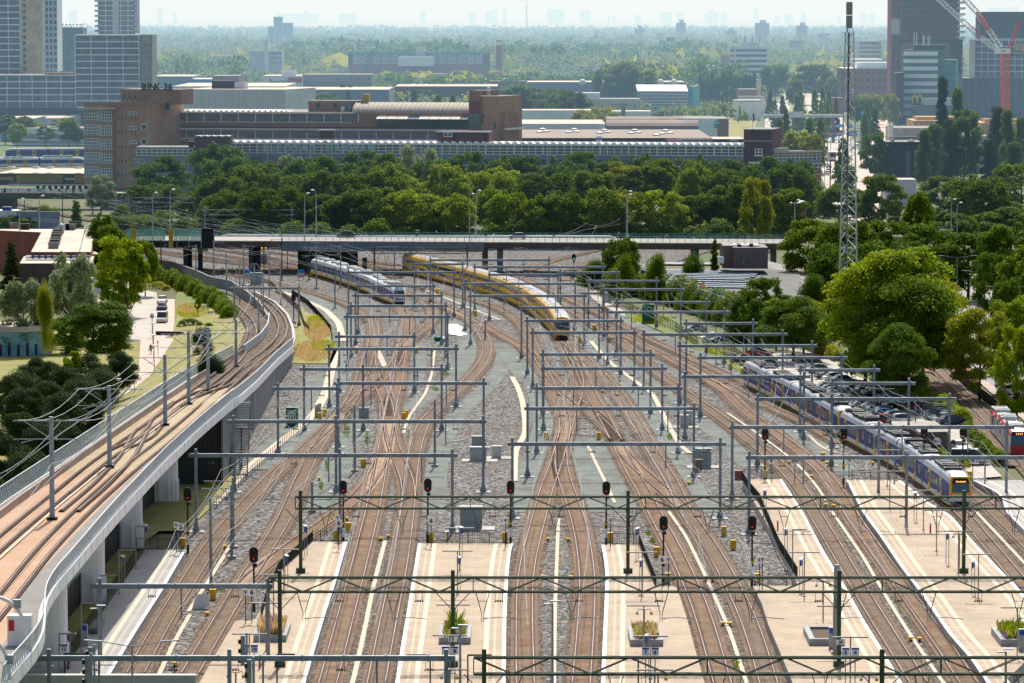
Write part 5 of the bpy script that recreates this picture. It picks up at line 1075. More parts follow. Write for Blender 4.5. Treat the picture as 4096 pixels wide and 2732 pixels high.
mb=MB(); x0,x1=XY(1190,870),XY(1420,870); mb.box(((x0+x1)/2,ry(x0)+9-850,2.6),(x1-x0,.6,5.2)); mb.build('dark_wall',GREENP,rv)
TQ=mat('turquoise_railing',(0.10,0.40,0.38),.5,.15,1)
for dy,nm,i0 in ((0.15,'near_railing',9),(5.5,'kerb_rail',9),(RW-.3,'far_railing',3)):
    mb=MB(); Q=[Vector((p.x,p.y+dy,ZD)) for p in A_[i0:]]
    for zz in (.45,.75,1.1): mb.strip(Q,.05,zz,.05)
    for p in resamp(Q,1.6): mb.bar(p,p+Vector((0,0,1.15)),.06)
    mb.build(nm,TQ if nm!='kerb_rail' else GALV,rv)
# noise barrier on the left part
nbx0=XY(515,858); nbx1=XY(850,858); nb=empty('noise_barrier',(nbx0,ry(nbx0)-.3,ZD-1.6),'glass noise barrier with two orange panels and a dark end panel','noise barrier'); n0=Vector((-nbx0,-(ry(nbx0)-.3),0))
mb=MB(); L_=nbx1-nbx0; mb.bar((0,0,.9),(L_,-L_*.085,.9),.12,1.5); mb.build('base_panel',BLACK,nb)
NG=mat('green_tint_glass',(0.25,0.55,0.48),.08,.1,1,spec=.7,alpha=.55)
for k,(u0,u1) in enumerate(((495,515),(533,550),(553,600),(603,650),(685,700),(703,748),(751,797))):
    xx0,xx1=XY(u0,858)-nbx0,XY(u1,858)-nbx0; mb=MB(); mb.bar((xx0,-xx0*.085-.05,3.0),(xx1,-xx1*.085-.05,3.0),.06,2.6); mb.build('glass_panel',NG,nb)
for (u0,u1) in ((514,533),(666,684)): xx0,xx1=XY(u0,858)-nbx0,XY(u1,858)-nbx0; mb=MB(); mb.bar((xx0,-xx0*.085-.2,2.25),(xx1,-xx1*.085-.2,2.25),.1,4.2); mb.build('orange_panel',mat('orange_panel_paint',(.62,.36,.06),.6,.1,1),nb)
xx0,xx1=XY(798,858)-nbx0,XY(850,858)-nbx0; mb=MB(); mb.bar((xx0,-xx0*.085-.2,2.25),(xx1,-xx1*.085-.2,2.25),.12,4.3); mb.build('dark_panel',BLACK,nb)
for u in (515,550,600,650,700,748,798,850): xx=XY(u,858)-nbx0; mb=MB(); mb.bar((xx,-xx*.085-.3,0.1),(xx,-xx*.085-.3,4.4),.16); mb.build('post',GALVL,nb)
# tall road lamps on the viaduct
rl=empty('road_lamp',(0,0,0),'x','road lamp','tall curved road lamps on the viaduct'); mb=MB(); mb.tube([(0,0,0),(0,0,9),(.1,0,10.0),(.35,0,10.5),(.7,0,10.6)],[.13,.09,.08,.07,.06],8); mb.build('pole',GALVL,rl); mb=MB(); mb.sphere((.8,0,10.55),.36,8,5,.5); mb.build('lamp_head',WHITE,rl)
for i,(t,x,yt,dy) in enumerate((('01',1383,232,1),('01',1487,208,17),('11',442,228,1),('11',515,208,17),('11',1960,243,1),('11',2015,223,17),('21',1048,262,1),('21',1072,238,17),('31',252,260,10),('31',1690,255,1),('31',1712,285,17),('01',135,245,2),('01',245,225,17))):
    u,_=nat(t,x,0); X=XY(u,860); 
    inst(rl,(X,ry(X)+dy,ZD if u<3150 and u>500 else 5.5),0 if i not in (3,) else math.pi,None,'tall grey road lamp with a curved head by the viaduct, %s'%ordn(i+1))
# ------------------------------------------------------------------ cars
def paint(n,c): return mat('car_paint_'+n,c,.22,.03,1,spec=.8)
CP={'black':paint('black',(.012,.013,.016)),'white':paint('white',(.75,.75,.74)),'silver':paint('silver',(.45,.47,.49)),'grey':paint('grey',(.15,.15,.15)),'red':paint('red',(.42,.02,.03)),'blue':paint('blue',(.02,.14,.42)),'navy':paint('navy',(.02,.04,.12)),'teal':paint('teal',(.06,.22,.26)),'green':paint('green',(.05,.12,.10)),'orange':paint('orange',(.7,.2,.03))}
def car_proto(kind):
    r=empty('parked_car',(0,0,0),'x','car'); 
    if kind=='car': st=[(-2.15,.72,.35,.72,0,0),(-2.05,.82,.3,.82,0,0),(-1.75,.86,.25,.9,.95,.0),(-1.2,.88,.22,.92,1.38,.60),(-.4,.88,.22,.92,1.46,.64),(.45,.88,.22,.92,1.38,.62),(1.15,.87,.22,.90,.95,.0),(1.8,.84,.25,.78,0,0),(2.1,.70,.32,.62,0,0)]
    else: st=[(-2.45,.85,.35,.9,0,0),(-2.4,.95,.28,1.0,1.7,.0),(-2.25,.96,.25,1.05,1.95,.82),(0,.96,.25,1.05,2.0,.84),(1.0,.96,.25,1.05,1.95,.80),(1.75,.94,.25,1.0,1.05,.0),(2.3,.90,.25,.85,0,0),(2.5,.78,.32,.7,0,0)]
    mb=MB(); R=[]
    for (y,w_,z0,z1,zr,wr) in st:
        n=len(mb.v)
        for p in ((-w_*.9,z0),(-w_,(z0+z1)/2),(-w_*.97,z1),(w_*.97,z1),(w_,(z0+z1)/2),(w_*.9,z0)): mb.v.append((p[0],-y,p[1]))
        R.append(n)
    for a,b in zip(R,R[1:]):
        for j in range(6): mb.f.append((a+j,a+(j+1)%6,b+(j+1)%6,b+j)); mb.m.append(0)
    for e in (R[0],R[-1]): mb.f.append(tuple(e+j for j in range(6))); mb.m.append(0)
    mb.build('body',CP['silver'],r)
    gs=[s for s in st if s[4]>0]; mb=MB(); rings=[]
    for (y,w_,z0,z1,zr,wr) in gs:
        n=len(mb.v); wr2=wr if wr>0 else w_*.9; zr2=zr if wr>0 else z1+.01
        for p in ((-w_*.93,z1-.01),(-wr2,zr2),(wr2,zr2),(w_*.93,z1-.01)): mb.v.append((p[0],-y,p[1]))
        rings.append(n)
    for a,b in zip(rings,rings[1:]):
        for j in range(3): mb.f.append((a+j,a+j+1,b+j+1,b+j)); mb.m.append(0)
    mb.build('window_glass',GLASSD,r)
    rr=[s for s in gs if s[5]>0]; mb=MB(); y0,y1=rr[0][0],rr[-1][0]; z=rr[1][4]; wd=rr[0][5]
    mb.strip([Vector((0,-y,s4+.012)) for y,s4 in [(s[0],s[4]) for s in rr]],wd*1.9,0,.03); mb.build('roof',CP['silver'],r)
    for sx in (-1,1):
        for y in (-1.35,1.35) if kind=='car' else (-1.6,1.55):
            mb=MB(); mb.tube([(sx*.72,-y,.32),(sx*.92,-y,.32)],.32,12); w2=mb.build('wheel',BLACK,r); mb=MB(); mb.tube([(sx*.90,-y,.32),(sx*.935,-y,.32)],.19,8); mb.build('rim',GALVL,w2)
        e=st[-1]; mb=MB(); mb.box((sx*.55,-(e[0]-.06),.60 if kind=='car' else .75),(.3,.14,.13)); mb.build('headlight',WHITE,r)
        e=st[0]; mb=MB(); mb.box((sx*.58,-(e[0]+.06),.72 if kind=='car' else .95),(.24,.14,.16)); mb.build('tail_light',REDP,r)
    e=st[-1]; mb=MB(); mb.box((0,-(e[0]+.0),.45),(.5,.06,.11)); mb.build('number_plate',YELLOW,r)
    return r
PC=car_proto('car'); PV=car_proto('van'); PV.name='parked_van'; PV['category']='van'; first={}
def setmat(root,m,names=('body','roof')):
    for ch in root.children:
        if ch.name.split('.')[0] in names and len(ch.material_slots):
            ch.material_slots[0].link='OBJECT'; ch.material_slots[0].material=m
def put_car(p,rz,col,label,kind='car',group=None,sc=1.0):
    o=inst(PC if kind=='car' else PV,p,rz,sc,label,group); setmat(o,CP[col]); return o
# local: front towards -Y (camera). rz rotates
CK=[('32',475,275,'silver'),('32',550,330,'black'),('32',628,352,'white'),('32',700,378,'teal'),('32',830,432,'navy'),('32',930,447,'red'),('32',880,475,'grey'),('32',985,482,'white'),('32',1060,492,'black'),('32',1115,515,'grey'),('32',1130,572,'black'),('32',1190,595,'black'),('32',1245,578,'navy'),('32',1312,600,'black'),('32',1395,632,'red'),('32',1452,660,'grey'),('32',1535,668,'green'),('32',1550,692,'navy'),('32',1620,718,'teal'),('32',1690,752,'navy'),('32',1735,712,'grey'),
('32',520,445,'silver'),('32',590,490,'teal'),('32',675,552,'green'),('32',745,570,'black'),('32',815,590,'black'),('32',890,618,'silver'),('32',975,650,'black'),('32',1040,672,'teal'),('32',1080,695,'blue'),('32',1135,715,'teal'),('32',1050,748,'red'),('32',1190,745,'white'),('32',555,468,'black'),('32',630,520,'grey'),('32',706,560,'silver'),('32',780,580,'navy'),('32',850,605,'white'),('32',930,635,'green'),('32',1005,660,'black'),('32',1580,705,'black'),('32',1660,735,'silver'),('32',1020,488,'navy'),('32',1270,590,'silver'),('32',1350,612,'grey'),('C',680,700,'teal'),('C',700,742,'teal'),('C',645,652,'red'),('C',350,548,'black'),('C',290,528,'white'),('C',150,465,'silver'),('C',520,700,'grey')]
cc={}
for (t,x,y,col) in sorted(CK,key=lambda q:nat(*q[:3])[1]):
    cc[col]=cc.get(col,0)+1; put_car(G(t,x,y+14),math.pi/2+random.choice((0,math.pi))+random.uniform(.15,.35),col,'%s car in the car park beside the train, %s such car from the far end'%(col,ordn(cc[col])),group='cars in the car park')
put_car(G('32',395,255),math.pi/2+.3,'white','white van under a transparent cover in the car park','van')
put_car(G('32',2195,478),math.pi+.2,'white','white car parked under the street trees on the right'); put_car(G('32',1755,1010),.2,'white','white car standing behind the square brick hut'); put_car(G('32',1855,1130),1.4,'white','white van half hidden behind the car park gate','van'); put_car(G('32',2330,560),math.pi+.2,'black','black car at the right edge under the street trees')
put_car(G('01',1490,1392),0,'silver','silver van nearest the path in the left street','van'); put_car(G('01',1488,1278),math.pi,'navy','dark blue hatchback behind the silver van'); put_car(G('01',1490,1215),0,'white','white car at the head of the street row'); put_car(G('01',1165,1265),0,'grey','dark grey car under the bright green tree'); put_car(G('01',920,1085),.3,'navy','dark car beside the balconies'); put_car(G('01',1012,1062),.3,'black','black car below the trees at the street bend')
put_car(unp(*nat('11',825,612),ZD),-math.pi/2,'black','black sedan driving across the road viaduct'); put_car(unp(*nat('21',50,628),ZD),-math.pi/2,'silver','silver estate car driving across the road viaduct')
put_car(G('31',525,1170,1.0),.15,'white','white and dark blue van parked above the low buildings','van',sc=1.25); put_car(G('31',172,895),0,'silver','silver car parked beyond the low buildings')
tk=empty('box_trailer',G('31',425,1120,1.0),'white box trailer parked behind the van','trailer'); mb=MB(); mb.box((0,0,1.9),(2.6,6,2.8)); mb.build('box',WHITE,tk); mb=MB(); mb.box((0,0,.35),(1.8,5,.4)); mb.build('chassis',BLACK,tk)
# ------------------------------------------------------------------ people
def person(t,x,y,label,shirt,pants,h=0.0,walk=True,rz=0.0,face_away=True,bag=False):
    p=G(t,x,y,h) if not isinstance(t,Vector) else t; r=empty('person',p,label,'person'); r.rotation_euler=(0,0,rz)
    V=[(0,0,.95,.15),(0,0,1.2,.145),(0,0,1.42,.16),(0,0,1.53,.06),(0,0,1.60,.075),(0,0,1.68,.095),(0,0,1.75,.07),
       (-.10,0,.88,.10),(-.11,-.12,.50,.07),(-.11,.02,.08,.045),(-.11,-.13,.04,.045),(.10,0,.88,.10),(.11,.14,.50,.07),(.11,.30,.10,.045),(.11,.20,.04,.045),
       (-.19,0,1.42,.07),(-.26,.05,1.14,.05),(-.27,-.06,.90,.04),(-.27,-.09,.82,.045),(.19,0,1.42,.07),(.26,-.05,1.14,.05),(.27,.04,.90,.04),(.27,.05,.82,.045)]
    E=[(0,1),(1,2),(2,3),(3,4),(4,5),(5,6),(0,7),(7,8),(8,9),(9,10),(0,11),(11,12),(12,13),(13,14),(2,15),(15,16),(16,17),(17,18),(2,19),(19,20),(20,21),(21,22)]
    me=bpy.data.meshes.new('body'); me.from_pydata([v[:3] for v in V],E,[]); o=bpy.data.objects.new('body',me); COL.objects.link(o); o.parent=r
    o.modifiers.new('s','SKIN'); o.modifiers.new('d','SUBSURF').levels=1; 
    sv=me.skin_vertices[0].data
    for i,v in enumerate(V): sv[i].radius=(v[3],v[3]*(.8 if i<4 else 1))
    sv[0].use_root=True
    SK=mat('skin_clothes_'+label[:12],(.45,.27,.18),.6,.05,1); 
    m,nt,b,out=_new('person_'+label[:14]); geo=nt.nodes.new('ShaderNodeTexCoord'); sp=nt.nodes.new('ShaderNodeSeparateXYZ'); nt.links.new(geo.outputs['Object'],sp.inputs[0]); cr=nt.nodes.new('ShaderNodeValToRGB'); mr=nt.nodes.new('ShaderNodeMapRange'); mr.inputs[2].default_value=1.8; nt.links.new(sp.outputs[2],mr.inputs[0]); nt.links.new(mr.outputs[0],cr.inputs[0]); cr.color_ramp.interpolation='CONSTANT'; el=cr.color_ramp.elements
    el[0].color=(.03,.03,.03,1); el[0].position=0; el[1].position=.06; el[1].color=(.45,.27,.18,1)
    for ps,c in ((.27,pants),(.53,shirt),(.85,(.45,.27,.18)),(.93,(.04,.03,.02))): e=el.new(ps); e.color=tuple(c)+(1,)
    nt.links.new(cr.outputs[0],b.inputs['Base Color']); me.materials.append(m); o.modifiers['d'].render_levels=2
    mb=MB(); mb.sphere((0,.02,1.70),.105,8,6,1.0); mb.build('hair',mat('dark_hair',(.03,.02,.015),.8,.1,1),r)
    if bag: mb=MB(); mb.box((.36,-.02,.72),(.12,.28,.34)); mb.build('bag',WHITE,r)
    return r
person('02',1385,118,'person in dark shirt and shorts walking away on the paved path',(.02,.025,.06),(.03,.03,.06),rz=math.pi,bag=True)
person('02',85,590,'person in light shirt near the bench under the pines',(.5,.5,.5),(.2,.2,.3),rz=.5)
person('30',1050,1110,'person in dark clothes walking on the far pink pavement',(.03,.03,.05),(.05,.05,.08))
# ------------------------------------------------------------------ buildings
def bl(name,label,cat='building',group=None,at=(0,0)):
    return empty(name,(at[0],at[1],0),label,cat,group)
class Bd:
    def __init__(s,name,label,uL,YL,uR=None,YR=None,cat='building',group=None):
        YR=YL if YR is None else YR; s.p0=Vector((XY(uL,YL),YL,0)); s.p1=Vector((XY(uR if uR else uL,YR),YR,0)); s.Y=YL
        s.r=bl(name,label,cat,group,(s.p0.x,s.p0.y)); s.o=-s.p0; s.d=(s.p1-s.p0)
        if s.d.length>0: s.d.normalize()
        s.n=Vector((s.d.y,-s.d.x,0))
    def z(s,v): return ZZ(v,s.Y)
    def box(s,nm,u0,u1,v0,v1,depth,m,roof=None,fwd=0.0,z=None,roofn='roof'):
        a=s.pt(u0); b=s.pt(u1); zt=s.z(v0); zb=(0.0 if v1 is None else s.z(v1)); bk=-s.n*depth; f=s.n*fwd
        pts=[a+f,b+f,b+bk,a+bk]; mb=MB(); mb.prism([(p.x+s.o.x,p.y+s.o.y) for p in pts],zb,zt,top=False); mb.build(nm,m,s.r)
        mb=MB(); mb.poly([(p.x+s.o.x,p.y+s.o.y) for p in pts],zt); mb.build(roofn,roof or ROOFG,s.r); return a,b,zt
    def pt(s,u):
        # intersection of the view plane at column u with the facade line
        a=(u-2048)/F; k=CT+ (1366-500)/F*ST
        # x = a*t, y = k'*t ; solve with facade line
        x0,y0=s.p0.x,s.p0.y; dx,dy=s.d.x,s.d.y; kk=a/ (CT+((1366-450)/F)*ST)
        den=dx-kk*dy; t=(kk*y0-x0)/den; return Vector((x0+dx*t,y0+dy*t,0))
    def band(s,u0,u1,v0,v1,glass,nx=None,step=1.6,rows=2,fm=None,fwd=0.0,nm='window_band',fw=.12,ratio=1):
        a=s.pt(u0)+s.o+s.n*(.06+fwd); b=s.pt(u1)+s.o+s.n*(.06+fwd); z1=s.z(v0); z0=s.z(v1); mb=MB()
        mb.face([(a.x,a.y,z0),(b.x,b.y,z0),(b.x,b.y,z1),(a.x,a.y,z1)]); w_=mb.build(nm,glass,s.r)
        if fm:
            mb=MB(); L=(b-a).length; n=nx or max(1,int(L/step)); f=s.n*.06
            for i in range(n+1): p=a.lerp(b,i/n)+f; mb.bar((p.x,p.y,z0),(p.x,p.y,z1),fw)
            for j in range(rows+1): z=z0+(z1-z0)*j/rows; mb.bar((a.x+f.x,a.y+f.y,z),(b.x+f.x,b.y+f.y,z),fw*1.0)
            mb.build('window_frame',fm,w_)
        return w_
    def strip(s,nm,u0,u1,v0,v1,m,th=.4,fwd=0.0):
        a=s.pt(u0)+s.o+s.n*(fwd); b=s.pt(u1)+s.o+s.n*(fwd); z1=s.z(v0); z0=s.z(v1); mb=MB(); mb.bar((a.x,a.y,(z0+z1)/2),(b.x,b.y,(z0+z1)/2),th,z1-z0); return mb.build(nm,m,s.r)
    def text(s,t,u,v,size,m,fwd=.3,align='CENTER'):
        p=s.pt(u)+s.o+s.n*fwd; return txt(t,size,(p.x,p.y,s.z(v)),(math.pi/2,0,math.atan2(s.d.y,s.d.x)),m,s.r,align=align)
ROOFG=mat('grey_roof_felt',(0.30,0.29,0.27),.9,.2,.1,fine=.08); ROOFT=mat('tan_roof',(0.62,0.55,0.45),.9,.15,.1,fine=.08); ROOFB=mat('brown_roof',(0.30,0.25,0.21),.9,.15,.1); ROOFW=mat('white_roof',(.85,.85,.84),.5,.05,.3)
BRB=mat_brick('brown_brick',(0.36,0.21,0.125),(0.30,0.17,0.105),(0.28,0.2,0.15),1,.9,.4); BRT=mat_brick('tan_brick',(0.48,0.29,0.17),(0.41,0.245,0.145),(0.36,0.25,0.18),1,.9,.4); BRD=mat_brick('dark_red_brick',(0.13,0.05,0.045),(0.10,0.04,0.04),(0.12,0.06,0.06),1,.9,.4)
BRR=mat_brick('red_brick',(0.38,0.14,0.10),(0.32,0.115,0.085),(0.33,0.17,0.14),1,.9,.4); BRK=mat_brick('blackish_brick',(0.13,0.09,0.09),(0.10,0.075,0.075),(0.13,0.11,0.11),1,.9,.4)
CREAM=mat('cream_plaster',(0.58,0.53,0.44),.8,.12,.2); WHB=mat('white_cladding',(0.80,0.83,0.84),.6,.08,.2); BGC=mat('blue_grey_cladding',(0.22,0.28,0.36),.6,.12,.2); GREYC=mat('pale_grey_cladding',(0.56,0.60,0.64),.6,.12,.2); NAVY=mat('navy_black_cladding',(0.022,0.026,0.038),.5,.12,.3)
LGB=mat('long_building_spandrel',(0.16,0.21,0.29),.6,.15,.3); TEALL=mat('pale_teal_letters',(0.35,0.62,0.62),.5,.05,1); FRW=mat('white_window_frame',(.82,.84,.84),.6,.06,.5); FRC=mat('cream_window_frame',(.80,.73,.62),.7,.08,.5); FRD=mat('dark_window_frame',(.20,.21,.21),.6,.06,.5)
GI=mat('factory_window_glass',(0.06,0.085,0.11),.12,.5,.35,spec=.7,col2=(.20,.23,.24))
def zigzag(b,u0,u1,v0,v1,step_px,m,depth=5,nm='sawtooth_ridge'):
    u=u0
    mb=MB(); z1=b.z(v0); z0=b.z(v1)
    while u<u1-2:
        a=b.pt(u)+b.o; c=b.pt(min(u+step_px,u1))+b.o; k=a.lerp(c,.62); bk=-b.n*depth
        mb.face([(a.x,a.y,z0),(k.x,k.y,z1),(k.x+bk.x,k.y+bk.y,z1),(a.x+bk.x,a.y+bk.y,z0)][::-1]); mb.face([(k.x,k.y,z1),(c.x,c.y,z0),(c.x+bk.x,c.y+bk.y,z0),(k.x+bk.x,k.y+bk.y,z1)][::-1]); mb.face([(a.x,a.y,z0),(c.x,c.y,z0),(k.x,k.y,z1)]); u+=step_px
    tag(mb.build(nm,m,b.r),kind='stuff')
# long front factory
b=Bd('long_factory','long white-framed glass factory front with teal letters behind the wood',777,1262,2978,1232)
b.box('wall',777,2978,568,None,26,BRD,ROOFG); b.strip('spandrel',777,2978,606,630,LGB,.3,.1); b.strip('cornice',777,2978,568,574,FRW,.5,.3)
for i in range(18):
    u0=915+i*114.4; u1=min(u0+112,2976); b.band(u0,u1,574,610,GI,step=2.1,rows=3,fm=FRW,fwd=.15,fw=.20); b.band(u0+8,u1-8,632,650,GLASSB,step=1.2,rows=1,fm=LGB,fwd=.1)
b.strip('brick_band_sill',777,2978,652,656,FRW,.2,.2); zigzag(b,915,2978,560,568,30.5,ROOFW); [b.text(ch_,1118+i_*33.5,590,3.0,TEALL,.6) for i_,ch_ in enumerate('POSAD MAXWAN')]; 
for u in (1068,1242,1325,1765,2190,2545): b.strip('drain_pipe',u,u+2,570,690,FRW,.15,.3)
for i in range(16): u0=960+i*125; b.band(u0,u0+34,675,695,GLASSD,nx=2,rows=1,fm=FRW,fw=.15)
# left extension (white window band block) in front
b=Bd('low_front_block','low white-framed office block at the foot of the brick tower',542,1240,775,1240); b.box('wall',542,776,588,None,14,BGC,ROOFG); b.band(545,772,597,622,GI,step=1.5,rows=2,fm=FRW,fwd=.1,fw=.2); b.band(532,580,635,652,GI,step=1.5,rows=1,fm=FRW,fwd=.5); b.band(735,765,640,655,GLASSB,step=1.5,rows=1,fm=FRW); b.box('roof_unit',753,773,565,588,3,BLACK)
b=Bd('dark_stair_block','dark brown stair block with a wavy white roof edge',777,1238,919,1238); b.box('wall',777,919,545,None,12,BRD,ROOFG); zigzag(b,777,919,541,546,28,ROOFW,3)
# second tier
b=Bd('tan_factory','long cream and brown factory with large grid windows, tan barrel roof above',608,1312,2000,1290)
b.box('wall',608,1890,446,None,40,BRB,ROOFG); b.strip('cornice',608,1880,504,511,BRD,1.2,.6); b.strip('white_gutter',608,1880,511,515,FRW,1.4,.8); b.strip('roof_edge',608,1420,445,450,FRC,.8,.5)
for i in range(13):
    u0=615+i*68.5; 
    if u0<1405: b.band(u0,u0+62,452,484,GI,nx=6,rows=2,fm=FRD,fwd=.12,fw=.15); b.strip('pier',u0+62,u0+67,452,486,FRC,.3,.15)
for i in range(18):
    u0=612+i*69; b.band(u0,u0+62,521,550,GI,nx=6,rows=2,fm=FRD,fwd=.12,fw=.15); b.strip('pier',u0+62,u0+67,521,552,FRC,.3,.15)
b.strip('cream_band',608,1880,550,556,FRC,.3,.2); b.strip('cream_band',608,1405,484,488,FRC,.3,.15); b.strip('cream_band',608,1880,516,520,FRC,.3,.15); b.strip('cream_band',608,1405,448,452,FRC,.5,.5); zigzag(b,740,1150,437,446,22,ROOFW,8)
for u0 in range(1512,1870,46): b.band(u0,u0+44,473,508,GLASSD,nx=3,rows=2,fm=BLACK,fwd=.5,fw=.18)
for k,(u0,u1) in enumerate(((1512,1553),(1555,1594),(1596,1636),(1638,1680),(1682,1722),(1724,1763),(1765,1806),(1808,1846),(1848,1878))):
    a=b.pt(u0)+b.o; c=b.pt(u1)+b.o; mb=MB(); f=b.n*3.2; z1=b.z(457); z0=b.z(470); mb.face([(a.x+f.x,a.y+f.y,z0),(c.x+f.x,c.y+f.y,z0),(c.x,c.y,z1),(a.x,a.y,z1)]); mb.build('awning',GLASSB if k in (3,8) else mat('cream_awning',(.72,.66,.55),.8,.05,.5),b.r)
# barrel roof
a=b.pt(1410)+b.o; c=b.pt(1880)+b.o; mb=MB(); z0=b.z(452); L=[];prev=None
for i in range(9):
    t=i/8*math.pi*.5; y=-b.n*(9*(1-math.cos(t)))*1.0; z=z0+3.7*math.sin(t); cur=[(a.x+y.x,a.y+y.y,z),(c.x+y.x,c.y+y.y,z)]
    if prev: mb.face([prev[0],prev[1],cur[1],cur[0]])
    prev=cur
BRL=mat('ribbed_tan_roof',(.52,.45,.36),.8,.25,1.0,col2=(.36,.31,.25)); mb.build('barrel_roof',BRL,b.r); mb=MB()
for i in range(26):
    p=a.lerp(c,i/25)
    for j in range(8):
        t0,t1=j/8*math.pi*.5,(j+1)/8*math.pi*.5; y0=-b.n*(9*(1-math.cos(t0))); y1=-b.n*(9*(1-math.cos(t1))); mb.bar((p.x+y0.x,p.y+y0.y,z0+3.72*math.sin(t0)+.05),(p.x+y1.x,p.y+y1.y,z0+3.72*math.sin(t1)+.05),.3,.12)
mb.build('roof_ribs',BRL,b.r)
b2=Bd('roof_penthouse','brown rooftop penthouse with two round windows and a yellow block',1233,1308,1472,1306); b2.box('wall',1233,1462,402,446,9,BRB,ROOFG); b2.strip('white_edge',1233,1462,401,404,FRW,.5,.2); b2.box('yellow_block',1446,1476,376,412,4,mat('ochre_block',(.50,.33,.06),.7,.1,.4),fwd=.5); b2.box('door',1390,1405,414,444,1,BGC,fwd=.2); b2.box('air_unit',1365,1379,425,445,1,WHITE,fwd=.8)
for u in (1272,1341): p=b2.pt(u)+b2.o; mb=MB(); mb.tube([(p.x,p.y-.25,b2.z(421)),(p.x,p.y+.1,b2.z(421))],.65,14); mb.build('round_window',GLASSD,b2.r)
b=Bd('brown_tower_end','brown brick end tower with a dark red left strip',1882,1285,1998,1280); b.box('wall',1922,1996,383,None,16,BRT,ROOFG); b.box('lift_shaft',1882,1924,361,None,12,BRB,ROOFG,fwd=1.0); b.strip('red_panel',1882,1924,403,455,mat('oxide_red_panel',(.20,.055,.045),.6,.1,.5),.1,1.1); b.band(1884,1922,455,512,GLASSG,nx=3,rows=5,fm=FRD,fwd=1.1); b.band(1928,1936,455,486,GLASSD,nx=1,rows=1,fm=FRD); b.band(1976,1983,487,515,GLASSD,nx=1,rows=2,fm=FRD); b.strip('cornice',1918,2000,381,385,FRW,.6,.3)
p=b.pt(1954)+b.o
for k,z in enumerate((381,368,358)): mb=MB(); mb.sphere((p.x,p.y+4,b.z(z)+.4),.55,8,5,.7); mb.build('roof_dome',WHITE,b.r)
mb=MB(); 
for u in (1925,1940,1955,1970,1988): q=b.pt(u)+b.o; mb.bar((q.x,q.y+2,b.z(383)),(q.x,q.y+2,b.z(364)),.08)
for v in (364,372): q=b.pt(1925)+b.o; q2=b.pt(1988)+b.o; mb.bar((q.x,q.y+2,b.z(v)),(q2.x,q2.y+2,b.z(v)),.08)
mb.build('roof_railing',BLACK,b.r); b.box('corner_wing',1996,2018,450,None,10,BRB,ROOFG); b.box('corner_roof',1992,2030,510,518,12,FRC)
b=Bd('red_roof_box','dark red rooftop box with a white window above the factory front',1749,1250,1980,1247); b.box('wall',1749,1956,526,566,9,mat('dark_red_cladding',(.17,.03,.035),.6,.12,.5),ROOFG); b.strip('white_edge',1745,1958,524,529,FRW,.8,.4); b.band(1776,1808,532,546,GLASSB,nx=2,rows=1,fm=WHITE,fw=.25); b.band(1812,1828,532,566,BLACK,nx=1,rows=1,fm=None,nm='door'); b.band(1934,1947,534,562,BLACK,nm='door'); 
b=Bd('brown_roof_hut','small brown rooftop hut with white roof above the factory letters',1277,1252,1337,1252); b.box('wall',1277,1337,520,555,5,BRD,ROOFG); b.strip('roof_edge',1274,1339,517,522,FRW,.8,.3)
# left brick tower
b=Bd('brick_tower','tan brick factory tower with round windows and letters BINK 36 on its roof',340,1290,612,1284)
b.box('wall',455,612,418,None,30,BRT,ROOFG); b.box('bay_wall',340,456,418,None,24,BRT,ROOFG,fwd=1.2); b.box('upper_block',457,700,357,418,18,BRB,ROOFG,fwd=-6); b.strip('canopy',325,470,430,437,CONC,2.5,1.8); b.strip('parapet',338,613,409,420,BRB,.8,.8)
for k in range(5):
    v0=440+k*56.5; b.band(343,398,v0,v0+38,GI,nx=8,rows=3,fm=FRW,fwd=1.35,fw=.16); b.band(414,452,v0+6,v0+42,GI,nx=4,rows=3,fm=FRW,fwd=1.35,fw=.18); b.strip('concrete_pier',398,413,v0-2,v0+44,CONC,.3,1.3); b.strip('sill',338,455,v0+42,v0+46,CONC,.6,1.3)
    for u in (472,486,500,525,540): b.band(u,u+3,v0+26,v0+38,BLACK,nm='slit_window')
for v in (446,504,561): b.band(519,546,v,v+12,GLASSD,nx=3,rows=1,fm=FRW,fw=.2)
for v in (506,564): 
    p=b.pt(576)+b.o; mb=MB(); mb.tube([(p.x,p.y-.35,b.z(v)),(p.x,p.y+.1,b.z(v))],1.15,20); w_=mb.build('round_frame',FRW,b.r); mb=MB(); mb.tube([(p.x,p.y-.42,b.z(v)),(p.x,p.y+.0,b.z(v))],.85,20); mb.build('round_window',GLASSD,w_)
for u in (471,492,513): b.band(u,u+5,380,395,GLASSD,fwd=-5.9,nm='slit_window'); b.band(u,u+6,402,416,GLASSD,fwd=-5.9,nx=1,rows=1,fm=FRW)
b.band(637,652,410,440,BLACK,fwd=-5.8,nm='door'); [b.text(ch_,553+i_*17.5,348,3.0,BLACK,-5.5) for i_,ch_ in enumerate('BINK 36')]; [b.text(ch_,553.8+i_*17.5,348,3.0,BLACK,-5.45) for i_,ch_ in enumerate('BINK 36')]; b.strip('sign_frame',545,672,356,358,BLACK,.1,-5.6); 
for i in range(9): u=550+i*14; b.strip('sign_post',u,u+1,342,357,BLACK,.08,-5.0)
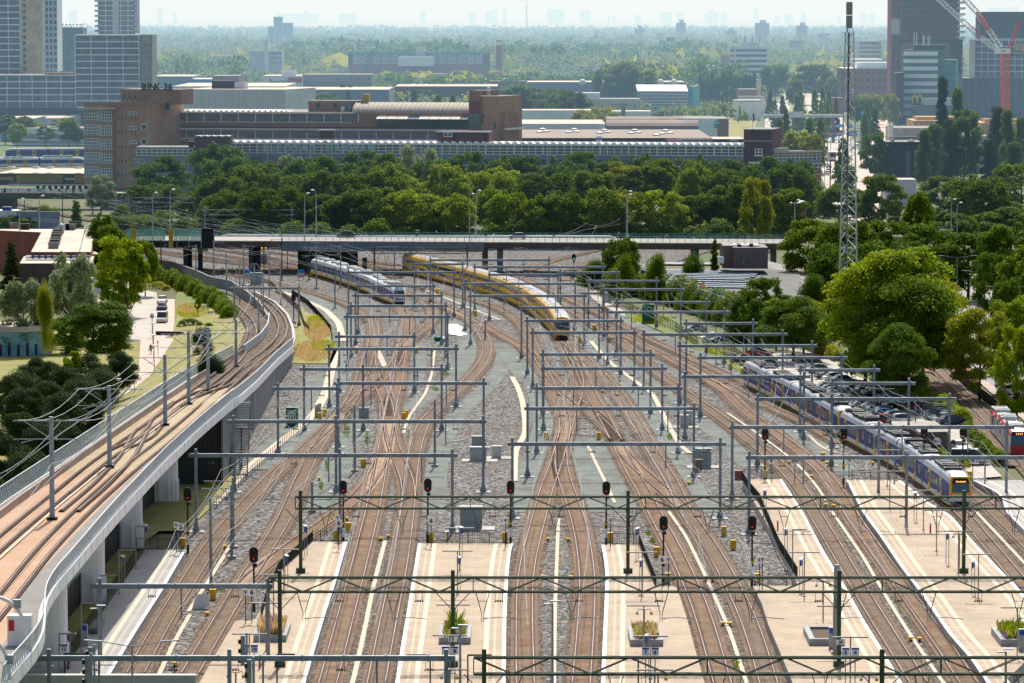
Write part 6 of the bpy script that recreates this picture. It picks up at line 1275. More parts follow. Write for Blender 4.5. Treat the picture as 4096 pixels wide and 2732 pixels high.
# dark tower right end of the long factory & curved end
b=Bd('dark_brick_tower','dark brick corner tower with one white window and a flagpole',2978,1234,3091,1232); b.box('wall',2978,3091,516,None,18,BRD,ROOFG,fwd=1.2); b.strip('edge',2978,3091,515,519,CONC,.6,1.4); b.strip('mid_edge',2978,3091,561,565,CONC,.4,1.4); b.band(3024,3052,595,620,GLASSD,nx=2,rows=2,fm=WHITE,fw=.25,fwd=1.3); b.strip('sill',3018,3056,621,624,WHITE,.5,1.4); b.strip('white_band',2998,3091,646,653,FRW,.2,1.4)
p=b.pt(3012)+b.o; mb=MB(); mb.tube([(p.x,p.y+2,b.z(516)),(p.x,p.y+2,b.z(445))],.09,6); mb.build('flagpole',WHITE,b.r); mb=MB(); mb.face([(p.x+.1,p.y+2,b.z(450)),(p.x+.6,p.y+2,b.z(460)),(p.x+.5,p.y+2,b.z(490)),(p.x+.1,p.y+2,b.z(485))]); mb.build('flag',BLACK,b.r)
b=Bd('curved_brick_block','red brick block with two rows of white-framed windows at the avenue corner',3092,1234,3290,1240); b.box('wall',3092,3286,610,None,16,BRR,ROOFG); b.strip('roof_edge',3092,3286,605,612,CONC,1,.5); b.band(3095,3284,618,643,GI,step=1.4,rows=2,fm=FRW,fw=.2); b.strip('blue_band',3092,3286,643,654,BGC,.3,.15); b.band(3095,3290,656,672,GI,step=1.4,rows=1,fm=FRW,fw=.2); b.strip('lower_cornice',3092,3300,697,701,CONC,.6,.3)
for i in range(9): u=3110+i*20; b.band(u,u+9,724,746,GLASSD,nx=1,rows=1,fm=WHITE)
b.box('penthouse',3092,3158,593,606,6,CONC)
# white ribbed hall
b=Bd('ribbed_white_hall','large windowless hall with vertical white ribs behind the brick tower',721,1510,1142,1500); b.box('wall',721,1142,356,None,40,GREYC,ROOFT); mb=MB(); a=b.pt(722)+b.o; c=b.pt(1142)+b.o
for i in range(62): p=a.lerp(c,i/61)+b.n*.15; mb.bar((p.x,p.y,b.z(440)),(p.x,p.y,b.z(357)),.34,.25)
tag(mb.build('rib_row',WHITE,b.r)); b.box('dark_roof_block',815,906,324,356,14,NAVY,fwd=-10); b.box('louvre_block',906,948,330,356,14,GREYC,fwd=-10)
# depot hall, trains, hangar
b=Bd('depot_hall','long white depot hall with grey lettering on the left',50,1720,345,1715); b.box('wall',50,345,512,None,30,WHB,ROOFG); b.strip('green_base',50,345,562,572,mat('pale_green_base',(.30,.42,.36),.6,.1,.4),.2,.2); b.text('Technisch Centrum DEN HAAG',245,543,3.4,mat('grey_letters',(.22,.25,.28),.6,.05,1),.4)
dt=[unp(u,500,Y=Y_) for u,Y_ in ((18,1560),(120,1562),(345,1566))]
for p in dt: p.z=0
train('passenger_train','blue train with yellow doors standing before the depot hall',dt,3,17,SP,smi,[TB,TY,TB,TS,TG],[5.2,11.4],[(1.75,2.85,1.5,.5,1,0)],0,NOSE,face='none',sides=(-1,1),win=2)
dt=[unp(u,500,Y=Y_) for u,Y_ in ((338,1468),(200,1466),(-30,1460))]
for p in dt: p.z=0
train('passenger_train','blue and white train parked behind the flat tan roof on the left',dt,3,17,LP_,lmi,[TB,TW,TW,TG,BLACK],[5.2,11.4],[(1.75,2.85,1.5,.5,1,0)],2,NOSE,face='none',sides=(-1,1),win=2)
b=Bd('striped_shed','low tan-roofed shed with black and yellow diagonal stripes',-20,1320,342,1318); b.box('wall',-20,342,693,None,45,BLACK,ROOFT); mb=MB(); a=b.pt(70)+b.o; c=b.pt(340)+b.o
for i in range(46):
    if 30<i<39: continue
    p=a.lerp(c,i/46)+b.n*.12; q=a.lerp(c,(i-.6)/46)+b.n*.12; mb.bar((p.x,p.y,b.z(698)),(q.x,q.y,b.z(733)),.25,.06)
tag(mb.build('stripes',mat('stripe_yellow',(.50,.36,.05),.6,.1,1),b.r)); b.text('hangar 36',38,712,1.9,mat('ochre_letters',(.5,.36,.05),.6,.05,1),.3); b.text('HANGAR',278,715,.8,WHITE,.3)
for u in (20,120,175,290): b.box('skylight',u,u+22,668,676,3,ROOFW,fwd=-8)
# graffiti railway bridge
b=Bd('graffiti_bridge','railway bridge with a painted white and blue graffiti screen',-30,1152,465,1148,cat='bridge'); b.box('girder',-30,560,770,795,8,GREENP,ROOFG); b.box('abutment',405,485,795,None,9,CONCD); b.box('pier',-10,48,795,None,6,BLACK); mb=MB()
b.strip('white_screen',2,420,751,773,WHITE,.2,.3); b.strip('light_edge',35,465,737,744,mat('pale_green_panel',(.4,.5,.48),.6,.1,1),.3,.0)
for (u0,u1,m) in ((0,10,TEALL),(165,180,TEALL),(392,416,TEALL),(430,462,REDP)): b.strip('painted_panel',u0,u1,752,772,m,.1,.45)
for u in (14,38,70,110,150,160,200,232,262,288,318,350,362,378): b.strip('black_stroke',u,u+random.choice((3,6,8)),random.choice((752,756)),random.choice((764,770)),BLACK,.06,.5)
b.strip('red_cable',-20,470,771,773,REDP,.1,.6)
for i in range(11): u=150+i*24; p=b.pt(u)+b.o+b.n*.5; mb=MB(); mb.tube([(p.x,p.y,b.z(748)),(p.x,p.y+.1,b.z(748))],.55,10); mb.build('painted_arch',BLACK,b.r)
b=Bd('tiled_screen','blue grey panelled screen wall beside the railway curve',62,1000,230,998,cat='wall'); b.box('wall',62,230,845,None,1,mat('blue_grey_panel',(.22,.28,.36),.6,.1,.5)); 
b=Bd('pump_house','small pale house with a round blue roof unit behind the flats',0,1000,62,1000); b.box('wall',-20,70,842,None,6,WHB,ROOFW); b.box('roof_unit',5,40,828,842,3,BLUEP)
# apartment slabs left
AW=mat('apartment_concrete',(.85,.88,.90),.7,.08,.2); AGL=mat('apartment_balcony_glass',(.045,.06,.09),.15,.6,.3,spec=.5,col2=(.17,.21,.25))
def slab(name,label,Y,parts,cat='apartment block'):
    b=Bd(name,label,parts[0][0],Y,parts[0][1],Y,cat=cat)
    for (u0,u1,v0,v1,dep,fh,bays,wm,gl,fwd) in parts:
        b.box('wall',u0,u1,v0,v1,dep,wm,ROOFG,fwd=fwd)
        if gl is None: continue
        n=max(1,int(round(((v1 if v1 else 600)-v0)/fh)))
        for k in range(n):
            va=v0+3+k*fh; b.band(u0+2,u1-2,va+2,va+fh-3,gl,fwd=fwd)
            b.strip('floor_edge',u0,u1,va-1.5,va+1.5,AW if wm is not GREYC else GREYC,.5,fwd+.3)
        for i in range(bays+1): u=u0+(u1-u0)*i/bays; b.strip('fin',u-1.2,u+1.2,v0,(v1 or v0+n*fh),AW,.6,fwd+.3)
    return b
b=slab('apartment_slab','wide gridded grey apartment slab of eleven storeys on the left',1900,[(303,558,138,430,26,26.2,4,AW,AGL,0),(130,303,298,430,24,26.2,3,AW,AGL,.1),(-20,130,298,430,24,26.2,3,AW,AGL,.2)])
b.box('side_wall',558,610,138,430,25,mat('tan_panel_wall',(.34,.31,.26),.7,.35,.18,col2=(.18,.16,.14)),fwd=-.5)
for k in range(10):
    for j in range(4):
        if random.random()<.75: u=562+j*12+random.choice((0,3)); v=146+k*27; b.band(u,u+5,v,v+14,AGL,fwd=-.5,nm='window')
b.box('brick_plinth',-20,520,430,None,24,BRK,fwd=.3); b.strip('dry_roof_garden',180,302,290,297,mat('dry_sedum',(.35,.27,.12),.9,.3,.4),12,-6)
b=slab('apartment_tower','tall apartment tower with a beige panelled strip at the left edge',1960,[(-10,84,-80,296,22,25.2,2,AW,AGL,0),(170,182,-80,293,22,25,1,GREYC,None,0),(182,232,-80,286,22,25.2,3,WHB,AGL,-.5)])
b.box('beige_wall',84,170,-80,296,22,mat('beige_panels',(.66,.52,.32),.8,.18,.22,col2=(.36,.27,.15)),fwd=.2)
for k in range(15): b.band(96,106,-62+k*25.3,-48+k*25.3,GLASSD,fwd=.25,nm='window')
for k in range(15): b.strip('balcony_glass',183,231,-55+k*25.3,-46+k*25.3,mat('pale_balcony_glass',(.40,.50,.52),.2,.1,.5),.1,.2)
b=slab('glass_tower','slender dark glass tower with side balconies behind the slab',2250,[(396,545,-80,134,25,20,5,BGC,AGL,0)])
for k in range(11):
    for (u0,u1) in ((383,397),(544,554)): b.strip('balcony',u0,u1,v0:=(-60+k*20),v0+7,GLASSB,2,.5)
b.box('light_strip',457,478,-80,134,1,GREYC,fwd=.6)
b=slab('blue_grey_block','blue grey block with a zigzag roof between two towers',2120,[(233,335,110,290,20,26,3,BGC,None,0)]); zigzag(b,233,335,92,100,14,FRW,16); mb=MB()
for u in (236,252,270,290,310,330): b.strip('roof_post',u,u+1.5,98,110,FRD,.4,.2)
for k in range(7):
    for u in (242,272,304): b.band(u,u+9,122+k*24,138+k*24,AGL,nm='window')
# generic halls in the middle distance
def hall(label,u0,u1,v0,v1,Y,dep,wm,rm=None,name='industrial_hall',win=None,zroof=None,group=None):
    b=Bd(name,label,u0,Y,u1,Y,group=group); b.box('wall',u0,u1,v0,None,dep,wm,rm or ROOFG)
    if win:
        for (a,c,x,y,nx) in win: b.band(a,c,x,y,GLASSB if wm is not WHB else GLASSD,nx=nx,rows=1,fm=FRW,fw=.2)
    return b
hall('grey shed roofs with sunlit skylights left of the brick tower',50,270,472,515,1840,60,GREYC,ROOFT); hall('grey blue shed below the apartment slab',0,130,475,515,1780,50,BGC,ROOFT)
hall('long blue-grey shed behind the ribbed hall',612,770,305,330,2450,70,BGC,ROOFT); hall('bright blue low shed',769,850,316,330,2440,40,mat('bright_blue_cladding',(.02,.22,.45),.5,.1,.3),ROOFW); hall('pink brick shed with two roof vents',850,955,303,330,2440,40,BRR,ROOFG)
hall('tan-roofed warehouse behind the ribbed hall',690,1140,345,365,2100,110,GREYC,ROOFT); hall('long tan-roofed warehouse right of the ribbed hall',1060,1556,358,395,2050,75,BGC,ROOFT)
b=hall('white storage warehouse with red panels',1050,1210,303,331,2500,50,WHB,ROOFT); b.strip('white_panel',1084,1147,311,331,WHITE,.1,.3); b.strip('red_frame',1082,1086,311,331,REDP,.12,.3); b.strip('red_panel',1154,1208,311,331,REDP,.1,.3); b.text('SHURGARD',1118,329,2.2,BLACK,.6); b.box('roof_block',1126,1182,280,303,12,WHB,fwd=-8)
b=hall('low brick office with a band of white windows',1210,1488,298,333,2510,40,mat_brick('greyish_brick',(.30,.25,.23),(.26,.22,.20),(.3,.26,.24),1,.9,.4),ROOFG,win=[(1228,1480,308,322,22)])
b=Bd('long_flats','long four storey flats with a green roof edge in the haze',1394,3330,1956,3320); b.box('wall',1394,1956,207,None,14,BRR,ROOFG); b.strip('green_edge',1394,1956,206,216,mat('pale_green_roof',(.12,.40,.33),.6,.1,.3),2,.6)
for k in range(2): 
    for i in range(14): u=1412+i*38; b.band(u,u+30,220+k*20,233+k*20,GLASSB,nx=4,rows=1,fm=WHITE,fw=.5)
b.box('centre_block',1665,1700,190,260,8,GREYC,fwd=3); b.box('pale_hall',1610,1740,225,262,10,WHB,fwd=30); b.box('dark_end',1394,1412,210,262,12,BRK,fwd=.6); b.box('dark_end',1932,1956,210,262,12,BRK,fwd=.6)
cm=empty('chimney',(XY(1996,3230),3230,0),'tall brick factory chimney with a white collar','chimney'); mb=MB(); h=ZZ(161,3230); mb.tube([(0,0,0),(0,0,h)],[2.9,2.3],14); mb.build('shaft',BRR,cm); mb=MB(); mb.tube([(0,0,h-4),(0,0,h-1)],2.6,14); mb.build('collar',WHITE,cm)
hall('pale low sheds at the foot of the chimney',1890,2060,318,340,2900,50,WHB,ROOFW)
hall('row of grey low roofs beside the avenue of trees',1580,1990,345,372,2350,70,BRD,ROOFT)
# residential with white slab tower
b=Bd('church_hall','pale glazed building with a thin white tower slab',1010,3250,1130,3250); b.box('wall',1000,1130,202,None,25,GREYC,ROOFG); b.box('tower',1060,1076,155,None,8,WHB,fwd=3); 
for k in range(3): b.band(1080,1128,208+k*18,220+k*18,GLASSB,nx=6,rows=1,fm=WHITE,fw=.4)
for (u0,u1,v0,v1,Y,l,m) in ((1096,1130,67,135,6000,'dark stepped block in the haze, tall part',BGC),(1130,1172,91,135,6050,'dark stepped block in the haze, lower right part',BGC),(1074,1098,106,135,5950,'dark stepped block in the haze, low left part',BGC),(2540,2577,115,160,7000,'square brick tower in the haze, leftmost of the tower row',BRR),(2623,2658,131,165,6800,'low square brick tower with a mast in the haze',BRR),(2705,2742,91,150,7000,'tall square brick tower in the haze',BRR),(2903,2940,124,170,6600,'brick tower with a thin mast above the white block',BRR),(3021,3075,92,170,6500,'broad brick tower left of the radio mast',BRR),(3187,3227,102,168,6500,'slim brick tower left of the radio mast',BRR),(3270,3318,133,172,6300,'low brick block beside the radio mast',BRR),(3366,3410,127,172,6200,'low brick block right of the radio mast',BRR),(3157,3215,160,190,4700,'pinkish low office block',mat('pink_cladding',(.5,.36,.34),.7,.1,.2)),(830,910,222,252,3600,'white villa roof among the trees',WHB)):
    b=Bd('distant_tower' if v1-v0>35 else 'distant_block',l,u0,Y,u1,Y); b.box('wall',u0,u1,v0,None,20,m,ROOFG)
    if m is BRR and v1-v0>40: b.box('roof_lantern',u0+(u1-u0)*.3,u0+(u1-u0)*.8,v0-12,v0,8,GREYC,fwd=-4)
    for k in range(2): b.band(u0+4,u1-4,v0+8+k*12,v0+13+k*12,GLASSB)
# skyline silhouettes
SKY_=[(277,308,42,66),(630,652,34,66),(694,710,52,66),(1110,1275,54,66),(1217,1228,40,66),(1355,1425,53,66),(1683,1703,44,66),(1875,1905,52,68),(1940,1975,44,68),(1977,1990,35,68),(2010,2025,38,68),(2190,2255,38,70),(2318,2362,41,70),(2430,2442,60,72),(2450,2462,62,72),(2540,2565,60,74),(2642,2668,50,74),(2670,2685,48,74),(2708,2732,50,76),(2818,2832,54,76),(2835,2852,40,76),(2855,2872,50,76),(2885,2908,50,76),(3012,3032,36,78),(3098,3120,60,80),(3138,3170,57,80),(3203,3222,47,80),(3347,3362,64,82),(3385,3395,62,82),(3440,3465,52,84),(3475,3495,54,84),(3860,3895,20,84),(3950,4045,30,84),(4050,4070,26,84)]
rr=random.Random(5)
for i in range(58):
    Y=rr.uniform(2100,4300); u=rr.uniform(620,3560); w_=rr.uniform(8,26)*F/Y; hh=rr.uniform(7,13); v0=64+(56-hh)*F/Y
    if 2480<u<2780 and Y<2500: continue
    c_=rr.choice(('white','red brick','grey','cream')); b=Bd('distant_house','small %s house among the far trees, %s of the scattered ones'%(c_,ordn(i+1)),u,Y,u+w_,Y,group='houses among the far trees'); b.box('wall',u,u+w_,v0,None,10,{'white':WHB,'red brick':BRR,'grey':GREYC,'cream':CREAM}[c_],rr.choice((ROOFT,ROOFG,mat('red_tile_roof',(.42,.16,.10),.9,.15,.1),ROOFW))); b.band(u+1,u+w_-1,v0+3,v0+5.5,GLASSB,nm='window_row')
for i,(u0,u1,v0,v1) in enumerate(SKY_):
    Y=26000+500*(i%5); b=Bd('skyline_building','pale hazy skyline building, %s counted from the left'%ordn(i+1),u0,Y,u1,Y,group='skyline silhouettes'); b.box('wall',u0,u1,v0,None,60,mat('far_concrete',(.3,.32,.35),.8,.1,.01))
wtb=empty('wind_turbine',(XY(2107,11000),11000,0),'white wind turbine standing on the hazy horizon','wind turbine'); hz=ZZ(27,11000); mb=MB(); mb.tube([(0,0,0),(0,0,hz)],[2.4,1.4],8); mb.build('mast',WHITE,wtb)
for a in (90,210,330): mb=MB(); r_=math.radians(a); mb.bar((0,-2,hz),(20*math.cos(r_),-2,hz+20*math.sin(r_)),1.3,.6); mb.build('blade',WHITE,wtb)
# crane (green lattice)
def lattice(mb,p,q,w,n,t,up=Vector((0,1,0))):
    p=Vector(p);q=Vector(q);d=(q-p).normalized(); a=d.cross(up); a=(a.normalized() if a.length>1e-3 else Vector((1,0,0)))*w/2; b=d.cross(a).normalized()*w/2
    C_=[a+b,a-b,-a-b,-a+b]
    for c in C_: mb.bar(p+c,q+c,t)
    for i in range(n):
        u=p.lerp(q,i/n); v=p.lerp(q,(i+1)/n)
        for k in range(4):
            c0,c1=C_[k],C_[(k+1)%4]
            if (i+k)%2: c0,c1=c1,c0
            mb.bar(u+c0,v+c1,t*.6)
gc=empty('lattice_crane',(XY(1465,3200),3200,0),'green lattice crane leaning over the far halls','crane'); mb=MB(); x=lambda u:XY(u,3200)-XY(1465,3200); z=lambda v:ZZ(v,3200)
GC=mat('crane_green',(.02,.22,.15),.5,.1,.5); lattice(mb,(x(1450),0,z(330)),(x(1505),0,z(195)),3,14,.5); mb.bar((x(1505),0,z(195)),(x(1514),0,z(163)),.8); mb.build('jib',GC,gc); mb=MB(); lattice(mb,(x(1440),0,z(330)),(x(1485),0,z(205)),2,10,.4); mb.build('mast',GC,gc); mb=MB(); mb.box((x(1460),0,2.5),(14,6,5)); mb.build('base',GC,gc); mb=MB(); mb.box((x(1482),0,3.5),(5,6,7)); mb.build('cab',REDP,gc)
# middle halls right of the wood
hall('long low dark industrial hall with round skylights on its brown roof',2010,2850,552,565,1330,100,NAVY,ROOFB)
bb=Bd('roof_skylights','x',2010,1330,2850,1330); bpy.data.objects.remove(bb.r)
for i,(u,v) in enumerate([(2060,517),(2062,524),(2170,518),(2158,529),(2185,527),(2297,519),(2275,531),(2307,528),(2418,522),(2399,533),(2430,530),(2525,534),(2539,522),(2553,531),(2661,523),(2648,536),(2626,541),(2680,533)]):
    p=unp(u,v,ZZ(552,1330)+.1); o=empty('skylight',p,'white dome skylight on the brown hall roof, %s from the left end'%ordn(i+1),'skylight','white dome skylights'); mb=MB(); mb.sphere((0,0,.15),1.25,9,5,.35); mb.build('dome',ROOFW,o); mb=MB(); mb.tube([(0,0,0),(0,0,.25)],1.4,10); mb.build('curb',CONC,o)
b=hall('grey green hall end with pink lettering panel',2672,2850,556,590,1325,60,BGC,ROOFB); b.strip('pink_sign',2672,2720,553,564,mat('pink_sign_paint',(.75,.22,.28),.6,.08,1),.1,.4); b.text('DUTCH DESIGN',2696,558,.75,WHITE,.6)
b=Bd('white_sign_tower','white ASN sign board standing over the factory roof',2384,1260,2409,1260,cat='sign'); b.box('board',2384,2409,546,566,.5,WHITE); b.text('ASN',2397,556,1.1,NUMB,.1)
hall('tan-roofed pale hall with sunlit roof patches',2000,2422,495,520,1500,60,WHB,ROOFT); 
for (u0,u1,v,Y,l,m) in ((2425,2730,486,1560,'brown corrugated barrel roof, rear one',ROOFB),(2425,2795,503,1480,'brown corrugated barrel roof, front one',ROOFB)):
    b=Bd('barrel_hall',l,u0,Y,u1,Y); b.box('wall',u0,u1,v+12,None,16,BGC); a=b.pt(u0)+b.o; c=b.pt(u1)+b.o; mb=MB(); prev=None; z0=b.z(v+14); hz=3.2
    for i in range(9): t=i/8*math.pi; y=8-8*math.cos(t); cur=[(a.x,a.y+y,z0+hz*math.sin(t)),(c.x,c.y+y,z0+hz*math.sin(t))]; (mb.face([prev[0],prev[1],cur[1],cur[0]]) if prev else None); prev=cur
    mb.build('barrel_roof',m,b.r)
b=hall('white box building with a teal sign APK',2708,2870,474,515,1560,40,WHB,ROOFG); b.strip('teal_sign',2878-20,2897-20,484,512,mat('teal_sign_paint',(.02,.25,.25),.6,.05,1),.1,.4); b.text('APK',2867,492,1.1,WHITE,.7); b.text('eké',2867,504,1.0,mat('sign_lime',(.3,.55,.12),.6,.05,1),.7)
hall('brown brick side of the white box building',2871,2915,475,515,1562,38,BRB,ROOFG); b=hall('dark shed with white lettering carpetrg',2850,2978,556,570,1345,25,NAVY,ROOFT); b.text('carpetrg',2938,560,.9,WHITE,.3)
hall('long white shed behind the small trees',2048,2365,441,480,1750,25,WHB,ROOFT); hall('white shed wing right of the brown willow',2450,2605,445,478,1740,20,WHB,ROOFT)
p=Bd('dark_pillar','free-standing dark grey slab pillar among the sheds',2485,1690,2502,1690,cat='pillar'); p.box('shaft',2485,2502,410,None,2,BGC)
b=hall('cream two storey office with small dark windows',2318,2562,396,445,1980,30,CREAM,ROOFG,win=[(2320,2348,411,418,3),(2440,2515,413,427,5),(2533,2545,413,440,1)]); b.box('white_upper_box',2305,2402,372,396,18,WHB,ROOFW,fwd=-8)
b=Bd('teal_ended_office','dark two storey office with a bright white roof and turquoise end',2549,2240,2752,2235); b.box('wall',2549,2752,366,None,30,BGC,ROOFG); b.band(2562,2750,376,389,GLASSB,nx=22,rows=1,fm=WHITE,fw=.35); b.band(2562,2750,402,414,GLASSB,nx=22,rows=1,fm=WHITE,fw=.35); b.band(2562,2740,425,450,GLASSB,nx=14,rows=1,fm=WHITE,fw=.35); a=b.pt(2549)+b.o; c=b.pt(2752)+b.o; mb=MB(); z1=b.z(342); z0=b.z(364); mb.face([(a.x,a.y,z0),(c.x,c.y,z0),(c.x,c.y+28,z1),(a.x,a.y+28,z1)]); mb.build('white_roof',ROOFW,b.r); b.box('turquoise_end',2752,2771,345,None,30,mat('turquoise_cladding',(.03,.35,.42),.5,.08,.3))
b=hall('long grey hall with three white half-round roof vents',2110,2740,328,345,2420,50,BGC,ROOFT); 
for u in (2330,2590,2642,2695): q=b.pt(u)+b.o; mb=MB(); mb.sphere((q.x,q.y,b.z(330)),2.2,10,6,1); mb.build('roof_vent',ROOFW,b.r)
hall('brown brick block beside the avenue',2956,3030,357,422,2330,25,BRB,ROOFG); hall('narrow pale building edge beside the avenue',3034,3043,318,420,2300,10,CREAM)
# white ribbed tower block
b=Bd('round_cornered_tower','white office tower with stripes of dark windows and antennas',2920,2980,3068,2980,cat='office tower'); b.box('wall',2920,2941,182,None,25,WHB,ROOFG,fwd=-4); b.box('main_wall',2938,3068,182,None,25,WHB,ROOFG)
for k in range(7): b.band(2942,3066,196+k*21.5,206+k*21.5 if k else 207,GLASSD,nx=14 if k==0 else None,rows=1,fm=FRW if k==0 else None); b.band(2921,2935,198+k*21.5,205+k*21.5,GLASSD,fwd=-3.9)
b.box('roof_storey',2962,3035,170,182,14,WHB,fwd=-4); 
for u in (2980,3009,3040): q=b.pt(u)+b.o; mb=MB(); mb.bar((q.x,q.y+6,b.z(172)),(q.x,q.y+6,b.z(140)),.5); mb.build('antenna',GALV,b.r)
si=empty('silo',(XY(2901,2850),2850,0),'tall concrete silo with a blue base and yellow rim','silo'); mb=MB(); h=ZZ(225,2850); mb.tube([(0,0,14),(0,0,h)],3.4,14); mb.build('shell',CONC,si); mb=MB(); mb.tube([(0,0,0),(0,0,14)],3.5,14); mb.build('blue_base',mat('navy_silo',(.05,.06,.18),.6,.1,1),si); mb=MB(); mb.tube([(0,0,h),(0,0,h+2)],3.9,14); mb.tube([(0,0,13),(0,0,16)],3.7,14); mb.build('yellow_rim',YELLOW,si)
cp=empty('concrete_plant',(XY(2720,2900),2900,0),'yellow and grey aggregate plant behind the poplars','plant'); mb=MB(); x=lambda u:XY(u,2900)-XY(2720,2900); lattice(mb,(x(2735),0,ZZ(290,2900)),(x(2840),0,ZZ(228,2900)),2.5,12,.35); mb.build('conveyor',GALV,cp); mb=MB(); mb.box((0,0,8),(14,8,12)); mb.build('hopper',YELLOW,cp)
# ---------------- right side
b=Bd('brick_high_rise','tall red-brown brick tower with balconies rising out of the frame',3599,2150,3852,2150,cat='high-rise'); b.box('wall',3599,3836,-60,165,26,BRR,ROOFG); b.box('podium',3600,3848,168,None,28,BRB,ROOFG); b.box('slim_wing',3562,3600,-60,None,22,BRR,ROOFG,fwd=-1); b.box('pale_panel',3563,3598,75,138,1,GREYC,fwd=-.6)
for k in range(9):
    v=-30+k*23.5
    if v<150:
        b.strip('balcony_edge',3596,3852,v+20,v+22.5,mat('terracotta_edge',(.40,.17,.12),.7,.1,.3),2.2,1.2); b.strip('glass_balustrade',3822,3857,v+12,v+19,mat('pale_balustrade',(.55,.63,.65),.2,.1,.5),1.5,1.5)
        for i in range(10): u=3606+i*23; b.band(u,u+14,v+2,v+18,GLASSB,nx=2,rows=1,fm=FRD)
for k in range(16):
    v=-25+k*24
    if not(70<v<135): b.band(3567,3578,v,v+16,GLASSB,nx=1,rows=1,fm=FRD,fwd=-.9); b.band(3586,3597,v,v+16,GLASSB,nx=1,rows=1,fm=FRD,fwd=-.9)
for k in range(5): b.strip('dark_balcony',3800,3846,178+k*25,190+k*25,BLACK,3,2.2)
b.strip('terrace_planting',3602,3848,158,168,mat('terrace_green',(.05,.10,.04),.9,.3,.4,fine=.3),8,-2)
b=Bd('striped_office','curved white-banded office with green glass and the yellow M sign below',3614,2050,3823,2046,cat='office tower'); n=9
b.box('glass_core',3614,3776,200,None,20,GLASSG,ROOFG); b.box('top_storey',3650,3776,180,202,14,GLASSD,ROOFG,fwd=-4); b.box('teal_wing',3771,3824,238,None,18,mat('teal_green_cladding',(.03,.26,.22),.4,.15,.3),ROOFG,fwd=.5)
for k in range(9):
    v0=206+k*30
    if v0<470: b.strip('white_band',3612 if k<7 else 3612,3750 if k<6 else 3645,v0,v0+16,WHITE,.8,.6); b.band(3616,3748 if k<6 else 3645,v0+17,v0+29,GLASSG,nx=18,rows=1,fm=mat('pale_green_frame',(.25,.45,.42),.5,.1,1),fwd=.1)
for k in range(5): b.band(3784,3810,256+k*30,267+k*30,GLASSB,nx=2,rows=1,fm=FRD,fwd=.55)
for u in (3657,3667,3692,3697,3712,3718): q=b.pt(u)+b.o; mb=MB(); mb.bar((q.x,q.y+3,b.z(182)),(q.x,q.y+3,b.z(130 if u<3670 else 142)),.35); mb.build('antenna',WHITE,b.r)
b=Bd('low_glass_pavilion','low dark glass pavilion with a pale upper box and yellow M sign',3645,2020,3835,2018); b.box('wall',3650,3835,424,None,18,GLASSD,ROOFG); b.box('pale_upper_box',3682,3807,393,420,12,GREYC,fwd=-.5); b.box('sign_box',3645,3684,388,420,4,mat('dark_green_sign',(.02,.07,.05),.6,.05,1),fwd=.5)
q=b.pt(3668)+b.o; mb=MB(); YM_=mat('sign_yellow',(.9,.55,.02),.5,.03,1)
for s in (-1,1):
    pts=[(q.x+s*1.25+1.15*math.cos(t)*1.0,q.y-.8,b.z(413)+4.4*math.sin(t)) for t in [math.pi*j/10 for j in range(11)]]
    mb.tube(pts,.28,6)
mb.build('arch_letter',YM_,b.r); b.strip('window_frames',3655,3830,428,460,FRD,.1,.2)
for k in range(12): b.strip('column',3655+k*15,3657+k*15,424,480,FRD,.3,.3)
hall('slim dark brick slab beside the striped office',3583,3614,290,492,2035,14,BRK,ROOFG,name='brick_slab'); 
b=hall('red brick office with rows of small windows by the avenue',3372,3558,273,400,2350,40,BRR,ROOFW,name='brick_office')
for k in range(5):
    for i in range(7): u=3392+i*24; b.band(u,u+(16 if i%2 else 10),285+k*29,297+k*29,GLASSD,nm='window')
b.box('white_upper',3430,3558,250,273,25,WHB,ROOFW,fwd=-5); b.box('side_wall',3366,3373,273,400,35,BRD,fwd=-.5)
b=Bd('glass_office','grey glass office block with a balcony floor behind the radio mast',3431,2700,3525,2700); b.box('wall',3431,3525,163,None,25,GREYC,ROOFG)
for k in range(4): b.band(3435,3522,167+k*17,181+k*17,GLASSB,nx=11,rows=1,fm=WHITE,fw=.3)
hall('flat white roofed block behind the radio mast',3415,3530,237,260,2650,35,WHB,ROOFW)
hall('brown low brick building behind the avenue trees',3505,3560,392,450,2150,25,BRB,ROOFG)
b=slab('dark_flats','dark upper block of flats at the right edge, scaffold on its roof',2180,[(3919,4110,47,155,24,24,8,BRK,None,0),(3895,4110,158,312,24,25,8,mat('grey_flats_wall',(.32,.36,.40),.8,.1,.3),AGL,1.2),(3825,4110,312,None,24,30,10,BRK,None,1.6)])
for k in range(4):
    for i in range(8): b.band(3930+i*23,3942+i*23,60+k*24,76+k*24,GLASSB,nm='window')
for k in range(5):
    for i in range(10): b.band(3838+i*27,3852+i*27,322+k*29,342+k*29,GLASSB,nx=2,rows=1,fm=FRD,fwd=1.7)
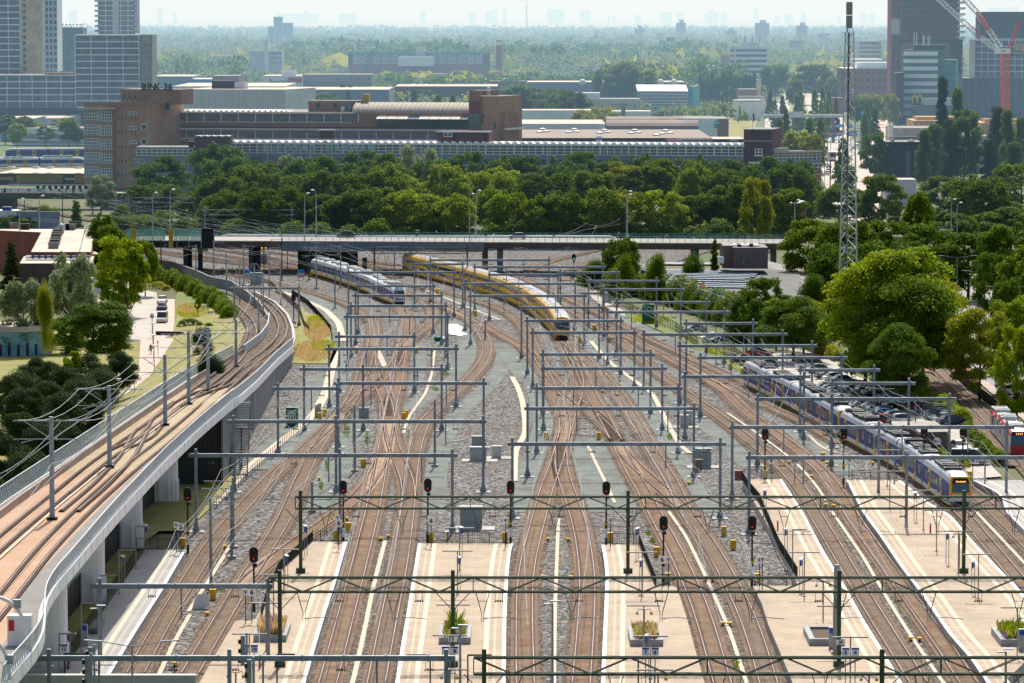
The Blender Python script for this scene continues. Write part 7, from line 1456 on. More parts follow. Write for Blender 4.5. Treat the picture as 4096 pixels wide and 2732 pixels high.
# tower crane
tc=empty('tower_crane',(XY(4022,1700),1700,0),'red and white tower crane with VORM board on the right','tower crane'); X0=XY(4022,1700); x=lambda u:XY(u,1700)-X0; z=lambda v:ZZ(v,1700); CR_=mat('crane_orange_red',(.70,.12,.03),.5,.1,.5); CR2=mat('crane_red',(.60,.03,.04),.5,.1,.5)
mb=MB(); lattice(mb,(0,0,0),(0,0,z(225)),2.6,34,.28); mb.build('mast',CR_,tc); mb=MB(); mb.box((x(4008),-.5,z(205)),(6.5,2.6,2.2)); mb.build('cab_platform',WHITE,tc); mb=MB(); mb.box((x(4022),0,z(215)),(4.2,3.2,1.4)); mb.build('slew_ring',CR2,tc)
mb=MB(); mb.box((x(4063),-.6,z(213)),(4.2,1.0,1.8)); mb.build('board',NUMB,tc); txt('VORM',1.35,(x(4063),-1.15,z(213)),FACE,WHITE,tc); txt('HC-L',.8,(x(4010),-1.85,z(205)),FACE,BLACK,tc)
for (pa,pb,nm) in (((4000,190),(3905,50),'jib'),((3905,50),(3850,-10),'jib'),):
    mb=MB(); lattice(mb,(x(pa[0]),0,z(pa[1])),(x(pb[0]),0,z(pb[1])),1.9,16 if pa[0]==4000 else 8,.22); mb.build(nm,CR2 if pa[0]!=4000 else WHITE,tc)
mb=MB(); lattice(mb,(x(3915),-.3,z(60)),(x(3950),-.3,z(118)),2.0,8,.26); mb.build('jib_section',CR2,tc)
mb=MB(); lattice(mb,(x(4035),0,z(195)),(x(4078),0,z(80)),1.4,10,.26); mb.build('rear_frame',CR2,tc); mb=MB(); mb.box((x(4080),0,z(195)),(5.5,2.2,4.2)); mb.build('counterweight',CONC,tc); mb=MB(); mb.tube([(x(4078),0,z(80)),(x(3905),0,z(50))],.07,4); mb.tube([(x(4078),0,z(80)),(x(4090),0,z(195))],.07,4); mb.build('stay_cable',BLACK,tc)
t2=empty('tower_crane',(XY(4000,1850),1850,0),'second red and white crane jib slanting behind the first','tower crane'); X0=XY(4000,1850); x=lambda u:XY(u,1850)-X0; z=lambda v:ZZ(v,1850)
mb=MB(); lattice(mb,(x(3995),0,z(205)),(x(3920),0,z(150)),2,12,.24); mb.build('jib',WHITE,t2); mb=MB(); lattice(mb,(x(3920),0,z(150)),(x(3860),0,z(95)),2,10,.24); mb.build('jib_red',CR2,t2); mb=MB(); lattice(mb,(x(3860),0,z(95)),(x(3745),0,z(-10)),2,18,.24); mb.build('jib_tip',WHITE,t2); mb=MB(); lattice(mb,(x(4010),0,0),(x(4010),0,z(205)),2.2,26,.22); mb.build('mast',CR_,t2)
# construction and box buildings
OR=mat('raw_timber',(.62,.38,.16),.8,.15,.4); 
for (u0,u1,v0,v1,Y,l) in ((3655,3830,468,530,1640,'raw timber building under construction, stepped left part'),(3930,4110,478,528,1660,'raw timber building under construction, right part')):
    b=Bd('timber_building',l,u0,Y,u1,Y); b.box('wall',u0,u1,v0+14,None,30,OR,mat('orange_deck',(.75,.48,.25),.8,.1,.4)); b.box('upper_floor',u0+18,u1,v0,v0+14,22,OR,MATS['orange_deck'],fwd=-6)
    for k in range(8): u=u0+k*(u1-u0)/8; b.strip('stud',u,u+2,v0+16,v0+60,mat('pale_timber',(.72,.55,.33),.8,.1,1),.2,.2)
    b.strip('edge_rail',u0,u1,v0-6,v0-4,YELLOW,.1,.3)
b=hall('bare concrete building under construction',3573,3755,512,560,1480,30,CONC,ROOFG,name='concrete_shell'); b.box('white_scaffold',3556,3574,500,550,4,WHB)
b=hall('navy black box building with a lit stair slit',3536,3730,574,720,1350,35,NAVY,ROOFG,name='black_box_building'); b.strip('parapet',3534,3732,567,575,BLACK,.8,.4)
for k in range(6): b.band(3625,3642,604+k*18,619+k*18,GLASSG if k%2 else GLASSB,nx=1,rows=1,fm=FRD)
b.strip('grey_panel',3659,3730,601,621,BGC,.08,.12); b.strip('grey_panel',3659,3730,647,667,BGC,.08,.12); b.box('roof_unit',3570,3582,556,570,3,CONC,fwd=-8); b.box('roof_unit',3646,3662,562,570,3,CONC,fwd=-12); b.strip('solar_row',3580,3690,553,560,GLASSB,6,-16)
hall('white site cabin with two windows beside the black box',3732,3815,606,668,1400,12,WHITE,ROOFW,name='site_cabin',win=[(3736,3742,628,640,1),(3778,3797,628,640,2)])
hall('grey low shed behind the right-hand trees',3545,3668,718,790,1160,12,GREYC,ROOFT); hall('scaffolded pale building behind the poplars',3740,4110,545,690,1420,20,CONC,ROOFG)
hall('shed with a striped metal roof between the trees',3020,3230,812,900,985,14,BRB,mat('pale_metal_roof',(.75,.78,.8),.35,.1,.5),name='rail_shed')  # roof is a plain pale metal colour
# ---------------- low school buildings in the centre right
def gb(label,pts,h,wm,rm,name='building',extra=None,z0=0.0):
    o=pts[0]; r=bl(name,label,'building',None,(o.x,o.y)); P_=[(p.x-o.x,p.y-o.y) for p in pts]; mb=MB(); mb.prism(P_,z0,h,top=False); mb.build('wall',wm,r); mb=MB(); mb.poly(P_,h); mb.build('roof',rm,r); return r,o
hR=4.5
r,o=gb('low school building with sedum roof and rows of skylights',[G(t_,x_,y_,4.5) for t_,x_,y_ in (('21',1060,872),('21',1160,905),('21',1290,930),('21',1480,1000),('21',1640,1060),('21',1850,1130),('21',2080,1230),('21',2350,1260),('31',330,1160),('31',290,940),('21',2351,893),('21',1140,858))],hR,mat('grey_timber_cladding',(.28,.27,.25),.8,.15,.5),mat('dark_felt',(.17,.17,.17),.9,.2,.2),'school_building')
mb=MB()
for (x0,y0,x1,y1) in ((1350,925,2200,935),(1420,945,2250,960),(1480,968,2230,985),(1560,1000,2140,1010),(1640,1040,2150,1055),(1700,1075,2160,1085),(1380,935,2220,945),(1450,956,2240,972),(1520,985,2180,997),(1600,1020,2150,1032),(1680,1060,2150,1070)):
    a=G('21',x0,y0,hR); c=G('21',x1,y1,hR); mb.bar((a.x-o.x,a.y-o.y,hR+.1),(c.x-o.x,c.y-o.y,hR+.1),1.1,.5)
mb.build('skylight_rows',GALV,r); mb=MB(); a=G('21',1255,868,hR); c=G('21',1850,872,hR); mb.bar((a.x-o.x,a.y-o.y,hR+.45),(c.x-o.x,c.y-o.y,hR+.45),6,.12); mb.build('solar_panels',mat('solar_panel',(.18,.26,.38),.25,.1,.5,spec=.6),r); mb=MB(); mb.poly([(p.x-o.x,p.y-o.y) for p in W('21',[(1150,862),(2080,870),(2110,890),(1180,885)],hR)],hR+.06); mb.build('sedum',mat('sedum_roof',(.36,.24,.10),.9,.3,.6,col2=(.2,.2,.06)),r)
for i,(x,y,c) in enumerate(((1185,925,'w'),(1235,925,'w'),(1270,945,'r'),(1325,960,'w'),(1375,978,'w'),(1425,995,'w'),(1475,1015,'w'),(1525,1030,'w'),(1745,1100,'r'),(1855,1140,'b'),(1920,1155,'b'),(1990,1180,'r'),(2040,1200,'r'))):
    p=unp(*nat('21',x,y),4.2); cm_={'w':FRW,'r':mat('raspberry_paint',(.33,.06,.08),.6,.08,1),'b':mat('sky_blue_paint',(.02,.30,.50),.5,.05,1)}[c]; q=empty('dormer_house',(p.x,p.y,0),'%s pointed dormer bay of the school, %s from the left'%({'w':'white','r':'raspberry red','b':'sky blue'}[c],ordn(i+1)),'dormer','pointed dormers'); mb=MB(); mb.box((0,1.5,1.9),(2.6,3,3.8)); mb.build('bay',cm_,q); mb=MB(); mb.face([(-1.4,-.1,3.7),(1.4,-.1,3.7),(.3,2,5.6)]); mb.face([(1.4,-.1,3.7),(1.4,3.2,3.7),(.3,2,5.6)]); mb.face([(-1.4,3.2,3.7),(-1.4,-.1,3.7),(.3,2,5.6)]); mb.build('pyramid_roof',GALVL if c=='w' else cm_,q); mb=MB(); mb.box((0,-.05,2.2),(1.6,.1,2.2)); mb.build('window',GLASSD,q)
p0=unp(*nat('21',1945,890),0,Y=775); r=Bd('brown_block','brown flat block with white roof domes beside the viaduct',2895,790,3130,790); r.box('wall',2934,3075,990,1075,12,mat_brick('umber_brick',(.19,.14,.12),(.16,.12,.10),(.17,.14,.13),1,.9,.4),ROOFG); r.box('left_wing',2896,2935,984,1075,14,MATS['umber_brick'],ROOFG,fwd=-1)
for u in (2945,2975,3000,3030): q=r.pt(u)+r.o; mb=MB(); mb.sphere((q.x,q.y+4,r.z(988)),1.0,8,5,.5); mb.build('roof_dome',ROOFW,r.r)
r.box('roof_vent',2955,2970,980,990,2,BLACK,fwd=-3); r.box('roof_vent',3003,3018,978,990,2,BLACK,fwd=-3); r.band(2971,2982,1020,1058,GLASSB,nm='door'); r.box('air_unit',2878,2898,1027,1052,2,WHITE,fwd=1)
gb('dark flat-roofed block below the parked van',[G('31',-20,1160),G('31',620,1330),G('31',640,1180),G('31',0,1010)],4.2,BRK,ROOFG,'flat_block')
gb('beige garden wall building behind the car park trees',[G('C',1050,640),G('C',1200,650),G('C',1230,560),G('C',1060,560)],3.2,CREAM,ROOFT,'beige_shed')
for i,(pts,h,l) in enumerate((([(1145,775),(1590,768),(1525,730),(1130,732)],2.8,'flat brick shed beside the last signals'),([(1385,832),(1665,828),(1600,797),(1350,803)],2.8,'square brick hut with mesh walls beneath the signals'))):
    gb(l,W('32',pts,h),h,mat_brick('hut_brick',(.16,.12,.10),(.13,.10,.085),(.15,.13,.12),1,.6,.2),mat('hut_roof',(.42,.38,.32),.9,.2,.3),'brick_hut')
# ---------------- left neighbourhood
hb=9.0
r,o=gb('flat-roofed three storey block with a long tan roof and roof boxes',[G('01',285,745,hb),G('01',835,745,hb),G('01',865,565,hb),G('01',860,535,hb),G('01',0,535,hb),G('01',0,548,hb),G('01',380,565,hb)],hb,BRR,ROOFT,'brick_apartments',z0=0)
for i,(x,y) in enumerate(((490,715),(500,690),(508,665),(515,640),(520,615),(530,595),(545,575),(600,545),(650,545),(230,540),(130,530))):
    a=G('01',x,y,hb); mb=MB(); mb.box((a.x-o.x,a.y-o.y,hb+.6),(1.9,1.6,1.2)); mb.box((a.x-o.x,a.y-o.y,hb+1.25),(2.2,1.0,.15)); mb.build('roof_box',BLACK if i%2 else CONCD,r)
mb=MB(); a=G('01',565,590,hb); mb.sphere((a.x-o.x,a.y-o.y,hb+1.6),.9,10,6); mb.build('satellite_dish',GALVL,r); 
mb=MB(); pts=[G('01',x,y,hb) for x,y in ((735,742),(770,600),(790,555),(840,520),(290,480))]
for a,c in zip(pts,pts[1:]):
    for zz in (.6,1.1): mb.bar((a.x-o.x,a.y-o.y,hb+zz),(c.x-o.x,c.y-o.y,hb+zz),.07)
    for k in range(9): q=a.lerp(c,k/8); mb.bar((q.x-o.x,q.y-o.y,hb),(q.x-o.x,q.y-o.y,hb+1.1),.06)
mb.build('roof_railing',GALVL,r)
bw=Bd('brick_flats','grey and red fronted flats below the tan roof on the left',0,G('01',0,900).y,160,G('01',0,900).y); bw.box('wall',-40,170,924,None,8,BRR,ROOFT); bw.box('green_panel',45,160,928,970,1,mat('grey_green_panel',(.16,.20,.19),.7,.1,.5),fwd=.2)
for (u,v) in ((18,950),(60,950),(100,955),(140,958),(18,1000),(100,1010)): bw.band(u-9,u+9,v-14,v+14,GLASSD,nx=1,rows=1,fm=WHITE,fw=.15,fwd=.35)
r,o=gb('dark brick block with solar panels on its flat roof',[G('01',180,850,8),G('01',845,850,8),G('01',865,785,8),G('01',220,785,8)],8,BRK,ROOFT,'solar_block'); mb=MB()
for j in range(2):
    for k in range(10): a=G('01',275+k*58,795+j*25,8); mb.box((a.x-o.x,a.y-o.y,8.3),(1.6,3.0,.08))
tag(mb.build('solar_panels',MATS['solar_panel'],r)); 
for i,(x,y) in enumerate(((845,1000),(850,900),(855,800),(850,740),(870,1100))):
    a=G('01',x+20,y,5.0); mb=MB(); mb.box((a.x-o.x,a.y-o.y,5.0-i*.0),(1.6,2.2,.9)); mb.build('balcony',WHITE,r)
for i,(x,y,h) in enumerate(((900,630,7),(895,665,7),(905,1015,6),(860,740,7))):
    a=unp(*nat('01',x,y),h); q=empty('parasol',(a.x,a.y,0),'cream square parasol on a balcony of the flats, %s'%['topmost','second from the top','lowest','third'][i],'parasol'); mb=MB(); mb.tube([(0,0,h-2.5),(0,0,h)],.04,5); mb.build('pole',WHITE,q); mb=MB()
    for k in range(4): t=k*math.pi/2+.4; t2=t+math.pi/2; mb.face([(1.7*math.cos(t),1.7*math.sin(t),h-.55),(1.7*math.cos(t2),1.7*math.sin(t2),h-.55),(0,0,h)])
    mb.build('canopy',CREAM,q)
q=empty('round_hut',G('02',230,130),'round hut with a blue painted mural of figures and a tan roof','hut'); mb=MB(); mb.tube([(-2,5,0),(-2,5,4.0)],6.0,28); mb.build('mural_wall',mat('mural_blue',(.05,.25,.45),.6,.3,.4,col2=(.35,.55,.6)),q); mb=MB(); mb.tube([(-2,5,4.0),(-2,5,4.8)],[6.5,6.3],28); mb.build('roof',ROOFT,q); mb=MB()
for a in range(5): t=-1.9+a*.25; mb.bar((-2+6.05*math.cos(t),5+6.05*math.sin(t),0),(-2+6.05*math.cos(t),5+6.05*math.sin(t),1.9+.3*(a%2)),.45,.06)
mb.build('painted_figures',NAVY,q)
# streets and paths on the left
sheet('street',W('01',[(1190,1568),(1225,1190),(1100,1090),(900,1120),(900,1050),(1100,1020),(1300,1090),(1440,1120),(1445,1190),(1440,1568)]),ROADL,0.02,'pale worn street with parked cars on the left','structure','street')
sheet('parking_strip',W('01',[(1440,1180),(1605,1180),(1600,1500),(1440,1568)]),PINKPATH,0.03,'brick parking strip beside the street','structure','street')
sheet('footpath',W('02',[(1290,-20),(1440,-20),(1455,200),(1440,420),(1200,620),(1000,830),(740,1080),(640,1060),(880,760),(1080,560),(1270,330)]),mat_brick('pink_brick_paving',(.66,.52,.43),(.6,.47,.39),(.52,.42,.35),1,.6,.3),0.04,'pale pink brick footpath running down beside the tram viaduct','structure','path')
sheet('cycle_path',W('02',[(1455,-30),(1640,-30),(1670,200),(1560,330),(1440,420),(1455,200)]),PINKPATH,0.05,'pink asphalt cycle path at the end of the street','structure','path')
sheet('pavement',W('01',[(890,1180),(1120,1180),(1225,1200),(1190,1568),(1150,1568),(1120,1290),(900,1250)]),mat_brick('side_paving',(.5,.42,.36),(.46,.38,.33),(.4,.34,.3),1,.6,.3),0.025,'paved forecourt beside the flats','structure','pavement')
patch('02',[(600,1100),(-100,1900),(-300,900),(-100,-100),(1290,-100),(1270,330),(1050,560)],GRASS,0.015,'dry park lawn under the pines'); patch('01',[(1610,1180),(1600,1568),(2140,1568),(2100,1330),(1900,1120),(1640,1090)],GRASSG,0.035,'flowering green verge with benches inside the hedge'); patch('01',[(600,1000),(1900,1000),(1500,870),(900,900)],GRASSG,-0.1,'green strip behind the hedge')
for i,(x,y) in enumerate(((1885,1280),(1945,1335))):
    q=empty('park_bench',G('01',x,y),'grey slatted bench on the green verge, '+('upper' if i==0 else 'lower'),'bench',None,.9); mb=MB()
    for k in range(3): mb.box((0,-.2+.18*k,.45),(1.7,.13,.05))
    mb.build('seat',GALV,q); mb=MB()
    for k in range(2): mb.box((0,.32,.62+.18*k),(1.7,.05,.13))
    mb.build('backrest',GALV,q); 
    for s in (-.7,.7): mb=MB(); mb.box((s,0,.22),(.07,.55,.44)); mb.build('leg',GALV,q)
plp=empty('park_lamp',(0,0,0),'x','park lamp','white disc park lamps'); mb=MB(); mb.tube([(0,0,0),(0,0,4.2)],.06,8); mb.build('pole',GALVL,plp); mb=MB(); mb.tube([(0,0,4.1),(0,0,4.35)],[.18,.42],12); mb.tube([(0,0,4.35),(0,0,4.42)],.45,12); mb.build('lamp_head',WHITE,plp)
for i,(t,x,y) in enumerate((('01',1398,1310),('01',1403,1400),('01',1410,1510),('02',1415,40),('02',1233,243),('02',1085,348),('02',893,567),('02',672,848))): p=unp(*nat(t,x,y),4.3); inst(plp,(p.x,p.y,0),0,None,'slim park lamp with a white disc head along the path, %s from the far end'%ordn(i+1))
q=empty('round_sign',G('01',1397,1470),'grey backed round traffic sign on the street','traffic sign'); mb=MB(); mb.tube([(0,0,0),(0,0,2.8)],.05,6); mb.build('pole',GALVL,q); mb=MB(); mb.tube([(0,-.05,2.6),(0,0,2.6)],.4,14); mb.build('plate',GALV,q)
for i,(t,x,y,s,l) in enumerate((('02',795,735,(1.2,.8,1.4),'blue and yellow painted play block on the park lawn'),('02',85,640,(1.6,.8,.75),'pale blue table under the pines'))):
    q=empty('play_block' if i==0 else 'park_table',G(t,x,y),l,'play equipment' if i==0 else 'table',None,.3)
    if i==0: mb=MB(); mb.prism([(-.6,-.4),(.6,-.4),(.6,.4),(-.6,.4)],0,1.0); mb.build('body',BLUEP,q); mb=MB(); mb.face([(-.6,-.42,1.0),(.6,-.42,1.0),(.6,-.42,1.4)]); mb.face([(-.6,.42,1.0),(.6,.42,1.0),(.6,.42,1.4)][::-1]); mb.face([(-.6,-.42,1.02),(-.6,.42,1.02),(.6,.42,1.42),(.6,-.42,1.42)]); mb.build('slide',YELLOW,q)
    else: mb=MB(); mb.box((0,0,.75),(1.8,1.0,.07)); mb.build('top',TEALL,q); mb=MB(); mb.box((0,0,.37),(.3,.6,.72)); mb.build('pedestal',CONC,q)
q=empty('skate_ramp',G('01',1565,1510),'low dark curved kerb block at the end of the street','barrier'); mb=MB(); mb.prism([(-2.6,0),(2.4,-1.2),(2.4,-.4),(-2.6,.6)],0,.7); mb.build('body',BLACK,q)
# streets right
sheet('street',W('32',[(1480,-60),(2500,-60),(2500,700),(2200,560),(2000,420),(1850,260),(1600,200),(1400,300),(1350,260)]),ASPH,0.0,'grey tree-lined street on the right','structure','street')
sheet('street',W('31',[(1400,1568),(1500,1300),(1750,1080),(2351,960),(2600,1100),(2600,1568)]),ASPH,-.02,'asphalt junction under the street trees','structure','street')
sheet('red_cycle_crossing',W('32',[(1480,110),(1640,80),(1830,210),(1900,290),(1680,320),(1540,300),(1420,260)]),mat('red_asphalt',(.36,.13,.11),.9,.12,.4),0.03,'red asphalt cycle crossing','structure','path')
sheet('pavement',W('32',[(1730,300),(1850,300),(2200,600),(2500,850),(2500,700),(2100,430),(1900,280)]),MATS['side_paving'],0.02,'paved strip beside the black fence','structure','pavement')
for k in range(9): a=G('31',1640+k*22,1545-k*2); sheet('zebra_stripe',[a,a+Vector((.6,0,0)),a+Vector((1.0,7,0)),a+Vector((.4,7,0))],PWHITE,0.01,'white zebra crossing stripe','structure','marking')
for k in range(7): a=G('31',1900+k*20,1095); sheet('zebra_stripe',[a,a+Vector((.6,0,0)),a+Vector((1.4,8,0)),a+Vector((.8,8,0))],PWHITE,0.012,'white zebra crossing stripe beyond','structure','marking')
sheet('car_park',W('C',[(560,700),(900,600),(1250,680),(1343,800)])+W('32',[(1330,480),(1600,620),(1780,760),(1800,900),(1950,1040),(2150,1240),(1890,1260),(1700,1050),(1600,800),(1180,790),(800,620),(450,470),(120,300),(0,160)]),ROADL,0.03,'pale paved car park beside the trains','structure','car park')
walk('service_path','B',[(720,165),(790,240),(900,300),(1050,370),(1200,430)],3.0,ROADL,0.03,'grey service path with a barrier beside the yard')
# boulevard
sheet('avenue',NB([(3370,900),(3260,650),(3240,470),(3215,390),(3150,345),(3250,340),(3300,400),(3370,470),(3450,640),(3520,900)]),ROADL,-0.05,'broad sunlit avenue leading away on the right','structure','street')
sheet('avenue_carriageway',NB([(3060,640),(3060,480),(3130,380),(3160,350),(3180,360),(3160,430),(3130,520),(3150,640)]),ROADL,-0.06,'left carriageway of the avenue full of cars','structure','street')
sheet('avenue_pavement',NB([(3430,900),(3440,640),(3500,470),(3550,470),(3560,560),(3500,900)]),PINKPATH,-0.04,'pink pavement along the right of the avenue','structure','pavement')
b=Bd('flyover','pale grey flyover crossing the avenue, dark beneath','0' and 3060,1760,3395,1760,cat='flyover'); b.box('deck',3060,3395,459,470,9,GREYC,ASPH); 
for u in (3170,3330): b.box('pier',u,u+10,470,None,4,CONCD)
b.strip('sign_panel',3155,3215,446,462,GREYC,.2,.4); b.strip('sign_panel',3093,3113,438,458,GREYC,.2,.4)
SB=mat('sky_blue_sign',(.01,.28,.70),.5,.03,1)
for i,(u0,u1,v0,v1,Y,s) in enumerate(((3285,3314,587,618,1330,'↑'),(3312,3336,526,545,1500,'Rijswijk'),(3343,3368,525,545,1500,'Den Haag'),(3388,3428,526,545,1500,'A12'),(3339,3377,497,510,1620,'A4'),(3392,3412,497,512,1640,'A13'),(3443,3459,446,460,1800,'P'),(2622,2637,432,443,2100,''))):
    b=Bd('direction_sign','sky blue direction sign over the avenue, %s from the camera'%ordn(i+1),u0,Y,u1,Y,cat='road sign'); b.box('panel',u0,u1,v0,v1,.3,SB); b.strip('white_text',u0+3,u1-3,v0+(v1-v0)*.35,v0+(v1-v0)*.45,WHITE,.05,.1); b.strip('white_text',u0+3,u1-6,v0+(v1-v0)*.65,v0+(v1-v0)*.75,WHITE,.05,.1)
    if i==0 or 1<=i<=2: b.strip('red_strip',u0+2,u1-2,v0+1,v0+6,REDP,.06,.1)
    b.box('post',(u0+u1)/2-1,(u0+u1)/2+1,v1,None,.3,GALV)
b=Bd('sign_gantry','thin sign gantry with traffic lights across the avenue',3284,1490,3450,1490,cat='gantry'); b.strip('beam',3284,3450,534,537,GALV,.4,0); b.box('post',3309,3312,534,None,.4,GALV); b.box('post',3444,3447,534,None,.4,GALV)
for u in (3334,3367,3455): b.box('traffic_light',u-2,u+3,520,530,.4,BLACK)
b=Bd('bus','red and white bus seen from behind on the avenue',3319,1262,3346,1262,cat='bus'); b.box('body',3319,3346,608,645,9,WHITE,WHITE); b.strip('red_top',3319,3346,608,613,REDP,.1,.06); b.band(3321,3344,614,628,GLASSD,nm='rear_window'); b.strip('bumper',3319,3346,641,646,BLACK,.3,.1)
for s in (3321,3341): b.box('wheel',s,s+4,644,None,1.0,BLACK)
AVC=[(3315,672,'black'),(3314,690,'white'),(3415,598,'grey'),(3425,580,'navy'),(3372,532,'grey'),(3435,515,'white'),(3437,540,'silver'),(3105,507,'grey'),(3102,520,'black'),(3075,497,'white'),(3098,545,'grey'),(3100,560,'white'),(3130,440,'white'),(3135,425,'silver'),(3142,410,'white'),(3148,398,'grey'),(3153,385,'white'),(3280,455,'black'),(3165,362,'silver'),(3180,366,'blue'),(3220,372,'red'),(3120,455,'grey'),(3124,470,'white'),(3310,545,'white'),(3232,690,'red'),(3305,700,'red'),(3400,640,'grey'),(3478,672,'silver'),(3480,655,'white'),(3340,690,'black'),(3430,475,'white'),(3425,490,'silver'),(3055,470,'silver'),(3150,365,'black'),(3050,363,'black'),(3062,365,'grey'),(3075,362,'navy'),(3090,364,'silver')]
AVC.sort(key=lambda q:q[1])
for i,(u,v,c) in enumerate(AVC): put_car(unp(u,v,0),random.choice((0,math.pi)) if v>366 else math.pi/2,c,'%s car on the avenue, %s counted from the far end'%(c,ordn(i+1)),group='cars on the avenue')
lpA=empty('avenue_lamp',(0,0,0),'x','street lamp','thin street lamps along the avenue'); mb=MB(); mb.tube([(0,0,0),(0,0,9)],.1,6); mb.build('pole',GALVL,lpA); mb=MB(); mb.bar((-1.8,0,9.2),(1.8,0,9.2),.15); mb.build('arm',GALVL,lpA)
for i,(u,v) in enumerate(((3126,480),(3128,560),(3310,590),(3460,560),(3440,640),(3355,700),(3340,720),(3480,520),(3475,460),(3150,640),(3175,400),(3220,390),(3250,385),(3330,420),(3012,420),(3035,460),(3500,430),(3550,520),(3310,460))): inst(lpA,unp(u,v,0),0,None,'thin street lamp along the avenue, %s in the list'%ordn(i+1))
# radio mast
rm=empty('radio_mast',(XY(3395,716),716,0),'tall white lattice radio mast with grey antenna drums on top','radio mast'); X0=XY(3395,716); x=lambda u:XY(u,716)-X0; z=lambda v:ZZ(v,716); H=z(130)
MP=mat('mast_pale_grey',(.56,.60,.63),.5,.08,1); bw_=1.75; tw_=.75; LEG=[(-1,-1),(1,-1),(0,1.2)]
def lp(k,h): f=lerp(bw_,tw_,h/H); return Vector((LEG[k][0]*f,LEG[k][1]*f,h))
for k in range(3): mb=MB(); mb.tube([lp(k,0),lp(k,H)],[.17,.10],8); mb.build('leg',MP,rm)
mb=MB(); n=34
for i in range(n):
    h0,h1=H*i/n,H*(i+1)/n
    for k in range(3):
        j=(k+1)%3; mb.tube([lp(k,h0),lp(j,h1)] if i%2 else [lp(j,h0),lp(k,h1)],.055,5,False)
        if i%3==0: mb.tube([lp(k,h0),lp(j,h0)],.05,5,False)
tag(mb.build('bracing',MP,rm)); mb=MB()
for xx in (-.15,.0,.12): mb.tube([(xx-.3,0,0),(xx-.05,0,H)],.05,5)
for i in range(120): h=H*i/120; mb.bar((.25,.0,h),(.6,.0,h),.03)
mb.build('cable_ladder',BLACK,rm)
ha=z(112); hb_=z(10)
for (a,c) in ((z(113),z(62)),(z(60),z(8))): mb=MB(); mb.tube([(0,0,a),(0,0,c)],.95*.56+.0,12); [mb.bar((.55*math.cos(t),.55*math.sin(t),a),(.55*math.cos(t),.55*math.sin(t),c),.12) for t in (0.3,1.3,2.3,3.4,4.4,5.4)]; mb.build('antenna_drum',mat('antenna_grey',(.38,.40,.41),.6,.08,1),rm)
mb=MB(); 
for t in (0,2.1,4.2): mb.tube([(.8*math.cos(t),.8*math.sin(t),H),(.2*math.cos(t),.2*math.sin(t),H+1.6),(0,0,H+2.0)],.05,5)
mb.build('top_bracket',BLACK,rm)
# yellow digger and material near the wood
q=empty('excavator',unp(*nat('01',2060,470),0),'orange excavator parked at the edge of the wood','excavator'); mb=MB(); mb.box((0,0,1.8),(3,2.4,1.4)); mb.build('cab',CR_,q); mb=MB(); mb.bar((-1,0,2.2),(-3.6,0,4.2),.4); mb.bar((-3.6,0,4.2),(-4.8,0,1.2),.35); mb.build('arm',CR_,q); mb=MB(); mb.box((0,0,.5),(3.6,2.6,.9)); mb.build('tracks',BLACK,q)
q=empty('yellow_container',unp(*nat('01',1860,455),0),'yellow rail trolley parked at the edge of the wood','trolley'); mb=MB(); mb.box((0,0,1.5),(6.5,2.3,1.6)); mb.build('body',YELLOW,q); mb=MB(); mb.box((0,0,.4),(6,1.8,.6)); mb.build('chassis',BLACK,q)
sheet('gravel_yard',NB([(640,905),(810,905),(800,880),(670,878)]),ROADL,0.02,'pale gravel yard below the wood','structure','ground')
q=empty('green_skip',G('01',1862,735),'small green container under the road viaduct','container'); mb=MB(); mb.box((0,0,.8),(2.6,1.6,1.5)); mb.build('body',GBOX,q)
for (t,x,y,l) in (('11',412,985,'red and white barrier with a blue board near the trains'),('01',2278,985,'blue sign over a red and white barrier by the relay cabinet')):
    q=empty('barrier_board',G(t,x,y+20),l,'barrier'); mb=MB(); mb.box((0,0,1.9),(1.5,.08,.7)); mb.build('blue_board',SB,q); mb=MB(); mb.box((0,-.02,1.0),(1.5,.08,.9)); mb.build('white_board',WHITE,q); mb=MB()
    for k in range(4): mb.bar((-.6+k*.38,-.08,.6),(-.4+k*.38,-.08,1.4),.16,.03)
    mb.build('red_stripes',REDP,q); mb=MB(); mb.box((-.6,0,.3),(.08,.08,.6)); mb.box((.6,0,.3),(.08,.08,.6)); mb.build('legs',BLACK,q)
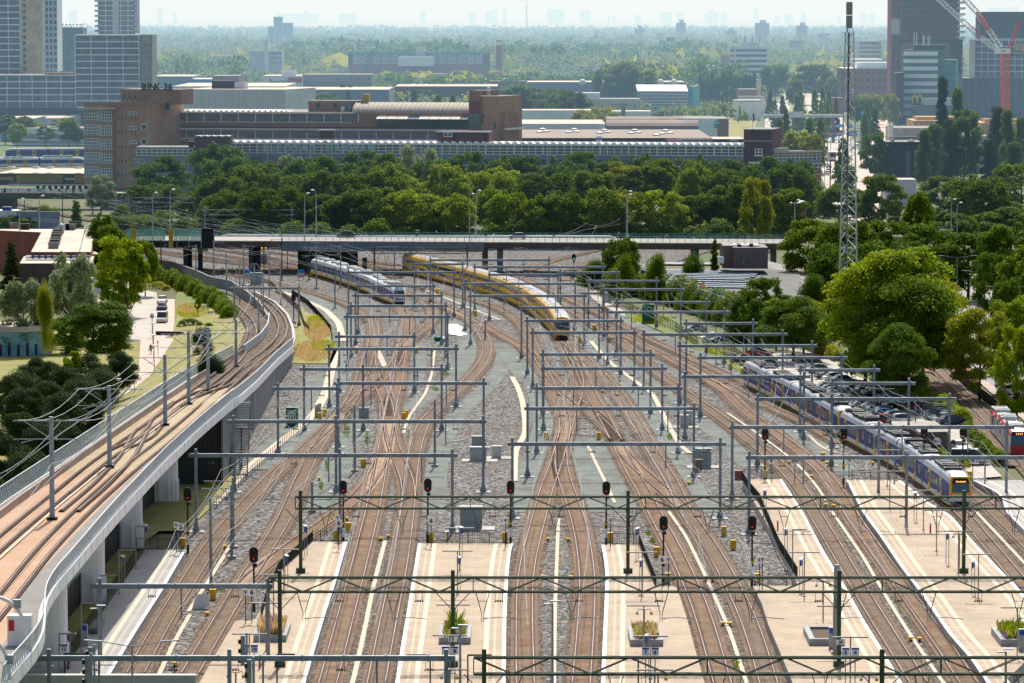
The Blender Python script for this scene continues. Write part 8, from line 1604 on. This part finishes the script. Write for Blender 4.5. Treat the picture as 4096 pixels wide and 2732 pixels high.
# ------------------------------------------------------------------ trees
def quads_mesh(name,P,N,S,m,asp=None):
    n=len(P); T_=RNG.normal(size=(n,3)); T_-= (T_*N).sum(1,keepdims=True)*N; T_/=np.linalg.norm(T_,axis=1,keepdims=True)+1e-9; B=np.cross(N,T_)
    S=S.reshape(-1,1); a=T_*S; b=B*S*(0.62)
    V=np.stack([P-a-b*.2,P+b,P+a-b*.15,P-b],1).reshape(-1,3)
    me=bpy.data.meshes.new(name); me.vertices.add(4*n); me.vertices.foreach_set('co',V.astype(np.float32).ravel()); me.loops.add(4*n); me.loops.foreach_set('vertex_index',np.arange(4*n,dtype=np.int32))
    me.polygons.add(n); me.polygons.foreach_set('loop_start',np.arange(0,4*n,4,dtype=np.int32)); me.update(calc_edges=True); me.materials.append(m); return me
def crown_pts(kind,n,rng):
    bl=[]
    if kind=='round':
        for i in range(52):
            a=rng.uniform(0,6.283); e=math.asin(rng.uniform(-.85,1)); r=rng.uniform(.26,.36); bl.append((r*math.cos(e)*math.cos(a),r*math.cos(e)*math.sin(a),.53+.36*math.sin(e)*rng.uniform(.85,1.05),rng.uniform(.08,.155),.085))
    elif kind=='broad':
        for i in range(64):
            a=rng.uniform(0,6.283); z=rng.uniform(.14,.9); rr=.36*math.sqrt(max(0.05,1-((z-.48)/.48)**2)); r=rr*rng.uniform(.6,1.08); bl.append((r*math.cos(a),r*math.sin(a),z,rng.uniform(.06,.13),.075))
    elif kind=='open':
        for i in range(26):
            a=rng.uniform(0,6.283); z=rng.uniform(.38,.95); rr=.40*math.sqrt(max(0.05,1-((z-.6)/.42)**2)); r=rr*rng.uniform(.3,1.1); bl.append((r*math.cos(a),r*math.sin(a),z,rng.uniform(.07,.12),.055))
    elif kind=='willow':
        for i in range(36):
            a=rng.uniform(0,6.283); z=rng.uniform(.16,.88); rr=.38*(1-.5*max(0,(z-.55)/.45)**2); r=rr*rng.uniform(.55,1.02); bl.append((r*math.cos(a),r*math.sin(a),z,rng.uniform(.08,.13),.12))
    elif kind=='column':
        for i in range(30):
            z=.10+.85*(i/29.0); rr=.30*math.sin(min(1,(z)*1.15)*math.pi)**.6*(1 if z<.6 else 1-.35*(z-.6)/.4); a=rng.uniform(0,6.283); bl.append((rr*rng.uniform(.2,.9)*math.cos(a),rr*rng.uniform(.2,.9)*math.sin(a),z,rng.uniform(.13,.2),.055))
    elif kind=='cone':
        for i in range(30):
            z=.08+.86*(i/29.0); rr=.40*(1-z)**.75+.03; a=i*2.4; bl.append((rr*rng.uniform(.3,.9)*math.cos(a),rr*rng.uniform(.3,.9)*math.sin(a),z,.07+.10*(1-z),.05))
    elif kind=='bush':
        for i in range(16):
            a=rng.uniform(0,6.283); bl.append((.32*rng.uniform(0,1)*math.cos(a),.32*rng.uniform(0,1)*math.sin(a),rng.uniform(.15,.65),rng.uniform(.14,.24),.22))
    bl=np.array(bl); wgt=bl[:,3]**2; idx=rng.choice(len(bl),n,p=wgt/wgt.sum()); D=rng.normal(size=(n,3)); D/=np.linalg.norm(D,axis=1,keepdims=True); D[:,2]=np.where(D[:,2]<-.35,-D[:,2],D[:,2])
    rad=rng.uniform(.4,1.32,n)**.9; P=bl[idx,:3]+D*np.stack([bl[idx,3]*rad,bl[idx,3]*rad,bl[idx,4]*rad*1.0],1)
    R=rng.normal(size=(n,3)); N=D*.9+R*.55; N/=np.linalg.norm(N,axis=1,keepdims=True); return P,N
TREEP={}
def tree_mesh(kind,lod,var):
    k=(kind,lod,var)
    if k in TREEP: return TREEP[k]
    n,s={0:(34000,.0135),1:(15000,.020),2:(4500,.036),3:(900,.07)}[lod]
    if kind in('column','bush','cone'): n=int(n*.7)
    rng=np.random.default_rng(hash(kind)%1000*0+sum(map(ord,kind))*7+lod*13+var*101); P,N=crown_pts(kind,n,rng); S=rng.uniform(.6,1.25,n)*s
    me=quads_mesh('crown',P,N,S,L_MID)
    mb=MB(); mb.tube([(0,0,-.02),(.004,0,.18),(0,.006,.42),(.01,0,.72)],[.022,.017,.012,.004],7,False)
    for i in range(7 if kind!='column' else 0):
        a=rng.uniform(0,6.283); z=rng.uniform(.2,.45); mb.tube([(0,0,z),(.14*math.cos(a),.14*math.sin(a),z+.14),(.28*math.cos(a),.28*math.sin(a),z+.26)],[.011,.007,.002],5,False)
    TREEP[k]=(me,mb.mesh('trunk',TRUNK)); return TREEP[k]
def tree(kind,loc,w_,h_,leaf,label,lod=1,group=None,name='tree',cat='tree',rz=None):
    var=random.randint(0,2); me,tm=tree_mesh(kind,lod,var); r=empty(name,loc,label,cat,group); r.rotation_euler=(0,0,random.uniform(0,6.28) if rz is None else rz); r.scale=(w_*1.17,w_*1.17,h_)
    c=bpy.data.objects.new('crown' if kind!='bush' else 'foliage',me); COL.objects.link(c); c.parent=r
    if len(c.material_slots): c.material_slots[0].link='OBJECT'; c.material_slots[0].material=leaf
    if lod<3 and kind!='bush': t=bpy.data.objects.new('trunk',tm); COL.objects.link(t); t.parent=r
    return r
CN={L_DARK.name:'dark green',L_MID.name:'mid green',L_BRIGHT.name:'bright green',L_WILLOW.name:'silvery green',L_PURPLE.name:'purple brown',L_PINE.name:'blackish green',L_YEL.name:'yellow green'}
KN={'round':'round-crowned','broad':'broad bushy','open':'open-branched','willow':'feathery willow','column':'slender columnar','cone':'conical','bush':'low bushy'}
tid={}
def tl(kind,leaf,where):
    k=(kind,leaf.name,where); tid[k]=tid.get(k,0)+1; return '%s %s tree %s, %s such'%(CN[leaf.name],KN[kind],where,ordn(tid[k]))
def tim(kind,u,vt,Y,wpx,leaf,where=None,lod=1,zb=0.0,label=None,group=None,name='tree',cat='tree'):
    X=XY(u,Y); h=ZZ(vt,Y)-zb; w_=wpx*Y/F
    return tree(kind,(X,Y,zb),w_*1.05,h,leaf,label or tl(kind,leaf,where),lod,group,name,cat)
# wood behind the road viaduct, row by row
def row(Y,u0,u1,step,h0,h1,w0,w1,pick,where,lod=1,prof=None):
    u=u0
    while u<u1:
        uu=u+random.uniform(-.3,.3)*step; yy=Y+random.uniform(-.022,.022)*Y*.5; h=random.uniform(h0,h1); kind,leaf=pick(uu); w_=random.uniform(w0,w1)
        if prof: h*=prof(uu)
        tree(kind,(XY(uu,yy),yy,0),w_,h,leaf,tl(kind,leaf,where),lod,'trees '+where); u+=step*random.uniform(.75,1.2)
rc=random.choice
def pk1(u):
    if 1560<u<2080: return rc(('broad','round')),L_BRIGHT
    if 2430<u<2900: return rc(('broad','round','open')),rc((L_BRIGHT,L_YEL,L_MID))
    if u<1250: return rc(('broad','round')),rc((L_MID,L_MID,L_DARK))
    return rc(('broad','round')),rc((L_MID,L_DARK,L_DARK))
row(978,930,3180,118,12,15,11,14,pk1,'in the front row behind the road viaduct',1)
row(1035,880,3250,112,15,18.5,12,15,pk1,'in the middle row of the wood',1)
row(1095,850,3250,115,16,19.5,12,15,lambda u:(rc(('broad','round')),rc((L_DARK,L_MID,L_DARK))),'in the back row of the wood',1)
row(1185,1900,3000,78,11,15,6,9,lambda u:('cone' if random.random()<.6 else 'round',rc((L_MID,L_DARK))),'along the foot of the long factory',2)
for (k,u,vt,Y,w_,lf,wh) in (('round',640,612,1120,225,L_DARK,'below the brown brick factory tower'),('round',880,563,1150,240,L_DARK,'below the brown brick factory tower'),('broad',1165,615,1110,150,L_WILLOW,'in front of the long factory'),('round',1275,620,1120,110,L_DARK,'in front of the long factory'),('broad',1440,595,1130,170,L_DARK,'in front of the long factory'),('willow',1680,583,1150,200,L_WILLOW,'in front of the long factory'),('round',2310,607,1160,135,L_DARK,'in front of the long factory'),('broad',1560,640,1080,200,L_MID,'in front of the long factory'),
 ('broad',400,693,1120,120,L_WILLOW,'beside the graffiti bridge'),('cone',300,800,1000,75,L_DARK,'beside the graffiti bridge'),('bush',480,800,1030,110,L_MID,'beside the graffiti bridge'),('bush',190,805,1060,90,L_MID,'beside the graffiti bridge')):
    tim(k,u,vt,Y,w_,lf,wh,1)
row(1010,430,900,60,4,7,6,9,lambda u:('bush',rc((L_DARK,L_MID))),'low, beyond the noise barrier',2)
row(1070,560,900,75,9,14,9,12,lambda u:(rc(('broad','round')),L_DARK),'behind the grey lattice portals',1)
row(985,860,1260,90,7,10,8,11,lambda u:('broad',rc((L_MID,L_DARK))),'low at the left edge of the wood',1)
# right-hand woods
RT=[('broad',3030,700,950,130,L_YEL),('broad',3200,690,1050,190,L_MID),('round',3370,730,1020,200,L_MID),('broad',3530,690,1010,190,L_MID),('round',3680,750,900,120,L_MID),('broad',3780,700,1060,220,L_DARK),('broad',3930,690,1000,260,L_DARK),('broad',4090,640,1050,260,L_MID),('round',4000,820,950,260,L_DARK),('round',3800,840,940,220,L_DARK),
 ('broad',3240,870,800,230,L_MID),('broad',3400,860,790,260,L_MID),('round',3330,960,740,220,L_DARK),('broad',3560,870,800,260,L_DARK),('broad',3720,890,790,270,L_DARK),('broad',3880,920,780,270,L_DARK),('broad',4050,880,770,260,L_DARK),('round',4120,960,700,220,L_MID),('broad',3640,960,740,260,L_DARK),('round',3480,950,730,240,L_DARK),('bush',3250,1070,730,120,L_DARK),
 ('broad',4040,1090,640,130,L_DARK),('broad',3980,1000,720,150,L_DARK)]
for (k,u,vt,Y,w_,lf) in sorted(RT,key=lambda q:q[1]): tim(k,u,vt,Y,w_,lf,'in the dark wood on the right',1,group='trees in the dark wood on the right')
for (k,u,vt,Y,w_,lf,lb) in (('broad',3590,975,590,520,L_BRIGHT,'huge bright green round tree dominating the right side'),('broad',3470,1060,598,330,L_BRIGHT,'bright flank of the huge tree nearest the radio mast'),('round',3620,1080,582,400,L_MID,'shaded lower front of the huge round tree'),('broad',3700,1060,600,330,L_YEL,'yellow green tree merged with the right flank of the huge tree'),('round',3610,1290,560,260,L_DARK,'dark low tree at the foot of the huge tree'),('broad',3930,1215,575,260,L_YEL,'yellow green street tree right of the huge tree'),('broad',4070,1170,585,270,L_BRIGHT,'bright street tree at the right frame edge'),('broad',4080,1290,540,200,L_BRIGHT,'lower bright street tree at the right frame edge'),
 ('round',3180,1180,640,280,L_DARK,'olive green rounded tree above the car park'),('broad',3220,1185,655,190,L_YEL,'olive yellow tree above the car park'),('broad',3060,1100,680,210,L_DARK,'dark bushy tree beside the sawtooth houses'),('open',3110,1190,665,170,L_BRIGHT,'light green tree between two dark ones above the car park'),('broad',2990,1180,655,170,L_DARK,'dark tree left of the light green one'),
 ('round',2490,940,800,160,L_DARK,'dark rounded tree in front of the road viaduct'),('bush',2500,985,780,95,L_MID,'left bright bush in front of the road viaduct'),('bush',2630,985,775,95,L_MID,'middle bright bush in front of the road viaduct'),('bush',2765,985,790,95,L_DARK,'dark bush before the viaduct columns'),('cone',2860,955,800,60,L_DARK,'pointed small tree beside the brown block'),('bush',2380,1020,800,110,L_DARK,'low bushes by the viaduct column'),('bush',2460,1060,765,80,L_MID,'small leafy bush beside the yard'),
 ('broad',475,935,735,200,L_BRIGHT,'tall bright green tree with open branches in the left street'),('open',500,990,690,150,L_BRIGHT,'lower bright crown in the left street'),('broad',405,845,840,110,L_DARK,'dark tree behind the flat-roofed block'),('broad',440,895,820,140,L_MID,'mid green tree behind the flat-roofed block'),('round',575,950,790,100,L_MID,'olive tree at the end of the noise barrier'),
 ('cone',38,965,785,105,L_PINE,'dark conifer in front of the brick block on the left'),('willow',85,1110,655,215,L_WILLOW,'silvery willow at the left edge'),('willow',275,1010,675,215,L_WILLOW,'tall silvery willow in front of the brick block'),('broad',365,1195,630,310,L_DARK,'dark rounded tree beside the left street'),('round',255,1260,655,140,L_MID,'small yellowish tree between the willow and dark tree'),('broad',30,858,1000,110,L_MID,'light green treetop behind the roof'),('broad',95,865,1000,110,L_BRIGHT,'bright treetop behind the roof'),
 ('bush',175,1075,640,60,L_YEL,'yellowish bush between the willows'),('open',785,1180,735,40,L_BRIGHT,'young thin tree on the grass beside the hedge'),('open',275,1405,560,80,L_BRIGHT,'bright thin young tree among the pines'),('bush',800,1285,640,90,L_PINE,'dark bush beside the bicycle rack'),('bush',840,1370,560,110,L_PINE,'dark pine bush behind the glass parapet')):
    tim(k,u,vt,Y,w_,lf,None,0 if Y<650 else 1,0,lb)
PN_=[(60,1450,480,130),(130,1425,500,110),(195,1440,480,120),(255,1460,470,120),(330,1410,490,150),(400,1440,470,130),(460,1400,505,130),(90,1540,440,150),(170,1520,445,150),(250,1560,430,150),(320,1540,440,130),(60,1640,420,140),(150,1650,410,150),(240,1640,415,120),(20,1740,395,140),(100,1760,385,140),(20,1500,470,90),(300,1480,455,120),(130,1830,370,110),(10,1880,365,120)]
for i,(u,vt,Y,w_) in enumerate(sorted(PN_)): Y=884800/(vt+150+(Y<450)*40); tim('bush' if i%3==0 else 'round',u,vt,Y,w_*1.25,L_PINE,None,0,0,'dark pine in the park left of the tram viaduct, %s from the left edge'%ordn(i+1),'pines in the park beside the viaduct')
for i,(u,vt,Y,w_) in enumerate(((3770,311,1400,60),(3830,355,1380,70),(3740,500,1330,90),(3800,480,1300,80),(3860,430,1300,110),(3700,520,1290,70),(3990,430,1350,75),(4030,440,1320,70),(4060,570,1250,90),(3960,560,1290,80),(4085,470,1400,60))):
    tim('column' if i!=4 else 'broad',u,vt,Y,w_*1.35,L_DARK if i%3 else L_PINE,None,1,0,'tall dark poplar by the building site, %s of the clump'%ordn(i+1),'dark poplars by the building site')
# poplar row
for i in range(15): tim('column',2800+i*15.5,random.uniform(283,310)+ (15 if i in (1,4,9) else 0),2450,30,L_DARK,None,2,0,'poplar in the straight row left of the white ribbed tower block, %s from the left'%ordn(i+1),'straight row of poplars')
for i,u in enumerate((2785,2808,2829,2862,2880,2897,2915,2930)): tim('cone',u,390+random.uniform(-3,12),2330,17,L_PURPLE if i<3 else L_YEL,None,3,0,'small young tree below the poplar row, %s from the left'%ordn(i+1),'young trees on the meadow')
# boulevard trees
for i,(u,vt,Y,w_,lf,k) in enumerate(((3100,240,2600,95,L_MID,'round'),(3250,235,2500,125,L_MID,'round'),(3180,300,2250,60,L_MID,'round'),(3190,380,1900,55,L_MID,'cone'),(3200,360,2000,50,L_MID,'cone'),(3260,352,1950,42,L_MID,'cone'),(3290,350,1980,42,L_MID,'cone'),(3315,360,2050,35,L_MID,'cone'),(3285,395,1800,36,L_BRIGHT,'cone'),(3310,400,1780,36,L_BRIGHT,'cone'),(3345,390,1800,36,L_MID,'cone'),(3130,380,1900,40,L_DARK,'cone'),(3145,430,1600,45,L_DARK,'cone'),(3120,470,1450,45,L_DARK,'cone'),(3240,470,1480,75,L_MID,'cone'),(3280,468,1500,65,L_MID,'cone'),(3190,515,1330,120,L_YEL,'broad'),(3250,530,1310,90,L_YEL,'broad'),(3445,375,1950,85,L_DARK,'round'),(3480,360,2050,90,L_YEL,'round'),(3560,370,2000,60,L_YEL,'broad'),(3470,410,1850,45,L_DARK,'cone'),(3500,430,1700,50,L_DARK,'cone'),(3460,450,1600,45,L_DARK,'cone'),(3500,520,1350,90,L_MID,'broad'),(3375,550,1230,75,L_DARK,'cone'),(3390,640,1150,60,L_DARK,'round'),(3330,300,2400,55,L_MID,'round'),(3370,290,2500,60,L_MID,'round'),(3080,360,2100,40,L_DARK,'cone'),(3100,400,1900,35,L_DARK,'cone'))):
    tim(k,u,vt,Y,w_*1.25,lf,None,2,0,'%s boulevard tree beside the avenue, %s in the row'%(CN[lf.name],ordn(i+1)),'trees along the boulevard')
# middle distance trees in front of and between halls
def scatter(n,u0,u1,Y0,Y1,h0,h1,leafs,kinds,where,lod=2,seed=1,wr=(.7,1.0)):
    rr=random.Random(seed)
    for i in range(n):
        u=u0+(u1-u0)*(i+rr.uniform(.1,.9))/n; Y=rr.uniform(Y0,Y1); h=rr.uniform(h0,h1); k=rr.choice(kinds); lf=rr.choice(leafs); ww=h*rr.uniform(*wr)*(.55 if k in('cone','column') else 1)
        tree(k,(XY(u,Y),Y,0),ww,h,lf,tl(k,lf,where),lod,'trees '+where)
scatter(12,1150,1420,1900,2150,14,20,(L_MID,L_DARK),('cone','round'),'between the ribbed hall and the barrel roof',2,3)
scatter(14,1420,1700,1750,1850,11,14,(L_BRIGHT,L_YEL),('broad','round'),'behind the barrel roof',2,4)
scatter(16,1640,2050,1800,2100,13,20,(L_MID,L_DARK),('cone','round'),'behind the brown factory tower',2,5)
scatter(11,2020,2330,1850,2050,17,24,(L_MID,L_DARK,L_DARK),('round','broad'),'left of the cream office',2,6)
scatter(4,2330,2480,1700,1900,13,18,(L_YEL,L_MID),('round','broad'),'between the cream halls',2,7)
scatter(4,2410,2560,2300,2400,24,30,(L_MID,),('broad','round'),'behind the cream office',2,8)
scatter(8,2040,2600,1600,1640,5,8,(L_BRIGHT,),('round',),'standing small among the low halls',3,9)
scatter(12,2620,3000,1850,2100,7,12,(L_YEL,L_BRIGHT),('open','cone'),'thinly on the dry meadow',3,10,(.5,.7))
scatter(8,0,340,1650,1800,9,13,(L_BRIGHT,L_MID),('round','open'),'in front of the grey depot roofs',2,11)
scatter(4,0,150,1500+400,1500+480,26,30,(L_PINE,),('broad','round'),'in front of the apartment slabs',2,12)
scatter(10,730,1060,2200,2350,9,14,(L_MID,L_DARK),('cone','round'),'beside the blue shed',3,13)
# far-off woods reading as one mass: merged crowns
def mass(name,label,bands,leaf,seed):
    rng=np.random.default_rng(seed); Ps=[];Ns=[];Ss=[]
    for (Y0,Y1,u0,u1,sp,h0,h1,nq) in bands:
        Y=Y0
        while Y<Y1:
            x0,x1=XY(u0,Y),XY(u1,Y); n=max(1,int((x1-x0)/sp))
            X=np.linspace(x0,x1,n)+rng.uniform(-.45,.45,n)*sp; YY=Y+rng.uniform(-.5,.5,n)*sp*2; hh=rng.uniform(h0,h1,n)*(1+.18*np.sin(X*.02+Y*.004)); ww=sp*rng.uniform(.8,1.35,n)
            P,N=crown_pts('broad',nq,rng)
            for x,y,h,w_ in zip(X,YY,hh,ww):
                a=rng.uniform(0,6.28); ca,sa=math.cos(a),math.sin(a); Q=np.stack([(P[:,0]*ca-P[:,1]*sa)*w_*1.2+x,(P[:,0]*sa+P[:,1]*ca)*w_*1.2+y,P[:,2]*h],1); Ps.append(Q); Ns.append(N); Ss.append(np.full(nq,w_*.085)*rng.uniform(.7,1.3,nq))
            Y+=sp*2.6
    me=quads_mesh('foliage',np.concatenate(Ps),np.concatenate(Ns),np.concatenate(Ss),leaf); o=bpy.data.objects.new(name,me); COL.objects.link(o); tag(o,label,'woodland',kind='stuff')
L_FAR=mat_leaf('hazy_green_leaves',(0.09,0.15,0.05),(0.22,0.29,0.09),.45)
mass('woodland','hazy belt of mixed green trees in the middle distance',[(2750,3150,560,3650,15,8,14,120),(2150,2300,1650,2900,14,7,11,120),(2520,2620,1450,3000,14,8,12,120),(3420,4400,560,4096,19,14,24,80)],L_FAR,21)
mass('woodland','pale blue-green belt of far-off woods below the horizon',[(4500,7000,230,4096,30,16,26,50),(7200,12500,230,4096,70,16,26,34)],L_FAR,22)
mass('woodland','dark tree clumps among the middle distance woods',[(2650,2900,1600,2400,20,14,20,120),(2600,2800,2400,2950,18,18,26,120),(3000,3200,600,900,18,18,24,100),(3650,4700,1200,2900,42,20,30,90)],L_DARK,23)
mass('woodland','yellowish tree clumps among the middle distance woods',[(2400,2500,1050,1200,12,12,16,110),(2330,2440,1500,2300,13,7,12,110),(3160,3200,1300,2200,14,10,15,110),(3500,4300,300,4000,120,12,20,60),(2700,2900,1250,1500,26,12,17,110),(2750,3100,1700,2600,60,14,18,110),(3100,3400,3000,3400,30,14,20,90)],L_YEL,24)
# hedges and shrubs
def hedge(pts,w_,h_,leaf,label,dens=150,s=.16,smax=1.0,name='hedge'):
    p=smooth(pts,1.0,4); n=int(len(p)*dens); idx=RNG.integers(0,len(p)-1,n); f=RNG.uniform(0,1,n); A=np.array([tuple(q) for q in p]); C=A[idx]+(A[idx+1]-A[idx])*f[:,None]
    wob=.75+.35*np.sin(idx*.9)+.2*np.sin(idx*.37+1); a=RNG.uniform(0,math.pi,n); r=RNG.uniform(.75,1.05,n); C[:,0]+=np.cos(a)*w_/2*r*wob; C[:,1]+=RNG.uniform(-.5,.5,n)*w_; C[:,2]+=np.sin(a)*h_*r*wob
    N=np.stack([np.cos(a),RNG.normal(size=n)*.4,np.sin(a)],1)+RNG.normal(size=(n,3))*.5; N/=np.linalg.norm(N,axis=1,keepdims=True); me=quads_mesh('foliage',C-A[0],N,RNG.uniform(.6,1.3,n)*s,leaf); r_=bpy.data.objects.new(name,me); COL.objects.link(r_); r_.location=tuple(A[0]); tag(r_,label,'hedge',kind=None); return r_
hedge(W('F',[(0,320),(120,330),(240,390),(350,440),(470,500),(560,570),(620,650)]),3.2,2.6,L_MID,'thick leafy hedge curving below the graffiti wall',420,.2)
hedge(W('F',[(230,690),(330,680),(420,690),(500,720)]),1.5,1.2,L_DARK,'clipped hedge behind the bicycle rack',300,.14)
hedge(W('F',[(0,385),(80,380),(130,400)]),2,1.0,L_YEL,'low light green hedge at the street bend',260,.14)
hedge(W('32',[(1330,520),(1480,540),(1600,600),(1720,700),(1780,760)]),2.4,1.8,L_BRIGHT,'bright green bushes between the car park and the tram track',420,.16)
hedge(W('32',[(1820,830),(1900,900),(1990,980),(2080,1060),(2140,1130)]),1.6,1.3,L_MID,'green shrubs beside the path and the tram',320,.14)
hedge(W('32',[(1480,1010),(1560,1030),(1700,1080),(1790,1160)]),2,.9,L_YEL,'weeds growing around the round 24 sign',200,.14)
hedge(W('B',[(870,200),(1000,180),(1150,200),(1343,240)])+W('C',[(120,300),(330,360),(560,480)]),6,4.5,L_MID,'dense shrubs in front of the sawtooth houses',520,.26)
hedge(W('B',[(640,105),(760,150),(900,120)]),3,2.5,L_MID,'loose shrubs beside the service path',260,.22)
hedge(W('C',[(1000,560),(1120,640),(1260,700)]),2.5,2.2,L_YEL,'yellowish shrubs behind the parked white van',260,.2)
hedge([Vector((XY(u,968),968,0)) for u in (900,1500,2000,2600,3100)],6,5,L_DARK,'dark undergrowth along the front of the wood',260,.4)
hedge(W('21',[(1830,610),(2000,560),(2250,590)],0),8,3.5,L_YEL,'light shrubs behind the viaduct on the right',300,.3)
# weeds on the yard
def weeds(name,label,spots,m,n,s):
    mb=MB()
    for (t,x,y,rx,ry_) in spots:
        for i in range(n):
            a=random.uniform(0,6.28); q=random.random()**.5; p=G(t,x+rx*q*math.cos(a),y+ry_*q*math.sin(a)); b=random.uniform(0,6.28); L=random.uniform(.3,1)*s; dx,dy=math.cos(b)*L*.5,math.sin(b)*L*.5
            mb.face([(p.x-.05,p.y,0.0),(p.x+.05,p.y,0.0),(p.x+dx+.04,p.y+dy,L),(p.x+dx-.04,p.y+dy,L)])
    tag(mb.build(name,m),label,'weeds',kind='stuff')
weeds('weeds','tufts of grass growing through the gravel',[('12',1740,290,40,30),('12',1020,900,15,60),('12',830,820,30,60),('23',1250,200,20,15),('23',1293,270,20,12),('23',2060,1390,40,50),('03',2000,710,60,20),('12',650,1140,15,60),('12',600,1330,20,40),('11',1180,1030,40,10),('12',1650,440,40,20),('22',1450,880,20,30),('F',480,640,200,40),('F',650,240,100,10),('13',700,60,20,30),('13',2310,70,15,30),('C',480,760,60,30),('A',880,620,80,20),('A',40,480,60,40)],L_MID,60,.28)
weeds('dry_grass','tall dry grass stems on the slope',[('12',520,100,180,90),('11',560,1480,120,90),('F',300,560,90,40),('02',700,420,60,200)],STRAW,1500,.7)
weeds('green_grass_stems','green grass stems on the slope and verge',[('12',620,60,110,50),('11',560,1400,90,60),('F',330,580,120,50),('C',330,630,80,25),('02',1950,1260,110,90),('B',1150,390,150,30)],L_YEL,900,.7)
